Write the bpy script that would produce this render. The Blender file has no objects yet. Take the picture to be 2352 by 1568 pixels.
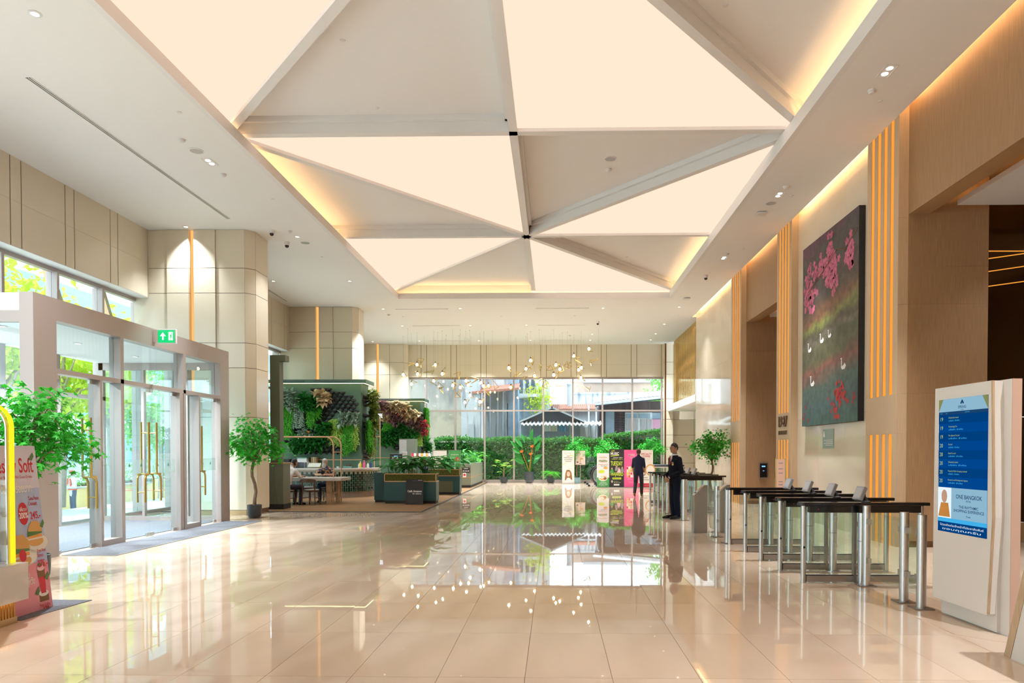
import bpy, math, random
from mathutils import Vector, Matrix
R = random.Random(7)
PI = math.pi
SC = bpy.context.scene
COL = SC.collection

# ---------------------------------------------------------------- camera
F, CX, CY, HC, YAW, PITCH = 1633.0, 1240.0, 1038.0, 1.55, 0.020, 0.018
CYP = CY + F * math.tan(PITCH)
cam_d = bpy.data.cameras.new('camera')
cam_d.sensor_fit = 'HORIZONTAL'; cam_d.sensor_width = 36.0
cam_d.lens = 36.0 * F / 2352.0
cam_d.shift_x = (1176.0 - CX) / 2352.0
cam_d.shift_y = (CYP - 784.0) / 2352.0
cam_d.clip_end = 400
cam = bpy.data.objects.new('camera', cam_d); COL.objects.link(cam)
cam.location = (0, 0, HC)
cam.rotation_euler = (PI / 2 - PITCH, 0, YAW)
SC.camera = cam

# ---------------------------------------------------------------- colour, world, sun
SC.view_settings.view_transform = 'Standard'
SC.view_settings.look = 'None'
SC.view_settings.exposure = 0.45
SC.view_settings.gamma = 1.0
SC.view_settings.use_curve_mapping = False
cy = SC.cycles
cy.max_bounces = 7; cy.diffuse_bounces = 3; cy.glossy_bounces = 4
cy.transmission_bounces = 6; cy.transparent_max_bounces = 24
cy.adaptive_threshold = 0.05
cy.caustics_reflective = False; cy.caustics_refractive = False
cy.sample_clamp_indirect = 6.0; cy.blur_glossy = 0.5
w = bpy.data.worlds.new('world'); SC.world = w; w.use_nodes = True
bg = w.node_tree.nodes['Background']
bg.inputs['Color'].default_value = (0.80, 0.92, 1.0, 1); bg.inputs['Strength'].default_value = 3.2
sun_d = bpy.data.lights.new('sun', 'SUN'); sun_d.energy = 4.0; sun_d.angle = 0.02
sun_d.color = (1.0, 0.95, 0.86)
sun = bpy.data.objects.new('sun', sun_d); COL.objects.link(sun)
sun.rotation_euler = (math.radians(14), math.radians(-8), 0)

# ---------------------------------------------------------------- pixel to place
_fw = Vector((-math.sin(YAW), math.cos(YAW), 0)); _rt = Vector((math.cos(YAW), math.sin(YAW), 0))
_up = Vector((0, 0, 1))
_f2 = _fw * math.cos(PITCH) - _up * math.sin(PITCH); _u2 = _up * math.cos(PITCH) + _fw * math.sin(PITCH)
CO = Vector((0, 0, HC))
def ray(px, py): return _f2 + _rt * ((px - CX) / F) + _u2 * ((CYP - py) / F)
def onZ(px, py, z=0.0):
    d = ray(px, py); return CO + d * ((z - HC) / d.z)
def onY(px, py, y):
    d = ray(px, py); return CO + d * (y / d.y)
def onX(px, py, x):
    d = ray(px, py); return CO + d * (x / d.x)

# ---------------------------------------------------------------- mesh helpers
class MB:
    def __init__(s): s.v = []; s.f = []
    def add(s, vs, fs):
        n = len(s.v); s.v.extend([tuple(p) for p in vs]); s.f.extend([tuple(i + n for i in q) for q in fs]); return s
    def box(s, x0, x1, y0, y1, z0, z1):
        return s.add([(x0,y0,z0),(x1,y0,z0),(x1,y1,z0),(x0,y1,z0),(x0,y0,z1),(x1,y0,z1),(x1,y1,z1),(x0,y1,z1)],
                     [(3,2,1,0),(4,5,6,7),(0,1,5,4),(1,2,6,5),(2,3,7,6),(3,0,4,7)])
    def obox(s, c, ax, ay, az):
        c = Vector(c); ax, ay, az = Vector(ax), Vector(ay), Vector(az)
        vs = [c - ax - ay - az, c + ax - ay - az, c + ax + ay - az, c - ax + ay - az,
              c - ax - ay + az, c + ax - ay + az, c + ax + ay + az, c - ax + ay + az]
        return s.add(vs, [(3,2,1,0),(4,5,6,7),(0,1,5,4),(1,2,6,5),(2,3,7,6),(3,0,4,7)])
    def poly(s, pts): return s.add(pts, [tuple(range(len(pts)))])
    def prism(s, pts, axis, a0, a1):
        # pts: polygon in the two other axes (x: (y,z), y: (x,z), z: (x,y))
        def P(p, a):
            return {'x': (a, p[0], p[1]), 'y': (p[0], a, p[1]), 'z': (p[0], p[1], a)}[axis]
        n = len(pts)
        vs = [P(p, a0) for p in pts] + [P(p, a1) for p in pts]
        fs = [tuple(range(n))[::-1], tuple(range(n, 2 * n))]
        fs += [(i, (i + 1) % n, n + (i + 1) % n, n + i) for i in range(n)]
        return s.add(vs, fs)
    def cyl(s, p0, p1, r0, r1=None, n=12, cap=True):
        p0, p1 = Vector(p0), Vector(p1); r1 = r0 if r1 is None else r1
        d = (p1 - p0).normalized(); a = d.orthogonal().normalized(); b = d.cross(a)
        vs = []
        for p, r in ((p0, r0), (p1, r1)):
            for k in range(n):
                t = 2 * PI * k / n; vs.append(p + (a * math.cos(t) + b * math.sin(t)) * r)
        fs = [(k, (k + 1) % n, n + (k + 1) % n, n + k) for k in range(n)]
        if cap: fs += [tuple(range(n))[::-1], tuple(range(n, 2 * n))]
        return s.add(vs, fs)
    def tube(s, pts, r, n=8, closed=False, cap=True):
        pts = [Vector(p) for p in pts]; m = len(pts)
        rr = r if isinstance(r, (list, tuple)) else [r] * m
        vs = []; prev = None
        for i, p in enumerate(pts):
            if closed: t = pts[(i + 1) % m] - pts[i - 1]
            else: t = pts[min(i + 1, m - 1)] - pts[max(i - 1, 0)]
            if t.length < 1e-9: t = Vector((0, 0, 1))
            t.normalize()
            if prev is None: a = t.orthogonal().normalized()
            else:
                a = prev - t * prev.dot(t)
                a = a.normalized() if a.length > 1e-6 else t.orthogonal().normalized()
            prev = a; b = t.cross(a)
            for k in range(n):
                q = 2 * PI * k / n; vs.append(p + (a * math.cos(q) + b * math.sin(q)) * rr[i])
        fs = []
        for i in range(m if closed else m - 1):
            j = (i + 1) % m
            for k in range(n):
                fs.append((i*n+k, i*n+(k+1)%n, j*n+(k+1)%n, j*n+k))
        if cap and not closed: fs += [tuple(range(n))[::-1], tuple(range((m-1)*n, m*n))]
        return s.add(vs, fs)
    def lathe(s, prof, n=24, c=(0, 0, 0), sx=1, sy=1):
        vs = []; m = len(prof)
        for r, z in prof:
            for k in range(n):
                t = 2 * PI * k / n; vs.append((c[0] + r * math.cos(t) * sx, c[1] + r * math.sin(t) * sy, c[2] + z))
        fs = [(i*n+k, i*n+(k+1)%n, (i+1)*n+(k+1)%n, (i+1)*n+k) for i in range(m - 1) for k in range(n)]
        fs += [tuple(range(n))[::-1], tuple(range((m-1)*n, m*n))]
        return s.add(vs, fs)
    def sphere(s, c, r, n=12, m=8, sc=(1, 1, 1)):
        prof = [(max(1e-4, math.sin(PI * i / m)) * r, -math.cos(PI * i / m) * r) for i in range(m + 1)]
        k = len(s.v); s.lathe(prof, n)
        for i in range(k, len(s.v)):
            x, y, z = s.v[i]; s.v[i] = (c[0] + x * sc[0], c[1] + y * sc[1], c[2] + z * sc[2])
        return s
    def xf(s, M, start=0):
        for i in range(start, len(s.v)): s.v[i] = tuple(M @ Vector(s.v[i]))
        return s
    def mesh(s, name, mat, smooth=None):
        me = bpy.data.meshes.new(name); me.from_pydata(s.v, [], s.f); me.update()
        if mat is not None: me.materials.append(mat)
        if smooth is not None:
            me.shade_smooth(); me.set_sharp_from_angle(angle=math.radians(smooth))
        return me
    def obj(s, name, mat, parent=None, smooth=None, bev=0, **kw):
        o = bpy.data.objects.new(name, s.mesh(name, mat, smooth)); COL.objects.link(o)
        if parent is not None: o.parent = parent
        if bev:
            b = o.modifiers.new('bevel', 'BEVEL'); b.width = bev; b.segments = 2; b.limit_method = 'ANGLE'
        if kw: tag(o, **kw)
        return o

def tag(o, label=None, cat=None, group=None, kind=None):
    if label: o['label'] = label
    if cat: o['category'] = cat
    if group: o['group'] = group
    if kind: o['kind'] = kind
    return o
def thing(name, label, cat, loc=(0, 0, 0), rz=0.0, group=None):
    e = bpy.data.objects.new(name, None); COL.objects.link(e)
    e.empty_display_size = 0.1
    e.location = loc; e.rotation_euler = (0, 0, rz)
    return tag(e, label, cat, group)
def inst(name, me, parent=None, loc=(0, 0, 0), rot=(0, 0, 0), sc=None, **kw):
    o = bpy.data.objects.new(name, me); COL.objects.link(o)
    if parent is not None: o.parent = parent
    o.location = loc; o.rotation_euler = rot
    if sc is not None: o.scale = sc if isinstance(sc, (tuple, list)) else (sc, sc, sc)
    if kw: tag(o, **kw)
    return o
def dup(root, loc=None, rz=None, label=None):
    r = root.copy(); COL.objects.link(r)
    if loc is not None: r.location = loc
    if rz is not None: r.rotation_euler = (0, 0, rz)
    if label: r['label'] = label
    for ch in list(root.children):
        c = ch.copy(); COL.objects.link(c); c.parent = r
        for g in list(ch.children):
            d = g.copy(); COL.objects.link(d); d.parent = c
    return r
def B(name, x0, x1, y0, y1, z0, z1, mat, parent=None, bev=0, **kw):
    return MB().box(x0, x1, y0, y1, z0, z1).obj(name, mat, parent, bev=bev, **kw)

# ---------------------------------------------------------------- materials
M = {}
def srgb(r, g, b):
    def c(u):
        u /= 255.0
        return u / 12.92 if u <= 0.04045 else ((u + 0.055) / 1.055) ** 2.4
    return (c(r), c(g), c(b))
def mat(name, col, rough=0.5, metal=0.0, spec=0.5, emis=None, es=0.0, var=None, bump=None, coat=0.0,
        sss=None, alpha=None, stretch=(1, 1, 1), rvar=0.0, two=None, coords='pos', sharp=None):
    """procedural principled material; var=(scale, amount[, detail]) mottles the colour in world space,
    two=(colour2) is the second colour of the mottle, stretch scales the pattern per axis."""
    m = bpy.data.materials.new(name); m.use_nodes = True
    nt = m.node_tree; N = nt.nodes; L = nt.links
    b = N['Principled BSDF']
    b.inputs['Base Color'].default_value = (*col, 1)
    b.inputs['Roughness'].default_value = rough
    b.inputs['Metallic'].default_value = metal
    b.inputs['Specular IOR Level'].default_value = spec
    if coat: b.inputs['Coat Weight'].default_value = coat; b.inputs['Coat Roughness'].default_value = 0.03
    if emis is not None:
        b.inputs['Emission Color'].default_value = (*emis, 1); b.inputs['Emission Strength'].default_value = es
    src = None
    if var or bump:
        if coords == 'pos':
            g = N.new('ShaderNodeNewGeometry'); src0 = g.outputs['Position']
        else:
            g = N.new('ShaderNodeTexCoord'); src0 = g.outputs['Object']
        mp = N.new('ShaderNodeMapping'); mp.inputs['Scale'].default_value = stretch
        L.new(src0, mp.inputs['Vector']); src = mp.outputs['Vector']
    if var:
        nz = N.new('ShaderNodeTexNoise'); nz.inputs['Scale'].default_value = var[0]
        nz.inputs['Detail'].default_value = var[2] if len(var) > 2 else 4.0
        L.new(src, nz.inputs['Vector'])
        rp = N.new('ShaderNodeValToRGB'); c2 = two or tuple(max(0.0, c * (1 - var[1])) for c in col)
        lo, hi = sharp or (0.3, 0.7)
        rp.color_ramp.elements[0].position = lo; rp.color_ramp.elements[1].position = hi
        rp.color_ramp.elements[0].color = (*c2, 1); rp.color_ramp.elements[1].color = (*col, 1)
        L.new(nz.outputs['Fac'], rp.inputs['Fac']); out = rp.outputs['Color']
        if rvar:
            oi = N.new('ShaderNodeObjectInfo'); hs = N.new('ShaderNodeHueSaturation')
            mr = N.new('ShaderNodeMapRange'); mr.inputs['To Min'].default_value = 1 - rvar; mr.inputs['To Max'].default_value = 1 + rvar
            L.new(oi.outputs['Random'], mr.inputs['Value']); L.new(mr.outputs['Result'], hs.inputs['Value'])
            L.new(out, hs.inputs['Color']); out = hs.outputs['Color']
        L.new(out, b.inputs['Base Color'])
    if bump:
        n2 = N.new('ShaderNodeTexNoise'); n2.inputs['Scale'].default_value = bump[0]; n2.inputs['Detail'].default_value = 3
        L.new(src, n2.inputs['Vector'])
        bp = N.new('ShaderNodeBump'); bp.inputs['Strength'].default_value = bump[1]; bp.inputs['Distance'].default_value = 0.01
        L.new(n2.outputs['Fac'], bp.inputs['Height']); L.new(bp.outputs['Normal'], b.inputs['Normal'])
    M[name] = m
    return m
def glass(name, tint, gloss=1.0, rough=0.0, haze=0.0):
    m = bpy.data.materials.new(name); m.use_nodes = True
    nt = m.node_tree; N = nt.nodes; L = nt.links
    for n in list(N):
        if n.type != 'OUTPUT_MATERIAL': N.remove(n)
    out = N['Material Output']
    tr = N.new('ShaderNodeBsdfTransparent'); tr.inputs['Color'].default_value = (*tint, 1)
    gl = N.new('ShaderNodeBsdfGlossy'); gl.inputs['Roughness'].default_value = rough
    gl.inputs['Color'].default_value = (gloss, gloss, gloss, 1)
    lw = N.new('ShaderNodeLayerWeight'); lw.inputs['Blend'].default_value = 0.5
    pw = N.new('ShaderNodeMath'); pw.operation = 'POWER'; pw.inputs[1].default_value = 5.0
    L.new(lw.outputs['Facing'], pw.inputs[0])
    fr = N.new('ShaderNodeMath'); fr.operation = 'MULTIPLY_ADD'; fr.inputs[1].default_value = 0.96; fr.inputs[2].default_value = 0.04
    L.new(pw.outputs[0], fr.inputs[0])
    mx = N.new('ShaderNodeMixShader')
    L.new(fr.outputs[0], mx.inputs['Fac']); L.new(tr.outputs['BSDF'], mx.inputs[1]); L.new(gl.outputs['BSDF'], mx.inputs[2])
    last = mx.outputs['Shader']
    if haze:
        df = N.new('ShaderNodeBsdfDiffuse'); df.inputs['Color'].default_value = (0.9, 0.95, 0.95, 1)
        m2 = N.new('ShaderNodeMixShader'); m2.inputs['Fac'].default_value = haze
        L.new(last, m2.inputs[1]); L.new(df.outputs['BSDF'], m2.inputs[2]); last = m2.outputs['Shader']
    L.new(last, out.inputs['Surface']); M[name] = m
    return m
def emit(name, col, s):
    m = bpy.data.materials.new(name); m.use_nodes = True
    nt = m.node_tree; N = nt.nodes; L = nt.links
    for n in list(N):
        if n.type != 'OUTPUT_MATERIAL': N.remove(n)
    e = N.new('ShaderNodeEmission'); e.inputs['Color'].default_value = (*col, 1); e.inputs['Strength'].default_value = s
    L.new(e.outputs['Emission'], N['Material Output'].inputs['Surface']); M[name] = m
    return m

def marble(name, base, vein, rough, scale, amount, rvar=0.03, bumpy=0.0, spec=0.5):
    m = bpy.data.materials.new(name); m.use_nodes = True
    nt = m.node_tree; N = nt.nodes; L = nt.links; b = N['Principled BSDF']
    b.inputs['Roughness'].default_value = rough; b.inputs['Specular IOR Level'].default_value = spec
    g = N.new('ShaderNodeNewGeometry'); oi = N.new('ShaderNodeObjectInfo')
    ad = N.new('ShaderNodeVectorMath'); ad.operation = 'MULTIPLY_ADD'
    cb = N.new('ShaderNodeCombineXYZ'); L.new(oi.outputs['Random'], cb.inputs[0]); L.new(oi.outputs['Random'], cb.inputs[1])
    ad.inputs[1].default_value = (9, 17, 0); L.new(cb.outputs[0], ad.inputs[0]); L.new(g.outputs['Position'], ad.inputs[2])
    mp = N.new('ShaderNodeMapping'); mp.inputs['Rotation'].default_value = (0.3, 0.2, 0.6); mp.inputs['Scale'].default_value = (1.0, 0.45, 1.0)
    L.new(ad.outputs['Vector'], mp.inputs['Vector'])
    wv = N.new('ShaderNodeTexWave'); wv.inputs['Scale'].default_value = scale; wv.inputs['Distortion'].default_value = 9
    wv.inputs['Detail'].default_value = 4; wv.inputs['Detail Scale'].default_value = 1.3
    L.new(mp.outputs['Vector'], wv.inputs['Vector'])
    nz = N.new('ShaderNodeTexNoise'); nz.inputs['Scale'].default_value = scale * 1.7; nz.inputs['Detail'].default_value = 6
    L.new(mp.outputs['Vector'], nz.inputs['Vector'])
    mx = N.new('ShaderNodeMath'); mx.operation = 'MULTIPLY'
    L.new(wv.outputs['Fac'], mx.inputs[0]); L.new(nz.outputs['Fac'], mx.inputs[1])
    rp = N.new('ShaderNodeValToRGB'); rp.color_ramp.elements[0].position = 0.05; rp.color_ramp.elements[1].position = 0.6
    rp.color_ramp.elements[0].color = (*base, 1)
    rp.color_ramp.elements[1].color = (*[a * (1 - amount) + v * amount for a, v in zip(base, vein)], 1)
    L.new(mx.outputs[0], rp.inputs['Fac'])
    hs = N.new('ShaderNodeHueSaturation'); mr = N.new('ShaderNodeMapRange')
    mr.inputs['To Min'].default_value = 1 - rvar; mr.inputs['To Max'].default_value = 1 + rvar
    L.new(oi.outputs['Random'], mr.inputs['Value']); L.new(mr.outputs['Result'], hs.inputs['Value'])
    L.new(rp.outputs['Color'], hs.inputs['Color']); L.new(hs.outputs['Color'], b.inputs['Base Color'])
    if bumpy:
        n2 = N.new('ShaderNodeTexNoise'); n2.inputs['Scale'].default_value = 3.0; L.new(g.outputs['Position'], n2.inputs['Vector'])
        bp = N.new('ShaderNodeBump'); bp.inputs['Strength'].default_value = bumpy; bp.inputs['Distance'].default_value = 0.01
        L.new(n2.outputs['Fac'], bp.inputs['Height']); L.new(bp.outputs['Normal'], b.inputs['Normal'])
    M[name] = m
    return m

marble('floor_marble', (0.75, 0.585, 0.445), (0.61, 0.45, 0.32), 0.018, 0.55, 0.55, 0.025, bumpy=0.006)
marble('wall_stone', (0.80, 0.71, 0.57), (0.68, 0.57, 0.42), 0.05, 0.5, 0.5, 0.01)
marble('white_marble', (0.80, 0.78, 0.75), (0.35, 0.33, 0.31), 0.12, 1.2, 0.5, 0.0)
mat('grout', (0.34, 0.25, 0.18), 0.6)
mat('ceiling_white', (0.90, 0.90, 0.90), 0.85, spec=0.2)
mat('rib_white', (0.86, 0.86, 0.86), 0.6, spec=0.3)
emit('membrane', (1.0, 0.735, 0.57), 0.83)
emit('led_warm', (1.0, 0.58, 0.26), 8.0)
emit('led_wash', (1.0, 0.60, 0.28), 16.0)
emit('led_amber', (1.0, 0.36, 0.045), 0.76)
emit('downlight', (1.0, 0.90, 0.75), 4.5)
emit('bulb', (1.0, 0.80, 0.52), 14.0)
emit('led_yellow', (1.0, 0.72, 0.02), 0.95)
emit('led_line', (1.0, 0.84, 0.42), 5.0)
mat('cream_panel', (0.77, 0.70, 0.55), 0.16, spec=0.5)
mat('bronze_line', (0.20, 0.10, 0.05), 0.35, 0.6)
mat('skirting_bronze', (0.50, 0.36, 0.20), 0.35, 0.5)
mat('veneer', (0.41, 0.24, 0.12), 0.45, var=(9, 0.30, 5), stretch=(14, 14, 0.35))
mat('veneer_pale', (0.64, 0.455, 0.28), 0.42, var=(9, 0.16, 5), stretch=(14, 14, 0.3))
mat('gold_mirror', (0.74, 0.60, 0.30), 0.07, 0.95)
mat('bronze_mirror', (0.10, 0.055, 0.02), 0.12, 0.8)
mat('portal_metal', (0.40, 0.345, 0.32), 0.38, 0.3)
mat('brass', (0.50, 0.34, 0.10), 0.32, 0.9)
mat('steel', (0.60, 0.58, 0.56), 0.28, 0.95)
mat('steel_dark', (0.36, 0.33, 0.31), 0.35, 0.9)
mat('black_gloss', (0.012, 0.011, 0.011), 0.12)
mat('black_matte', (0.018, 0.018, 0.02), 0.55)
mat('plastic_white', (0.80, 0.80, 0.80), 0.4)
mat('plastic_grey', (0.30, 0.30, 0.31), 0.4)
mat('screen_grey', (0.42, 0.42, 0.43), 0.15)
mat('mullion', (0.36, 0.31, 0.28), 0.45, 0.3)
mat('carpet', (0.20, 0.20, 0.22), 0.95, var=(60, 0.35, 3), spec=0.1)
glass('glass_clear', (0.97, 0.985, 0.98))
glass('glass_window', (0.93, 0.98, 0.985))
glass('glass_green', (0.93, 0.975, 0.955))
glass('glass_door', (0.90, 0.975, 0.985))
mat('kiosk_white', (0.80, 0.75, 0.69), 0.35)
mat('kiosk_edge', (0.66, 0.46, 0.36), 0.35)
mat('oak', (0.60, 0.43, 0.27), 0.5, var=(7, 0.25, 5), stretch=(10, 10, 1))
# ================================================================ FLOOR
CEIL = 7.0
YB = 36.2          # inner face of the far window wall
XR, XRS = 5.58, 5.74   # pilaster face and stone face of the right wall
XL = -9.97
floor = B('floor', -10.6, 12.0, -8.0, YB + 0.4, -0.08, -0.012, M['grout'], kind='structure')
TX0, TY0, TW, TD, J = -0.2, 6.06, 0.6, 1.2, 0.003
tile_me = MB().box(-TW/2 + J/2, TW/2 - J/2, -TD/2 + J/2, TD/2 - J/2, -0.012, 0.0).mesh('floor_tile', M['floor_marble'])
tiles = []
for i in range(-18, 21):
    for j in range(-12, 26):
        x, y = TX0 + (i + 0.5) * TW, TY0 + (j + 0.5) * TD
        if x < -10.5 or x > 11.8 or y > YB + 0.3: continue
        d = (Vector((x, y, 0)) - CO); dp = d.dot(_f2)
        vis = False
        if dp > 0.5:
            px = CX + F * d.dot(_rt) / dp; py = CYP - F * d.dot(_u2) / dp
            vis = -150 < px < 2350 and py < 1640 and x > -7.5 and x < 5.6 and not (x < -3.4 and y > 18.5)
        tiles.append((0 if vis else 1, dp, x, y))
tiles.sort()
rest = MB()
for k, (nv, dp, x, y) in enumerate(tiles):
    if k < 300:
        inst('floor_tile', tile_me, floor, (x, y, 0), (R.uniform(-4e-4, 4e-4), R.uniform(-4e-4, 4e-4), 0))
    else:
        rest.box(x - TW/2 + J/2, x + TW/2 - J/2, y - TD/2 + J/2, y + TD/2 - J/2, -0.012, 0.0)
rest.obj('floor_tile_field', M['floor_marble'], floor, kind='stuff')

# ================================================================ CEILING
SX0, SX1, SY0, SY1 = -5.55, 4.08, 0.6, 25.3
cl = MB()
cl.box(-10.6, SX0 - 0.1, -8, YB + 0.4, CEIL, CEIL + 0.12)
cl.box(SX1 + 0.1, XR, -8, 28.94, CEIL, CEIL + 0.12)
cl.box(SX1 + 0.1, 9.5, 28.94, YB + 0.4, CEIL, CEIL + 0.12)
cl.box(SX0 - 0.1, SX1 + 0.1, SY1 + 0.1, YB + 0.4, CEIL, CEIL + 0.12)
cl.box(SX0 - 0.1, SX1 + 0.1, -8, SY0 - 0.1, CEIL, CEIL + 0.12)
ceiling = cl.obj('ceiling', M['ceiling_white'], kind='structure')
LIP = 0.2
lp = MB()
lp.box(SX0 - 0.1, SX0, SY0 - 0.1, SY1 + 0.1, CEIL, CEIL + LIP); lp.box(SX1, SX1 + 0.1, SY0 - 0.1, SY1 + 0.1, CEIL, CEIL + LIP + 0.05)
lp.box(SX0, SX1, SY1, SY1 + 0.1, CEIL, CEIL + LIP); lp.box(SX0, SX1, SY0 - 0.1, SY0, CEIL, CEIL + LIP)
lp.obj('cove_lip', M['rib_white'], ceiling)
TXa, TXb, TYa, TYb = SX0 - 0.4, SX1 + 0.4, SY0 - 0.4, SY1 + 0.4
tw = MB()
tw.box(TXa - 0.1, TXa, TYa, TYb, CEIL + 0.12, 7.9); tw.box(TXb, TXb + 0.1, TYa, TYb, CEIL + 0.12, 7.9)
tw.box(TXa, TXb, TYb, TYb + 0.1, CEIL + 0.12, 7.9); tw.box(TXa, TXb, TYa - 0.1, TYa, CEIL + 0.12, 7.9)
tw.box(-10.6, 12.0, -8, YB + 0.4, 7.9, 8.05)
tw.obj('recess_wall', M['ceiling_white'], ceiling)
ls = MB()
for xx in (SX0 - 0.28, SX1 + 0.22): ls.box(xx, xx + 0.05, SY0, SY1, 7.13, 7.15)
for yy in (SY1 + 0.2,): ls.box(SX0, SX1, yy, yy + 0.05, 7.13, 7.15)
ls.obj('cove_led_strip', M['led_warm'], ceiling)
xc = (SX0 + SX1) / 2
rows = [TYb, 19.0, 12.87, 6.8, TYa]
ZM, ZP, ZR = 7.33, 7.56, 7.27
def tri(a, b, c, lit):
    mb = MB(); z = ZM if lit else ZP; t = 0.02
    pts = [(*a, z), (*b, z), (*c, z)]; top = [(*a, z + t), (*b, z + t), (*c, z + t)]
    mb.add(pts + top, [(0, 1, 2), (5, 4, 3), (0, 3, 4, 1), (1, 4, 5, 2), (2, 5, 3, 0)])
    mb.obj('light_membrane' if lit else 'recessed_panel', M['membrane'] if lit else M['ceiling_white'], ceiling)
def rib(a, b, wd=0.15):
    a, b = Vector((*a, 0)), Vector((*b, 0)); d = b - a; n = Vector((-d.y, d.x, 0)).normalized()
    c = (a + b) / 2; c.z = (ZR + ZP) / 2
    MB().obox(c, d / 2, n * wd / 2, (0, 0, (ZP - ZR) / 2)).obj('ceiling_rib', M['rib_white'], ceiling)
    # a small step along the foot of each rib
    c2 = c.copy(); c2.z = ZP - 0.05
    MB().obox(c2, d / 2, n * (wd / 2 + 0.07), (0, 0, 0.05)).obj('ceiling_rib', M['rib_white'], ceiling)
for r in (1, 3):
    C = (xc, rows[r]); fL, fM, fR = (TXa, rows[r-1]), (xc, rows[r-1]), (TXb, rows[r-1])
    W, E = (TXa, rows[r]), (TXb, rows[r]); nL, nM, nR = (TXa, rows[r+1]), (xc, rows[r+1]), (TXb, rows[r+1])
    ring = [W, fL, fM, fR, E, nR, nM, nL]
    for k in range(8): tri(C, ring[k], ring[(k + 1) % 8], k % 2 == 0)
    for p in ring: rib(C, p, 0.15)
    if r == 1: rib(nL, nM, 0.16); rib(nM, nR, 0.16)

# ================================================================ RIGHT WALL
wr = MB()
wr.box(XRS + 0.02, XRS + 0.3, 22.0, 28.94, 0, 7.9); wr.box(XRS + 0.02, XRS + 0.3, 11.72, 18.0, 0, 7.9)
wr.box(XRS + 0.02, XRS + 0.3, 18.0, 22.0, 5.46, 7.9); wr.box(XRS + 0.02, XRS + 0.3, 5.4, 11.72, 5.44, 7.9)
wr.box(XRS, XRS + 0.3, -8.0, 5.4, 0, 7.9)
wall_right = wr.obj('wall_right', M['veneer'], kind='structure')
def slab(name, y0, y1, z0, z1, m, x=XRS, t=0.02): return B(name, x, x + t, y0 + 0.0015, y1 - 0.0015, z0 + 0.0015, z1 - 0.0015, m, wall_right)
for (ya, yb) in ((22.6, 24.6), (24.6, 26.8), (26.8, 28.94), (12.86, 14.2), (14.2, 15.56), (15.56, 16.92)):
    for (za, zb) in ((0.0, 2.3), (2.3, 4.6), (4.6, 7.4)): slab('stone_slab', ya, yb, za, zb, M['wall_stone'])
B('stone_return', XRS, XRS + 0.32, 28.94, 28.97, 0, 7.0, M['wall_stone'], wall_right)
# slot roof with wall-wash strip
B('wash_slot_roof', XR, XRS + 0.3, -8, 28.9, 7.4, 7.45, M['ceiling_white'], wall_right)
B('wash_slot_back', XR - 0.02, XR, -8, 28.9, 7.12, 7.4, M['ceiling_white'], wall_right)
for (ya, yb) in ((22.7, 28.9), (18.1, 21.4), (12.95, 16.85), (5.5, 11.65)):
    B('wash_led_strip', 5.625, 5.655, ya, yb, 7.26, 7.28, M['led_wash'], wall_right)
# veneer headers over the two openings
for (ya, yb, zb) in ((18.0, 21.44, 5.44), (5.4, 11.72, 5.42)):
    n = 3 if yb - ya < 4 else 5
    for k in range(n):
        a, b = ya + (yb - ya) * k / n, ya + (yb - ya) * (k + 1) / n
        B('header_panel', XRS, XRS + 0.02, a + 0.001, b - 0.001, zb, 7.4, M['veneer'], wall_right)
    B('header_soffit', XRS, XRS + 0.32, ya, yb, zb - 0.02, zb, M['veneer'], wall_right)
# lobby walls seen through the openings
for (ye, xa, xb) in ((21.40, XRS, 9.0), (11.69, XRS, 7.02)):
    for (za, zb) in ((0.1, 1.85), (1.85, 2.5), (2.5, 3.95), (3.95, 4.55), (4.55, 6.0)):
        nx = 1 if xb < 8 else 2
        for k in range(nx):
            a, b = xa + (xb - xa) * k / nx, xa + (xb - xa) * (k + 1) / nx
            B('jamb_panel', a + 0.001, b - 0.001, ye, ye + 0.02, za + 0.001, zb - 0.001, M['veneer'], wall_right)
    B('jamb_skirting', xa, xb, ye - 0.006, ye + 0.02, 0, 0.1, M['bronze_line'], wall_right)
    B('jamb_core', XRS + 0.31, xb, ye + 0.02, ye + 0.25, 0, 6.0, M['veneer'], wall_right)
lob = MB()
lob.box(9.0, 9.2, 17.7, 21.44, 0, 6.0); lob.box(XRS + 0.3, 9.0, 17.8, 18.0, 0, 6.0)
lob.box(11.0, 11.2, 5.2, 13.2, 0, 6.2); lob.box(XRS + 0.3, 11.0, 5.2, 5.4, 0, 6.2)
lob.obj('wall_lobby', M['veneer'], kind='structure')
lc = MB(); lc.box(XRS + 0.3, 9.2, 17.8, 21.5, 6.0, 6.1); lc.box(XRS + 0.3, 11.2, 5.2, 13.2, 6.2, 6.3)
lobc = lc.obj('ceiling_lobby', M['veneer'], kind='structure')
for (x0, x1, y0, y1) in ((6.45, 10.4, 9.0, 11.58), (6.45, 10.4, 6.0, 8.99), (6.3, 8.8, 18.2, 21.0)):
    B('floating_ceiling_panel', x0, x1, y0, y1, 5.5, 5.58, M['rib_white'], lobc)
    B('panel_edge_led', x0 + 0.1, x1 - 0.1, y1 - 0.12, y1 - 0.08, 5.585, 5.6, M['led_warm'], lobc)
    B('panel_edge_led', x0 + 0.08, x0 + 0.12, y0 + 0.1, y1 - 0.15, 5.585, 5.6, M['led_warm'], lobc)
bw = MB(); bw.box(7.02, 11.0, 12.35, 12.4, 0.35, 2.15); bw.box(7.02, 11.0, 12.35, 12.4, 2.155, 6.2)
lift = bw.obj('wall_lift', M['bronze_mirror'], kind='structure')
B('base_plate', 7.02, 11.0, 12.34, 12.4, 0.0, 0.345, M['skirting_bronze'], lift)
B('edge_trim', 7.02, 7.035, 11.95, 12.36, 0, 6.2, M['gold_mirror'], lift)
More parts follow.
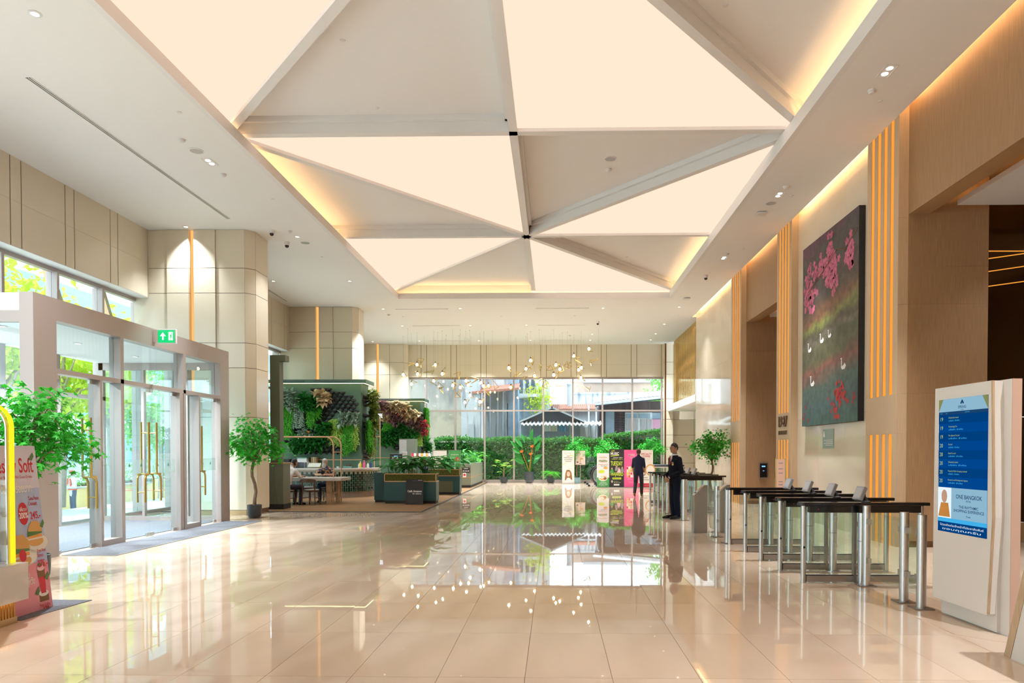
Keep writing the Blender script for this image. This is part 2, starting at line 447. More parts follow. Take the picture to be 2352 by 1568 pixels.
for k, (z0, z1) in enumerate(((4.98, 4.96), (4.80, 4.93), (4.58, 4.72), (4.33, 4.45))):
    MB().tube([(7.05, 12.345, z0), (10.5, 12.345, z1 + 0.35 * (k > 0))], 0.008, 6).obj('reflected_light_line', M['led_amber'], lift)  # glowing tubes stand in for ceiling lights reflected in the bronze panel
# pilasters with lit slots
def pilaster(y0, y1, place):
    W = y1 - y0; sw = 0.12; m0 = 0.155; pitch = (W - 2 * m0 - sw) / 3
    t = B('pilaster', XR + 0.032, XRS, y0, y1, 0, 7.3, M['veneer_pale'], wall_right)
    cuts = [0.0]
    for k in range(4): cuts += [m0 + k * pitch, m0 + k * pitch + sw]
    cuts.append(W)
    for (za, zb) in ((0.0, 1.85), (2.5, 7.3)):
        for k in range(0, len(cuts), 2):
            B('slat', XR, XR + 0.03, y0 + cuts[k], y0 + cuts[k + 1], za, zb, M['veneer_pale'], t)
        for k in range(1, len(cuts) - 1, 2):
            B('light_slot', XR + 0.012, XR + 0.03, y0 + cuts[k], y0 + cuts[k + 1], za, zb, M['led_amber'], t)
    B('cross_band', XR, XR + 0.03, y0, y1, 1.852, 2.498, M['veneer_pale'], t)
    for (za, zb) in ((0, 1.85), (1.853, 2.5), (2.503, 3.95), (3.953, 5.35), (5.353, 7.3)):
        B('side_panel', XR, XRS, y0 - 0.012, y0 - 0.0005, za, zb, M['veneer_pale'], t)
    return t
pilaster(21.44, 22.6, 0)
pil2 = pilaster(16.92, 18.0, 1)
pilaster(11.72, 12.86, 2)

# ================================================================ FAR RIGHT CORNER
gm = MB()
gm.box(5.9, 5.95, 28.97, 35.3, 3.92, 7.0)
wfr = gm.obj('wall_mezzanine', M['gold_mirror'], kind='structure')
for k in range(24):
    y = 29.0 + k * 0.262
    B('gold_flute', 5.875, 5.9, y, y + 0.05, 3.92, 7.0, M['gold_mirror'], wfr)
B('ledge', 5.72, 9.5, 28.98, 35.9, 3.6, 3.9, M['ceiling_white'], wfr)
B('wall_corridor', 9.3, 9.5, 28.0, YB, 0, 3.6, M['cream_panel'], kind='structure')
B('wall_corridor_near', 6.05, 9.3, 28.72, 28.93, 0, 7.0, M['cream_panel'], kind='structure')

# ================================================================ LEFT WALL
wl = MB()
wl.box(XL - 0.5, XL - 0.012, -8, YB + 0.4, 5.36, 7.0)
wall_left = wl.obj('wall_left', M['bronze_line'], kind='structure')
ys = [13.06 + 1.471 * k for k in range(-15, 17)]
for y in ys:
    a, b = y - 0.137, y + 0.137
    for z0, z1 in ((5.36, 6.19), (6.192, 7.0)):
        B('wall_panel', XL - 0.012, XL, a + 0.012, b - 0.012, z0, z1, M['cream_panel'], wall_left)
        B('wall_panel', XL - 0.012, XL, b + 0.012, b + 1.471 - 0.274 - 0.012, z0, z1, M['cream_panel'], wall_left)
for k in range(0, len(ys)):
    B('soffit_panel', XL - 0.5, XL - 0.005, ys[k] + 0.002, ys[k] + 1.469, 5.345, 5.36, M['plastic_white'], wall_left)
XG = -10.35
win2 = MB(); win2.box(XG - 0.06, XG + 0.06, -8, 35.9, 0.0, 0.08); win2.box(XG - 0.06, XG + 0.06, -8, 35.9, 5.26, 5.36)
win2.box(XG - 0.06, XG + 0.06, -8, 35.9, 3.84, 3.92)
window_2 = win2.obj('window_2', M['portal_metal'], kind='structure')
for k in range(len(ys)):
    y = ys[k]
    if y > 35.8: continue
    B('mullion', XG - 0.12, XG + 0.12, y - 0.035, y + 0.035, 0.08, 5.26, M['portal_metal'], window_2)
    y2 = min(y + 1.436, 35.9)
    if y2 <= y + 0.035: continue
    B('pane', XG - 0.005, XG + 0.005, y + 0.035, y2, 3.92, 5.26, M['glass_window'], window_2)
    if not (9.6 < y + 0.7 < 16.2):
        B('pane', XG - 0.005, XG + 0.005, y + 0.035, y2, 0.08, 3.84, M['glass_window'], window_2)

# ================================================================ COLUMNS
emit('column_slot', (1.0, 0.47, 0.14), 0.85)
ZROW = [0.12, 2.41, 3.62, 4.23, 5.45, 6.06, 7.0]
def column(y0, label, left_from=0.0):
    t = thing('column', label, 'column', (0, y0, 0), 0, 'cream clad columns along the left side')
    x0 = -10.34
    core = [(x0, 0.06), (-8.96, 0.06), (-8.96, 0.12), (-8.83, 0.12), (-8.83, 0.06), (-7.6, 0.06), (-7.42, 0.26), (-7.42, 1.0), (x0, 1.0)]
    MB().prism(core, 'z', left_from, 7.0).obj('core', M['bronze_line'], t)
    xs0 = x0
    if left_from:
        xs0 = -8.99; MB().prism([(-8.99, 0.06)] + core[1:8] + [(-8.99, 1.0)], 'z', 0.0, left_from).obj('core', M['bronze_line'], t)
    B('skirting', xs0, -7.585, 0.028, 0.06, 0.0, 0.115, M['skirting_bronze'], t)
    B('light_strip', -8.955, -8.835, 0.1, 0.119, 0.12, 7.0, M['column_slot'], t)
    g = 0.006
    for a, b in zip(ZROW[:-1], ZROW[1:]):
        for (xa, xb, yy) in ((x0, -9.5, 0.03), (-9.5, -8.955, 0.0), (-8.835, -8.3, 0.0), (-8.3, -7.59, 0.03)):
            if left_from and xb < -8.9:
                if b <= left_from: continue
                a_ = max(a, left_from)
            else: a_ = a
            B('cladding_panel', xa + 0.003, xb - 0.003, yy, 0.1 if yy == 0 and xb > -9 and False else yy + 0.035 + (0.05 if abs(xb + 8.955) < .01 or abs(xa + 8.835) < .01 else 0), a_ + g, b - g, M['cream_panel'], t)
        mb = MB()
        mb.prism([(-7.585, 0.03), (-7.405, 0.235), (-7.43, 0.26), (-7.61, 0.055)], 'z', a + g, b - g)
        mb.obj('cladding_panel', M['cream_panel'], t)
        B('cladding_panel', -7.43, -7.4, 0.245, 0.99, a + g, b - g, M['cream_panel'], t)
    return t
column(17.33, 'cream panelled column beside the glass entrance portal', 3.83)
column(26.6, 'cream panelled column behind the nearer plant wall')
column(35.75, 'cream panelled column at far corner behind the second plant wall')

# ================================================================ FAR WALL
wb = MB(); wb.box(-10.6, 9.5, YB + 0.012, YB + 0.4, 5.36, 7.0); wb.box(5.78, 9.5, YB + 0.012, YB + 0.4, 0, 5.36)
wall_back = wb.obj('wall_back', M['bronze_line'], kind='structure')
def xb_(px): return onY(px, 900, YB).x
sx = [xb_(p) for p in (967.3, 980.2, 1035.5, 1048.6, 1104.3, 1117, 1173, 1186, 1242, 1255, 1311.4, 1324.3, 1380.5, 1392.7, 1449.3, 1462.3, 1519)]
ed = [-8.2] + sx + [5.62]
for a, b in zip(ed[:-1], ed[1:]):
    for z0, z1 in ((5.36, 5.98), (5.983, 7.0)):
        B('wall_panel', a + 0.012, b - 0.012, YB, YB + 0.012, z0, z1, M['cream_panel'], wall_back)
# cream pier in the right corner with inlaid lines
zs = [0.0, 0.12, 1.0, 1.8, 2.41, 3.2, 3.62, 4.23, 5.45, 6.06, 7.0]
for a, b in zip(zs[:-1], zs[1:]):
    B('pier_panel', 5.63, 5.97, YB - 0.35, YB - 0.33, a + 0.008, b - 0.008, M['cream_panel'], wall_back)
    MB().prism([(5.61, YB - 0.33), (5.52, YB - 0.2), (5.52, YB), (5.64, YB)], 'z', a + 0.008, b - 0.008).obj('pier_panel', M['cream_panel'], wall_back)
    if b <= 3.65:
        for xx in (5.98, 7.1, 8.2): B('pier_panel', xx, xx + 1.1, YB - 0.02, YB, a + 0.008, b - 0.008, M['cream_panel'], wall_back)
B('pier_core', 5.55, 5.97, YB - 0.33, YB, 0, 7.0, M['bronze_line'], wall_back)
YW = YB + 0.1
w1 = MB(); w1.box(-8.3, 5.52, YW - 0.06, YW + 0.06, 0.0, 0.14); w1.box(-8.3, 5.52, YW - 0.06, YW + 0.06, 5.26, 5.36)
zt = onY(1250, 943, YW).z
w1.box(-8.3, 5.52, YW - 0.06, YW + 0.06, zt - 0.04, zt + 0.04)
window_1 = w1.obj('window_1', M['mullion'], kind='structure')
mx = [-8.3] + [onY(p, 940, YW).x for p in (911.5, 979, 1046, 1113.4, 1180.5, 1248, 1315.7, 1383.7, 1452, 1519.5)] + [5.5]
for k, x in enumerate(mx[1:-1]):
    B('mullion', x - 0.04, x + 0.04, YW - 0.09, YW + 0.09, 0.14, 5.26, M['mullion'], window_1)
for a, b in zip(mx[:-1], mx[1:]):
    if b - a < 0.15: continue
    B('pane', a + 0.04, b - 0.04, YW - 0.006, YW + 0.006, 0.14, zt - 0.04, M['glass_window'], window_1)
    B('pane', a + 0.04, b - 0.04, YW - 0.006, YW + 0.006, zt + 0.04, 5.26, M['glass_window'], window_1)

# ================================================================ WALL BEHIND THE CAMERA
B('wall_front', -10.6, 12, -8.3, -8.0, 0, 7.9, M['cream_panel'], kind='structure')
B('wall_end', XRS + 0.3, 12.0, 5.0, 5.2, 0, 7.9, M['cream_panel'], kind='structure')
# ================================================================ CEILING FIXTURES (each carries its own light)
def spot(p, power, ang=95, blend=0.9, col=(0.91, 0.955, 1.0), r=0.06, tgt=None, parent=None):
    d = bpy.data.lights.new('downlight_lamp', 'SPOT'); d.energy = power; d.spot_size = math.radians(ang); d.spot_blend = blend
    d.color = col; d.shadow_soft_size = r
    o = bpy.data.objects.new('downlight_lamp', d); COL.objects.link(o); o.location = p
    if parent is not None: o.parent = parent
    return o
DL_RING = MB().lathe([(0.045, 0.004), (0.075, 0.0), (0.078, -0.006), (0.05, -0.012), (0.045, 0.004)], 20).mesh('trim_ring', M['plastic_white'], 40)
DL_LENS = MB().lathe([(0.0005, -0.004), (0.046, -0.004), (0.046, 0.0), (0.0005, 0.0)], 16).mesh('lens', M['downlight'])
def downlight(px, py, power=0, zc=CEIL):
    p = onZ(px, py, zc)
    t = thing('downlight', 'added round downlight out of view, lighting the near hall', 'downlight', p, 0, 'round recessed downlights')
    inst('trim_ring', DL_RING, t); inst('lens', DL_LENS, t, (0, 0, -0.002))
    if power: spot((0, 0, -0.03), power, parent=t)
    return t
DLP = 1400
for (px, py) in ((80, 31), (427, 520), (683, 543), (628, 645), (803, 645), (880, 709), (924, 748), (1080, 747), (1209, 746), (963, 782.5),
                 (1100, 782), (1218, 781), (856, 784), (1360, 767), (1355.5, 781), (1526, 744), (1506, 766), (1494.5, 780), (1560, 704.6), (1057, 708), (1385, 707)):
    downlight(px, py, DLP * {427: 0.3, 856: 0.25, 1560: 0.25, 1526: 0.5, 1506: 0.5, 683: 0.2, 628: 0.2, 803: 0.22}.get(px, 1))
def twin_downlight(px, py, label):
    p = onZ(px, py, CEIL)
    t = thing('twin_downlight', label, 'downlight', p, 0, 'rectangular twin downlights')
    mb = MB()
    for a in (-1, 1): mb.box(a * 0.085 - 0.008, a * 0.085 + 0.008, -0.16, 0.16, -0.008, 0.0); mb.box(-0.09, 0.09, a * 0.16 - 0.008, a * 0.16 + 0.008, -0.008, 0.0)
    mb.box(-0.08, 0.08, -0.155, 0.155, -0.002, 0.0)
    mb.obj('trim_frame', M['plastic_white'], t)
    for a in (-1, 1): MB().lathe([(0.0005, -0.008), (0.045, -0.008), (0.045, -0.003), (0.0005, -0.003)], 18, (0, a * 0.075, 0)).obj('lamp_lens', M['downlight'], t)
    spot((0, 0, -0.05), 1700, 52, parent=t)
twin_downlight(482, 372, 'rectangular twin downlight in the left ceiling beside the loudspeaker')
twin_downlight(2038, 163, 'nearest rectangular twin downlight in the right ceiling strip')
twin_downlight(1789, 447, 'middle rectangular twin downlight in the right ceiling strip')
twin_downlight(1662, 592, 'farthest rectangular twin downlight in the right ceiling strip')
# added downlights out of view, lighting the near hall and the part behind the camera
for (x, y, pw_) in ((-8.0, 6.0, 1300), (-8.0, 1.0, 1300), (-6.6, -4.0, 2200), (0.0, -4.0, 3000), (4.8, 3.0, 1500), (4.8, -2.0, 1600)):
    t = thing('downlight', 'added round downlight out of view, lighting the near hall', 'downlight', (x, y, CEIL), 0, 'round recessed downlights')
    inst('trim_ring', DL_RING, t); inst('lens', DL_LENS, t, (0, 0, -0.002)); spot((0, 0, -0.03), pw_, parent=t)
# lobby downlights
for (x, y, z) in ((7.4, 10.6, 5.5), (9.2, 10.6, 5.5), (7.4, 7.6, 5.5), (7.4, 19.6, 5.5)):
    t = thing('downlight', 'recessed downlight in the floating lobby ceiling panel', 'downlight', (x, y, z), 0, 'lobby downlights')
    inst('trim_ring', DL_RING, t); inst('lens', DL_LENS, t, (0, 0, -0.002)); spot((0, 0, -0.03), 110, 100, parent=t)

SPK = (MB().lathe([(0.0005, -0.01), (0.11, -0.01), (0.11, -0.004), (0.0005, -0.004)], 24).mesh('grille', M['screen_grey']),
       MB().lathe([(0.11, -0.002), (0.11, -0.012), (0.125, -0.008), (0.125, 0)], 24).mesh('rim', M['plastic_white'], 40))
for px, py, z, lb in ((451, 346, CEIL, 'round grey ceiling loudspeaker left of the light star'), (701, 557, CEIL, 'round grey ceiling loudspeaker by the two dome cameras'),
                  (1771, 466, CEIL, 'round grey ceiling loudspeaker in right ceiling strip'), (1402, 364, ZP, 'round grey loudspeaker inside the star ceiling')):
    t = thing('ceiling_speaker', lb, 'speaker', onZ(px, py, z)); inst('grille', SPK[0], t); inst('rim', SPK[1], t)
SMK = (MB().lathe([(0.0005, -0.055), (0.03, -0.055), (0.045, -0.04), (0.052, -0.03), (0.052, -0.028), (0.0005, -0.028)], 18).mesh('sensor_head', M['plastic_white'], 40),
       MB().lathe([(0.0005, -0.028), (0.055, -0.026), (0.06, -0.005), (0.06, 0.0), (0.0005, 0.0)], 18).mesh('base', M['plastic_white'], 40))
for px, py, z, lb in ((418, 320, CEIL, 'white smoke detector left of the light star'), (513, 400, CEIL, 'white heat detector below the left twin downlight'),
                  (666, 530, CEIL, 'white smoke detector between the dome cameras and column'), (2002, 207, CEIL, 'white smoke detector nearest in right ceiling strip'),
                  (1805, 428, CEIL, 'white detector above the middle right twin downlight'), (1670, 582, CEIL, 'small white detector by the farthest twin downlight'),
                  (1398, 388, ZP, 'white smoke detector inside the star ceiling'), (893, 722, CEIL, 'white detector over the cafe ceiling edge'), (1309, 770, CEIL, 'white detector above the pendant lamps')):
    t = thing('smoke_detector', lb, 'smoke detector', onZ(px, py, z)); inst('sensor_head', SMK[0], t); inst('base', SMK[1], t)
CAP = MB().lathe([(0.0005, -0.014), (0.036, -0.012), (0.04, 0), (0.0005, 0)], 18).mesh('sprinkler_cap', M['plastic_white'], 40)
for px, py, z in ((412, 258, CEIL), (627, 457, CEIL), (1667, 12, ZP), (787, 92, ZP), (1135, 85, ZP), (866, 248, ZP), (2022, 232, CEIL), (1818, 449, CEIL), (1707, 571, CEIL), (1629, 626, CEIL),
              (1005, 525, ZP), (1390, 442, ZP), (1440, 590, ZP), (740, 590, CEIL), (1560, 723, CEIL), (926, 727, CEIL), (1152, 726, CEIL), (1165, 755, CEIL), (1320, 725, CEIL)):
    inst('sprinkler_cap', CAP, None, onZ(px, py, z), label='flat round white sprinkler cover on the ceiling', cat='sprinkler', group='sprinkler covers')
CCT = (MB().lathe([(0.0005, -0.05), (0.06, -0.05), (0.07, -0.02), (0.075, 0), (0.0005, 0)], 20).mesh('housing', M['plastic_white'], 40),
       MB().sphere((0, 0, -0.055), 0.052, 16, 10).mesh('dome', M['black_gloss'], 180),
       MB().lathe([(0.0005, -0.085), (0.055, -0.085), (0.062, -0.05), (0.0005, -0.05)], 20).mesh('shroud', M['plastic_white'], 40))
for px, py, lb in ((624, 528, 'dome security camera beside the column corner'), (659, 556, 'dome security camera right of the column, lower one'),
               (1621, 632, 'dome security camera on the right ceiling strip'), (1373, 738, 'dome security camera far over the chandelier')):
    t = thing('dome_camera', lb, 'camera', onZ(px, py, CEIL)); inst('housing', CCT[0], t); inst('shroud', CCT[2], t); inst('dome', CCT[1], t, (0, 0, -0.04))
for px, py, lb in ((1748, 488, 'square white wireless access point on right ceiling strip'), (1577, 684, 'square white access point farther along the right ceiling')):
    t = thing('access_point', lb, 'access point', onZ(px, py, CEIL))
    B('case', -0.11, 0.11, -0.11, 0.11, -0.05, -0.012, M['plastic_white'], t, bev=0.012); B('bracket', -0.05, 0.05, -0.05, 0.05, -0.014, 0.0, M['plastic_grey'], t)
def diffuser(p0, p1, label, slots=2):
    a, b = onZ(*p0, CEIL), onZ(*p1, CEIL); d = b - a; n = Vector((-d.y, d.x, 0)).normalized(); L = d.length; u = d.normalized()
    t = thing('slot_diffuser', label, 'air vent', (a + b) / 2, math.atan2(d.y, d.x), 'linear ceiling air slots')
    B('slot', -L/2, L/2, -0.03, 0.03, -0.004, 0.0, M['black_matte'], t)
    for k in (-1, 0, 1): B('blade', -L/2, L/2, k * 0.036 - 0.008, k * 0.036 + 0.008, -0.009, 0.0, M['plastic_white'], t)
diffuser((65, 178), (525, 502), 'long double air slot running along the left ceiling')
diffuser((600, 655), (660, 692), 'air slot in the ceiling between the first two columns')
diffuser((908, 710), (1029, 709), 'left slot of the first row across the far ceiling')
diffuser((1231, 708), (1353, 707), 'right slot of the first row across the far ceiling')
diffuser((948, 748), (1057, 747), 'left slot of the second row across the far ceiling')
diffuser((1235, 746.5), (1345, 746), 'right slot of the second row across the far ceiling')
diffuser((985, 782), (1080, 782), 'left slot of the row nearest the far wall panels')
diffuser((1240, 781), (1334, 781), 'right slot of the row nearest the far wall panels')
# ================================================================ FOLIAGE HELPERS
def leaf(mb, p, d, up, ln, wd, fold=0.25):
    """pointed leaf blade: two folded halves, 4 triangles"""
    p = Vector(p); d = Vector(d).normalized(); up = Vector(up)
    s = d.cross(up); s = s.normalized() if s.length > 1e-5 else d.orthogonal().normalized()
    n = s.cross(d)
    m = p + d * ln * 0.45
    a, b = m + s * wd / 2 + n * wd * fold, m - s * wd / 2 + n * wd * fold
    e = p + d * ln - n * ln * 0.12
    mb.add([p, a, e, b, m], [(0, 4, 1), (1, 4, 2), (0, 3, 4), (3, 2, 4)])
def star_leaf(mb, p, d, up, r):
    """five-lobed maple leaf"""
    p = Vector(p); d = Vector(d).normalized(); up = Vector(up)
    s = d.cross(up); s = s.normalized() if s.length > 1e-5 else d.orthogonal().normalized()
    n = s.cross(d); c = p + d * r * 0.35
    lob = [(0, 1.0), (0.42, 0.42), (0.95, 0.9), (1.3, 0.38), (1.95, 0.62), (2.6, 0.25), (3.68, 0.25), (4.33, 0.62), (4.98, 0.38), (5.33, 0.9), (5.86, 0.42)]
    vs = [c] + [c + d * (math.cos(t) * q * r) + s * (math.sin(t) * q * r) - n * (q * q * r * 0.18) for t, q in lob]
    k = len(lob)
    mb.add(vs, [(0, i + 1, (i + 1) % k + 1) for i in range(k)])
def rdir(rg=R):
    while True:
        v = Vector((rg.uniform(-1, 1), rg.uniform(-1, 1), rg.uniform(-1, 1)))
        if 0.05 < v.length < 1: return v.normalized()
def leafmat(name, c1, c2, tr=0.25, sc=14):
    m = mat(name, c1, 0.45, var=(sc, 0.5, 2), two=c2, spec=0.3)
    nt = m.node_tree; N = nt.nodes; L = nt.links
    b = N['Principled BSDF']; t = N.new('ShaderNodeBsdfTranslucent'); t.inputs['Color'].default_value = (*[min(1, c * 1.6) for c in c1], 1)
    mx = N.new('ShaderNodeMixShader'); mx.inputs['Fac'].default_value = tr
    L.new(b.outputs[0], mx.inputs[1]); L.new(t.outputs[0], mx.inputs[2]); L.new(mx.outputs[0], N['Material Output'].inputs['Surface'])
    return m
leafmat('leaf_maple', (0.03, 0.42, 0.02), (0.012, 0.20, 0.01), 0.22, 6)
leafmat('leaf_yellow', (0.50, 0.60, 0.06), (0.20, 0.40, 0.04), 0.45, 4)
leafmat('leaf_street', (0.22, 0.48, 0.10), (0.06, 0.25, 0.06), 0.4, 4)
leafmat('leaf_hedge', (0.10, 0.34, 0.05), (0.012, 0.12, 0.055), 0.2, 5)
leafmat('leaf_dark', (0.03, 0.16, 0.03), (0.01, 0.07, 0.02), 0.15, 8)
leafmat('leaf_mid', (0.04, 0.27, 0.04), (0.012, 0.12, 0.025), 0.18, 9)
leafmat('leaf_fern', (0.11, 0.48, 0.03), (0.04, 0.28, 0.02), 0.25, 9)
leafmat('leaf_lime', (0.45, 0.60, 0.12), (0.16, 0.38, 0.05), 0.25, 9)
leafmat('leaf_silver', (0.46, 0.54, 0.46), (0.10, 0.26, 0.14), 0.1, 12)
leafmat('leaf_cream', (0.82, 0.64, 0.42), (0.50, 0.33, 0.16), 0.15, 8)
leafmat('leaf_red', (0.50, 0.05, 0.05), (0.20, 0.05, 0.05), 0.15, 8)
leafmat('leaf_mauve', (0.36, 0.20, 0.20), (0.14, 0.07, 0.08), 0.15, 8)
leafmat('leaf_olive', (0.20, 0.26, 0.05), (0.07, 0.12, 0.02), 0.15, 9)
mat('bark', (0.24, 0.16, 0.10), 0.8, var=(30, 0.4))
mat('bark_pale', (0.42, 0.36, 0.32), 0.8, var=(20, 0.3))
mat('soil', (0.03, 0.025, 0.02), 0.9)

# ================================================================ OUTSIDE, FAR SIDE
mat('plaster_stain', (0.46, 0.44, 0.40), 0.9, var=(0.9, 0.5, 8), two=(0.24, 0.23, 0.23), stretch=(1.0, 1.0, 0.45), sharp=(0.36, 0.56))
mat('plaster_white', (0.50, 0.53, 0.56), 0.9, var=(1.5, 0.4, 7), two=(0.24, 0.26, 0.31), stretch=(2.0, 1, 0.3), sharp=(0.33, 0.5))
mat('block_wall', (0.48, 0.42, 0.33), 0.9, var=(1.3, 0.4, 8), two=(0.30, 0.27, 0.23), sharp=(0.35, 0.62))
mat('brick_pale', (0.56, 0.40, 0.32), 0.9, var=(0.8, 0.4, 6), two=(0.42, 0.31, 0.26))
mat('roof_grey', (0.42, 0.46, 0.50), 0.6)
mat('roof_white', (0.62, 0.64, 0.66), 0.6)
mat('roof_red', (0.42, 0.17, 0.12), 0.8, var=(6, 0.4))
mat('timber_dark', (0.10, 0.07, 0.09), 0.7, var=(3, 0.4), stretch=(8, 1, 1))
mat('blue_wall', (0.26, 0.37, 0.48), 0.8, var=(2, 0.25))
mat('shade_interior', (0.05, 0.08, 0.12), 0.8)
mat('pink_panel', (0.62, 0.30, 0.42), 0.7)
mat('paving', (0.72, 0.72, 0.71), 0.9, var=(2, 0.12))
mat('laundry_white', (0.75, 0.78, 0.8), 0.9); mat('laundry_cream', (0.72, 0.70, 0.6), 0.9); mat('laundry_blue', (0.10, 0.36, 0.62), 0.9)
mat('curtain', (0.45, 0.42, 0.44), 0.9, var=(4, 0.3), stretch=(6, 1, 0.4))
B('ground_far', -14, 18, YB + 0.4, 90, -0.25, -0.1, M['paving'], kind='structure')
def X40(px, Y): return onY(px, 950, Y).x
def Zat(py, Y): return onY(1250, py, Y).z
# hedge behind the window
def hedge(name, label, x0, x1, y0, y1, z0, ztop, n, m, size=0.10):
    t = thing(name, label, 'hedge', ((x0 + x1) / 2, (y0 + y1) / 2, z0))
    ox, oy = (x0 + x1) / 2, (y0 + y1) / 2
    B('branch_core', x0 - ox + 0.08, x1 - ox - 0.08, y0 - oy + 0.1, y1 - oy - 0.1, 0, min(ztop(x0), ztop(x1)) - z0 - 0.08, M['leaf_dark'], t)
    mb = MB(); rg = random.Random(3)
    for k in range(n):
        x = rg.uniform(x0, x1); zt_ = ztop(x)
        if rg.random() < 0.68:
            p = Vector((x - ox, y0 - oy + abs(rg.gauss(0, 0.09)), rg.uniform(z0, zt_) - z0)); d = Vector((rg.uniform(-1, 1), -rg.uniform(0.2, 1), rg.uniform(-0.6, 1)))
        else:
            p = Vector((x - ox, rg.uniform(y0, y1) - oy, zt_ - z0 + rg.gauss(-0.02, 0.06))); d = Vector((rg.uniform(-1, 1), rg.uniform(-1, 1), rg.uniform(0.1, 1)))
        s = size * rg.uniform(0.6, 1.4); leaf(mb, p, d, (0, 0, 1), s, s * 0.55)
    mb.obj('foliage', m, t, kind='stuff')
    return t
hedge('clipped_hedge', 'long clipped green hedge outside the far windows', -6.5, 2.6, 38.3, 39.4, -0.1, lambda x: 2.2 + 0.05 * math.sin(x * 2), 9000, M['leaf_hedge'], 0.16)
hedge('clipped_hedge', 'taller clipped hedge outside the right part of far windows', 2.6, 6.4, 38.1, 39.3, -0.1, lambda x: 2.32 + 0.11 * (x - 2.6), 4500, M['leaf_hedge'], 0.16)
# stained building, left
Ya = 42.0
t = thing('stained_building', 'tall building wall with grey stained plaster beyond the hedge', 'building', (-7, Ya, -0.1))
B('wall', -4, X40(1060, Ya) + 7, 0, 0.9, 0, 11, M['plaster_stain'], t)
B('wall', X40(1060, Ya) + 7, X40(1103, Ya) + 7, -0.12, 0.9, 0, 11, M['plaster_white'], t)
B('lower_wall', -4, X40(1062, Ya) + 7, -0.1, 0, 0, Zat(945, Ya) + 0.1, M['block_wall'], t)
B('gas_cylinder', X40(1082, Ya) + 6.85, X40(1082, Ya) + 7.2, -0.5, -0.14, 2.2, 3.3, M['roof_grey'], t)
t = thing('white_house', 'white plastered house with drain pipes and brown eaves', 'building', (-3.1, 43.0, -0.1))
xa, xb = X40(1108, 43) + 3.1, X40(1190, 43) + 3.1
B('wall', xa, xb - 0.6, 0, 1.5, 0, 9, M['plaster_white'], t); B('wall', xb - 0.6, xb, -0.06, 1.5, 0, 9, M['blue_wall'], t)
MB().obox(((xa + xb) / 2 - 0.2, -0.5, Zat(893, 43) + 0.1), ((xb - xa) / 2 + 0.3, 0, 0.12), (0, 0.7, 0.2), (0, 0, 0.07)).obj('eaves', M['roof_red'], t)
for px in (1126, 1155, 1143): MB().tube([(X40(px, 43) + 3.1, -0.1, 0), (X40(px, 43) + 3.1, -0.1, Zat(898, 43)), (X40(px + 9, 43) + 3.1, -0.4, Zat(890, 43))], 0.06, 8).obj('drain_pipe', M['roof_grey'], t)
for px in (1168, 1177): B('shutter', X40(px - 3, 43) + 3.1, X40(px + 3, 43) + 3.1, -0.03, 0, 2.4, 4.6, M['timber_dark'], t)
B('awning', xa + 0.4, xb - 0.2, -1.2, 0, Zat(1006, 43), Zat(1003, 43) + 0.05, M['shade_interior'], t)
t = thing('balcony_house', 'pale blue house with shuttered windows and a balcony', 'building', (-1.2, 46.0, -0.1))
xa, xb = X40(1186, 46) + 1.2, X40(1262, 46) + 1.2
B('wall', xa, xb, 0, 5, 0, 9.5, M['plaster_white'], t)
for k, px in enumerate((1197, 1211, 1224)):
    B('shutter', X40(px - 4, 46) + 1.2, X40(px + 4, 46) + 1.2, -0.05, 0, Zat(958, 46), Zat(912, 46), M['blue_wall'], t)
    B('shutter', X40(px - 4, 46) + 1.2, X40(px + 4, 46) + 1.2, -0.05, 0, Zat(899, 46), Zat(868, 46), M['shade_interior'], t)
B('balcony', xa + 0.1, xb - 0.6, -1.3, 0, Zat(911, 46), Zat(904, 46), M['roof_white'], t)
for k in range(12): B('baluster', xa + 0.3 + k * 0.12, xa + 0.33 + k * 0.12, -1.25, -1.22, Zat(904, 46), Zat(893, 46), M['timber_dark'], t)
mb = MB(); rg = random.Random(9)
for k in range(500):
    p = (xb - 0.7 + rg.gauss(0, 0.42), -0.9 + rg.gauss(0, 0.3), Zat(912, 46) + rg.gauss(0, 0.5)); leaf(mb, p, rdir(rg), (0, 0, 1), 0.24, 0.13)
mb.obj('balcony_plants', M['leaf_yellow'], t, kind='stuff')
# gabled shed
Yg = 41.2
t = thing('gabled_shed', 'low shed with grey gabled roof and wavy white eaves', 'shed', (X40(1268, Yg), Yg, -0.1))
g0 = X40(1268, Yg); ze, zp = Zat(968, Yg) + 0.1, Zat(936, Yg) + 0.1; hw = X40(1340, Yg) - g0
for s in (-1, 1):
    d = Vector((s * hw, 0, ze - zp)); c = Vector((s * hw / 2, 0.9, (ze + zp) / 2)); n = Vector((-d.z, 0, d.x)).normalized() * 0.04
    MB().obox(c, d / 2 * 1.04, (0, 1.3, 0), n).obj('roof_slope', M['roof_grey'], t)
MB().prism([(-hw, ze - 0.05), (hw, ze - 0.05), (0, zp - 0.06)], 'y', 0.05, 0.2).obj('gable_shade_sheet', M['shade_interior'], t)  # dark sheet stands in for the shaded interior under the roof
mb = MB(); a0, a1 = X40(1198, Yg) - g0, X40(1380, Yg) - g0; N_ = 150
pts = [(a0 + (a1 - a0) * i / N_, math.sin(i * 0.85) * 0.045) for i in range(N_ + 1)]
for (xq, dz), (xr, dz2) in zip(pts[:-1], pts[1:]):
    mb.add([(xq, -0.75, ze - 0.2 + dz), (xr, -0.75, ze - 0.2 + dz2), (xr, 0.1, ze + 0.02 + dz2), (xq, 0.1, ze + 0.02 + dz),
            (xq, -0.75, ze - 0.24 + dz), (xr, -0.75, ze - 0.24 + dz2)], [(0, 1, 2, 3), (4, 5, 1, 0)])
mb.obj('corrugated_eave', M['roof_white'], t)
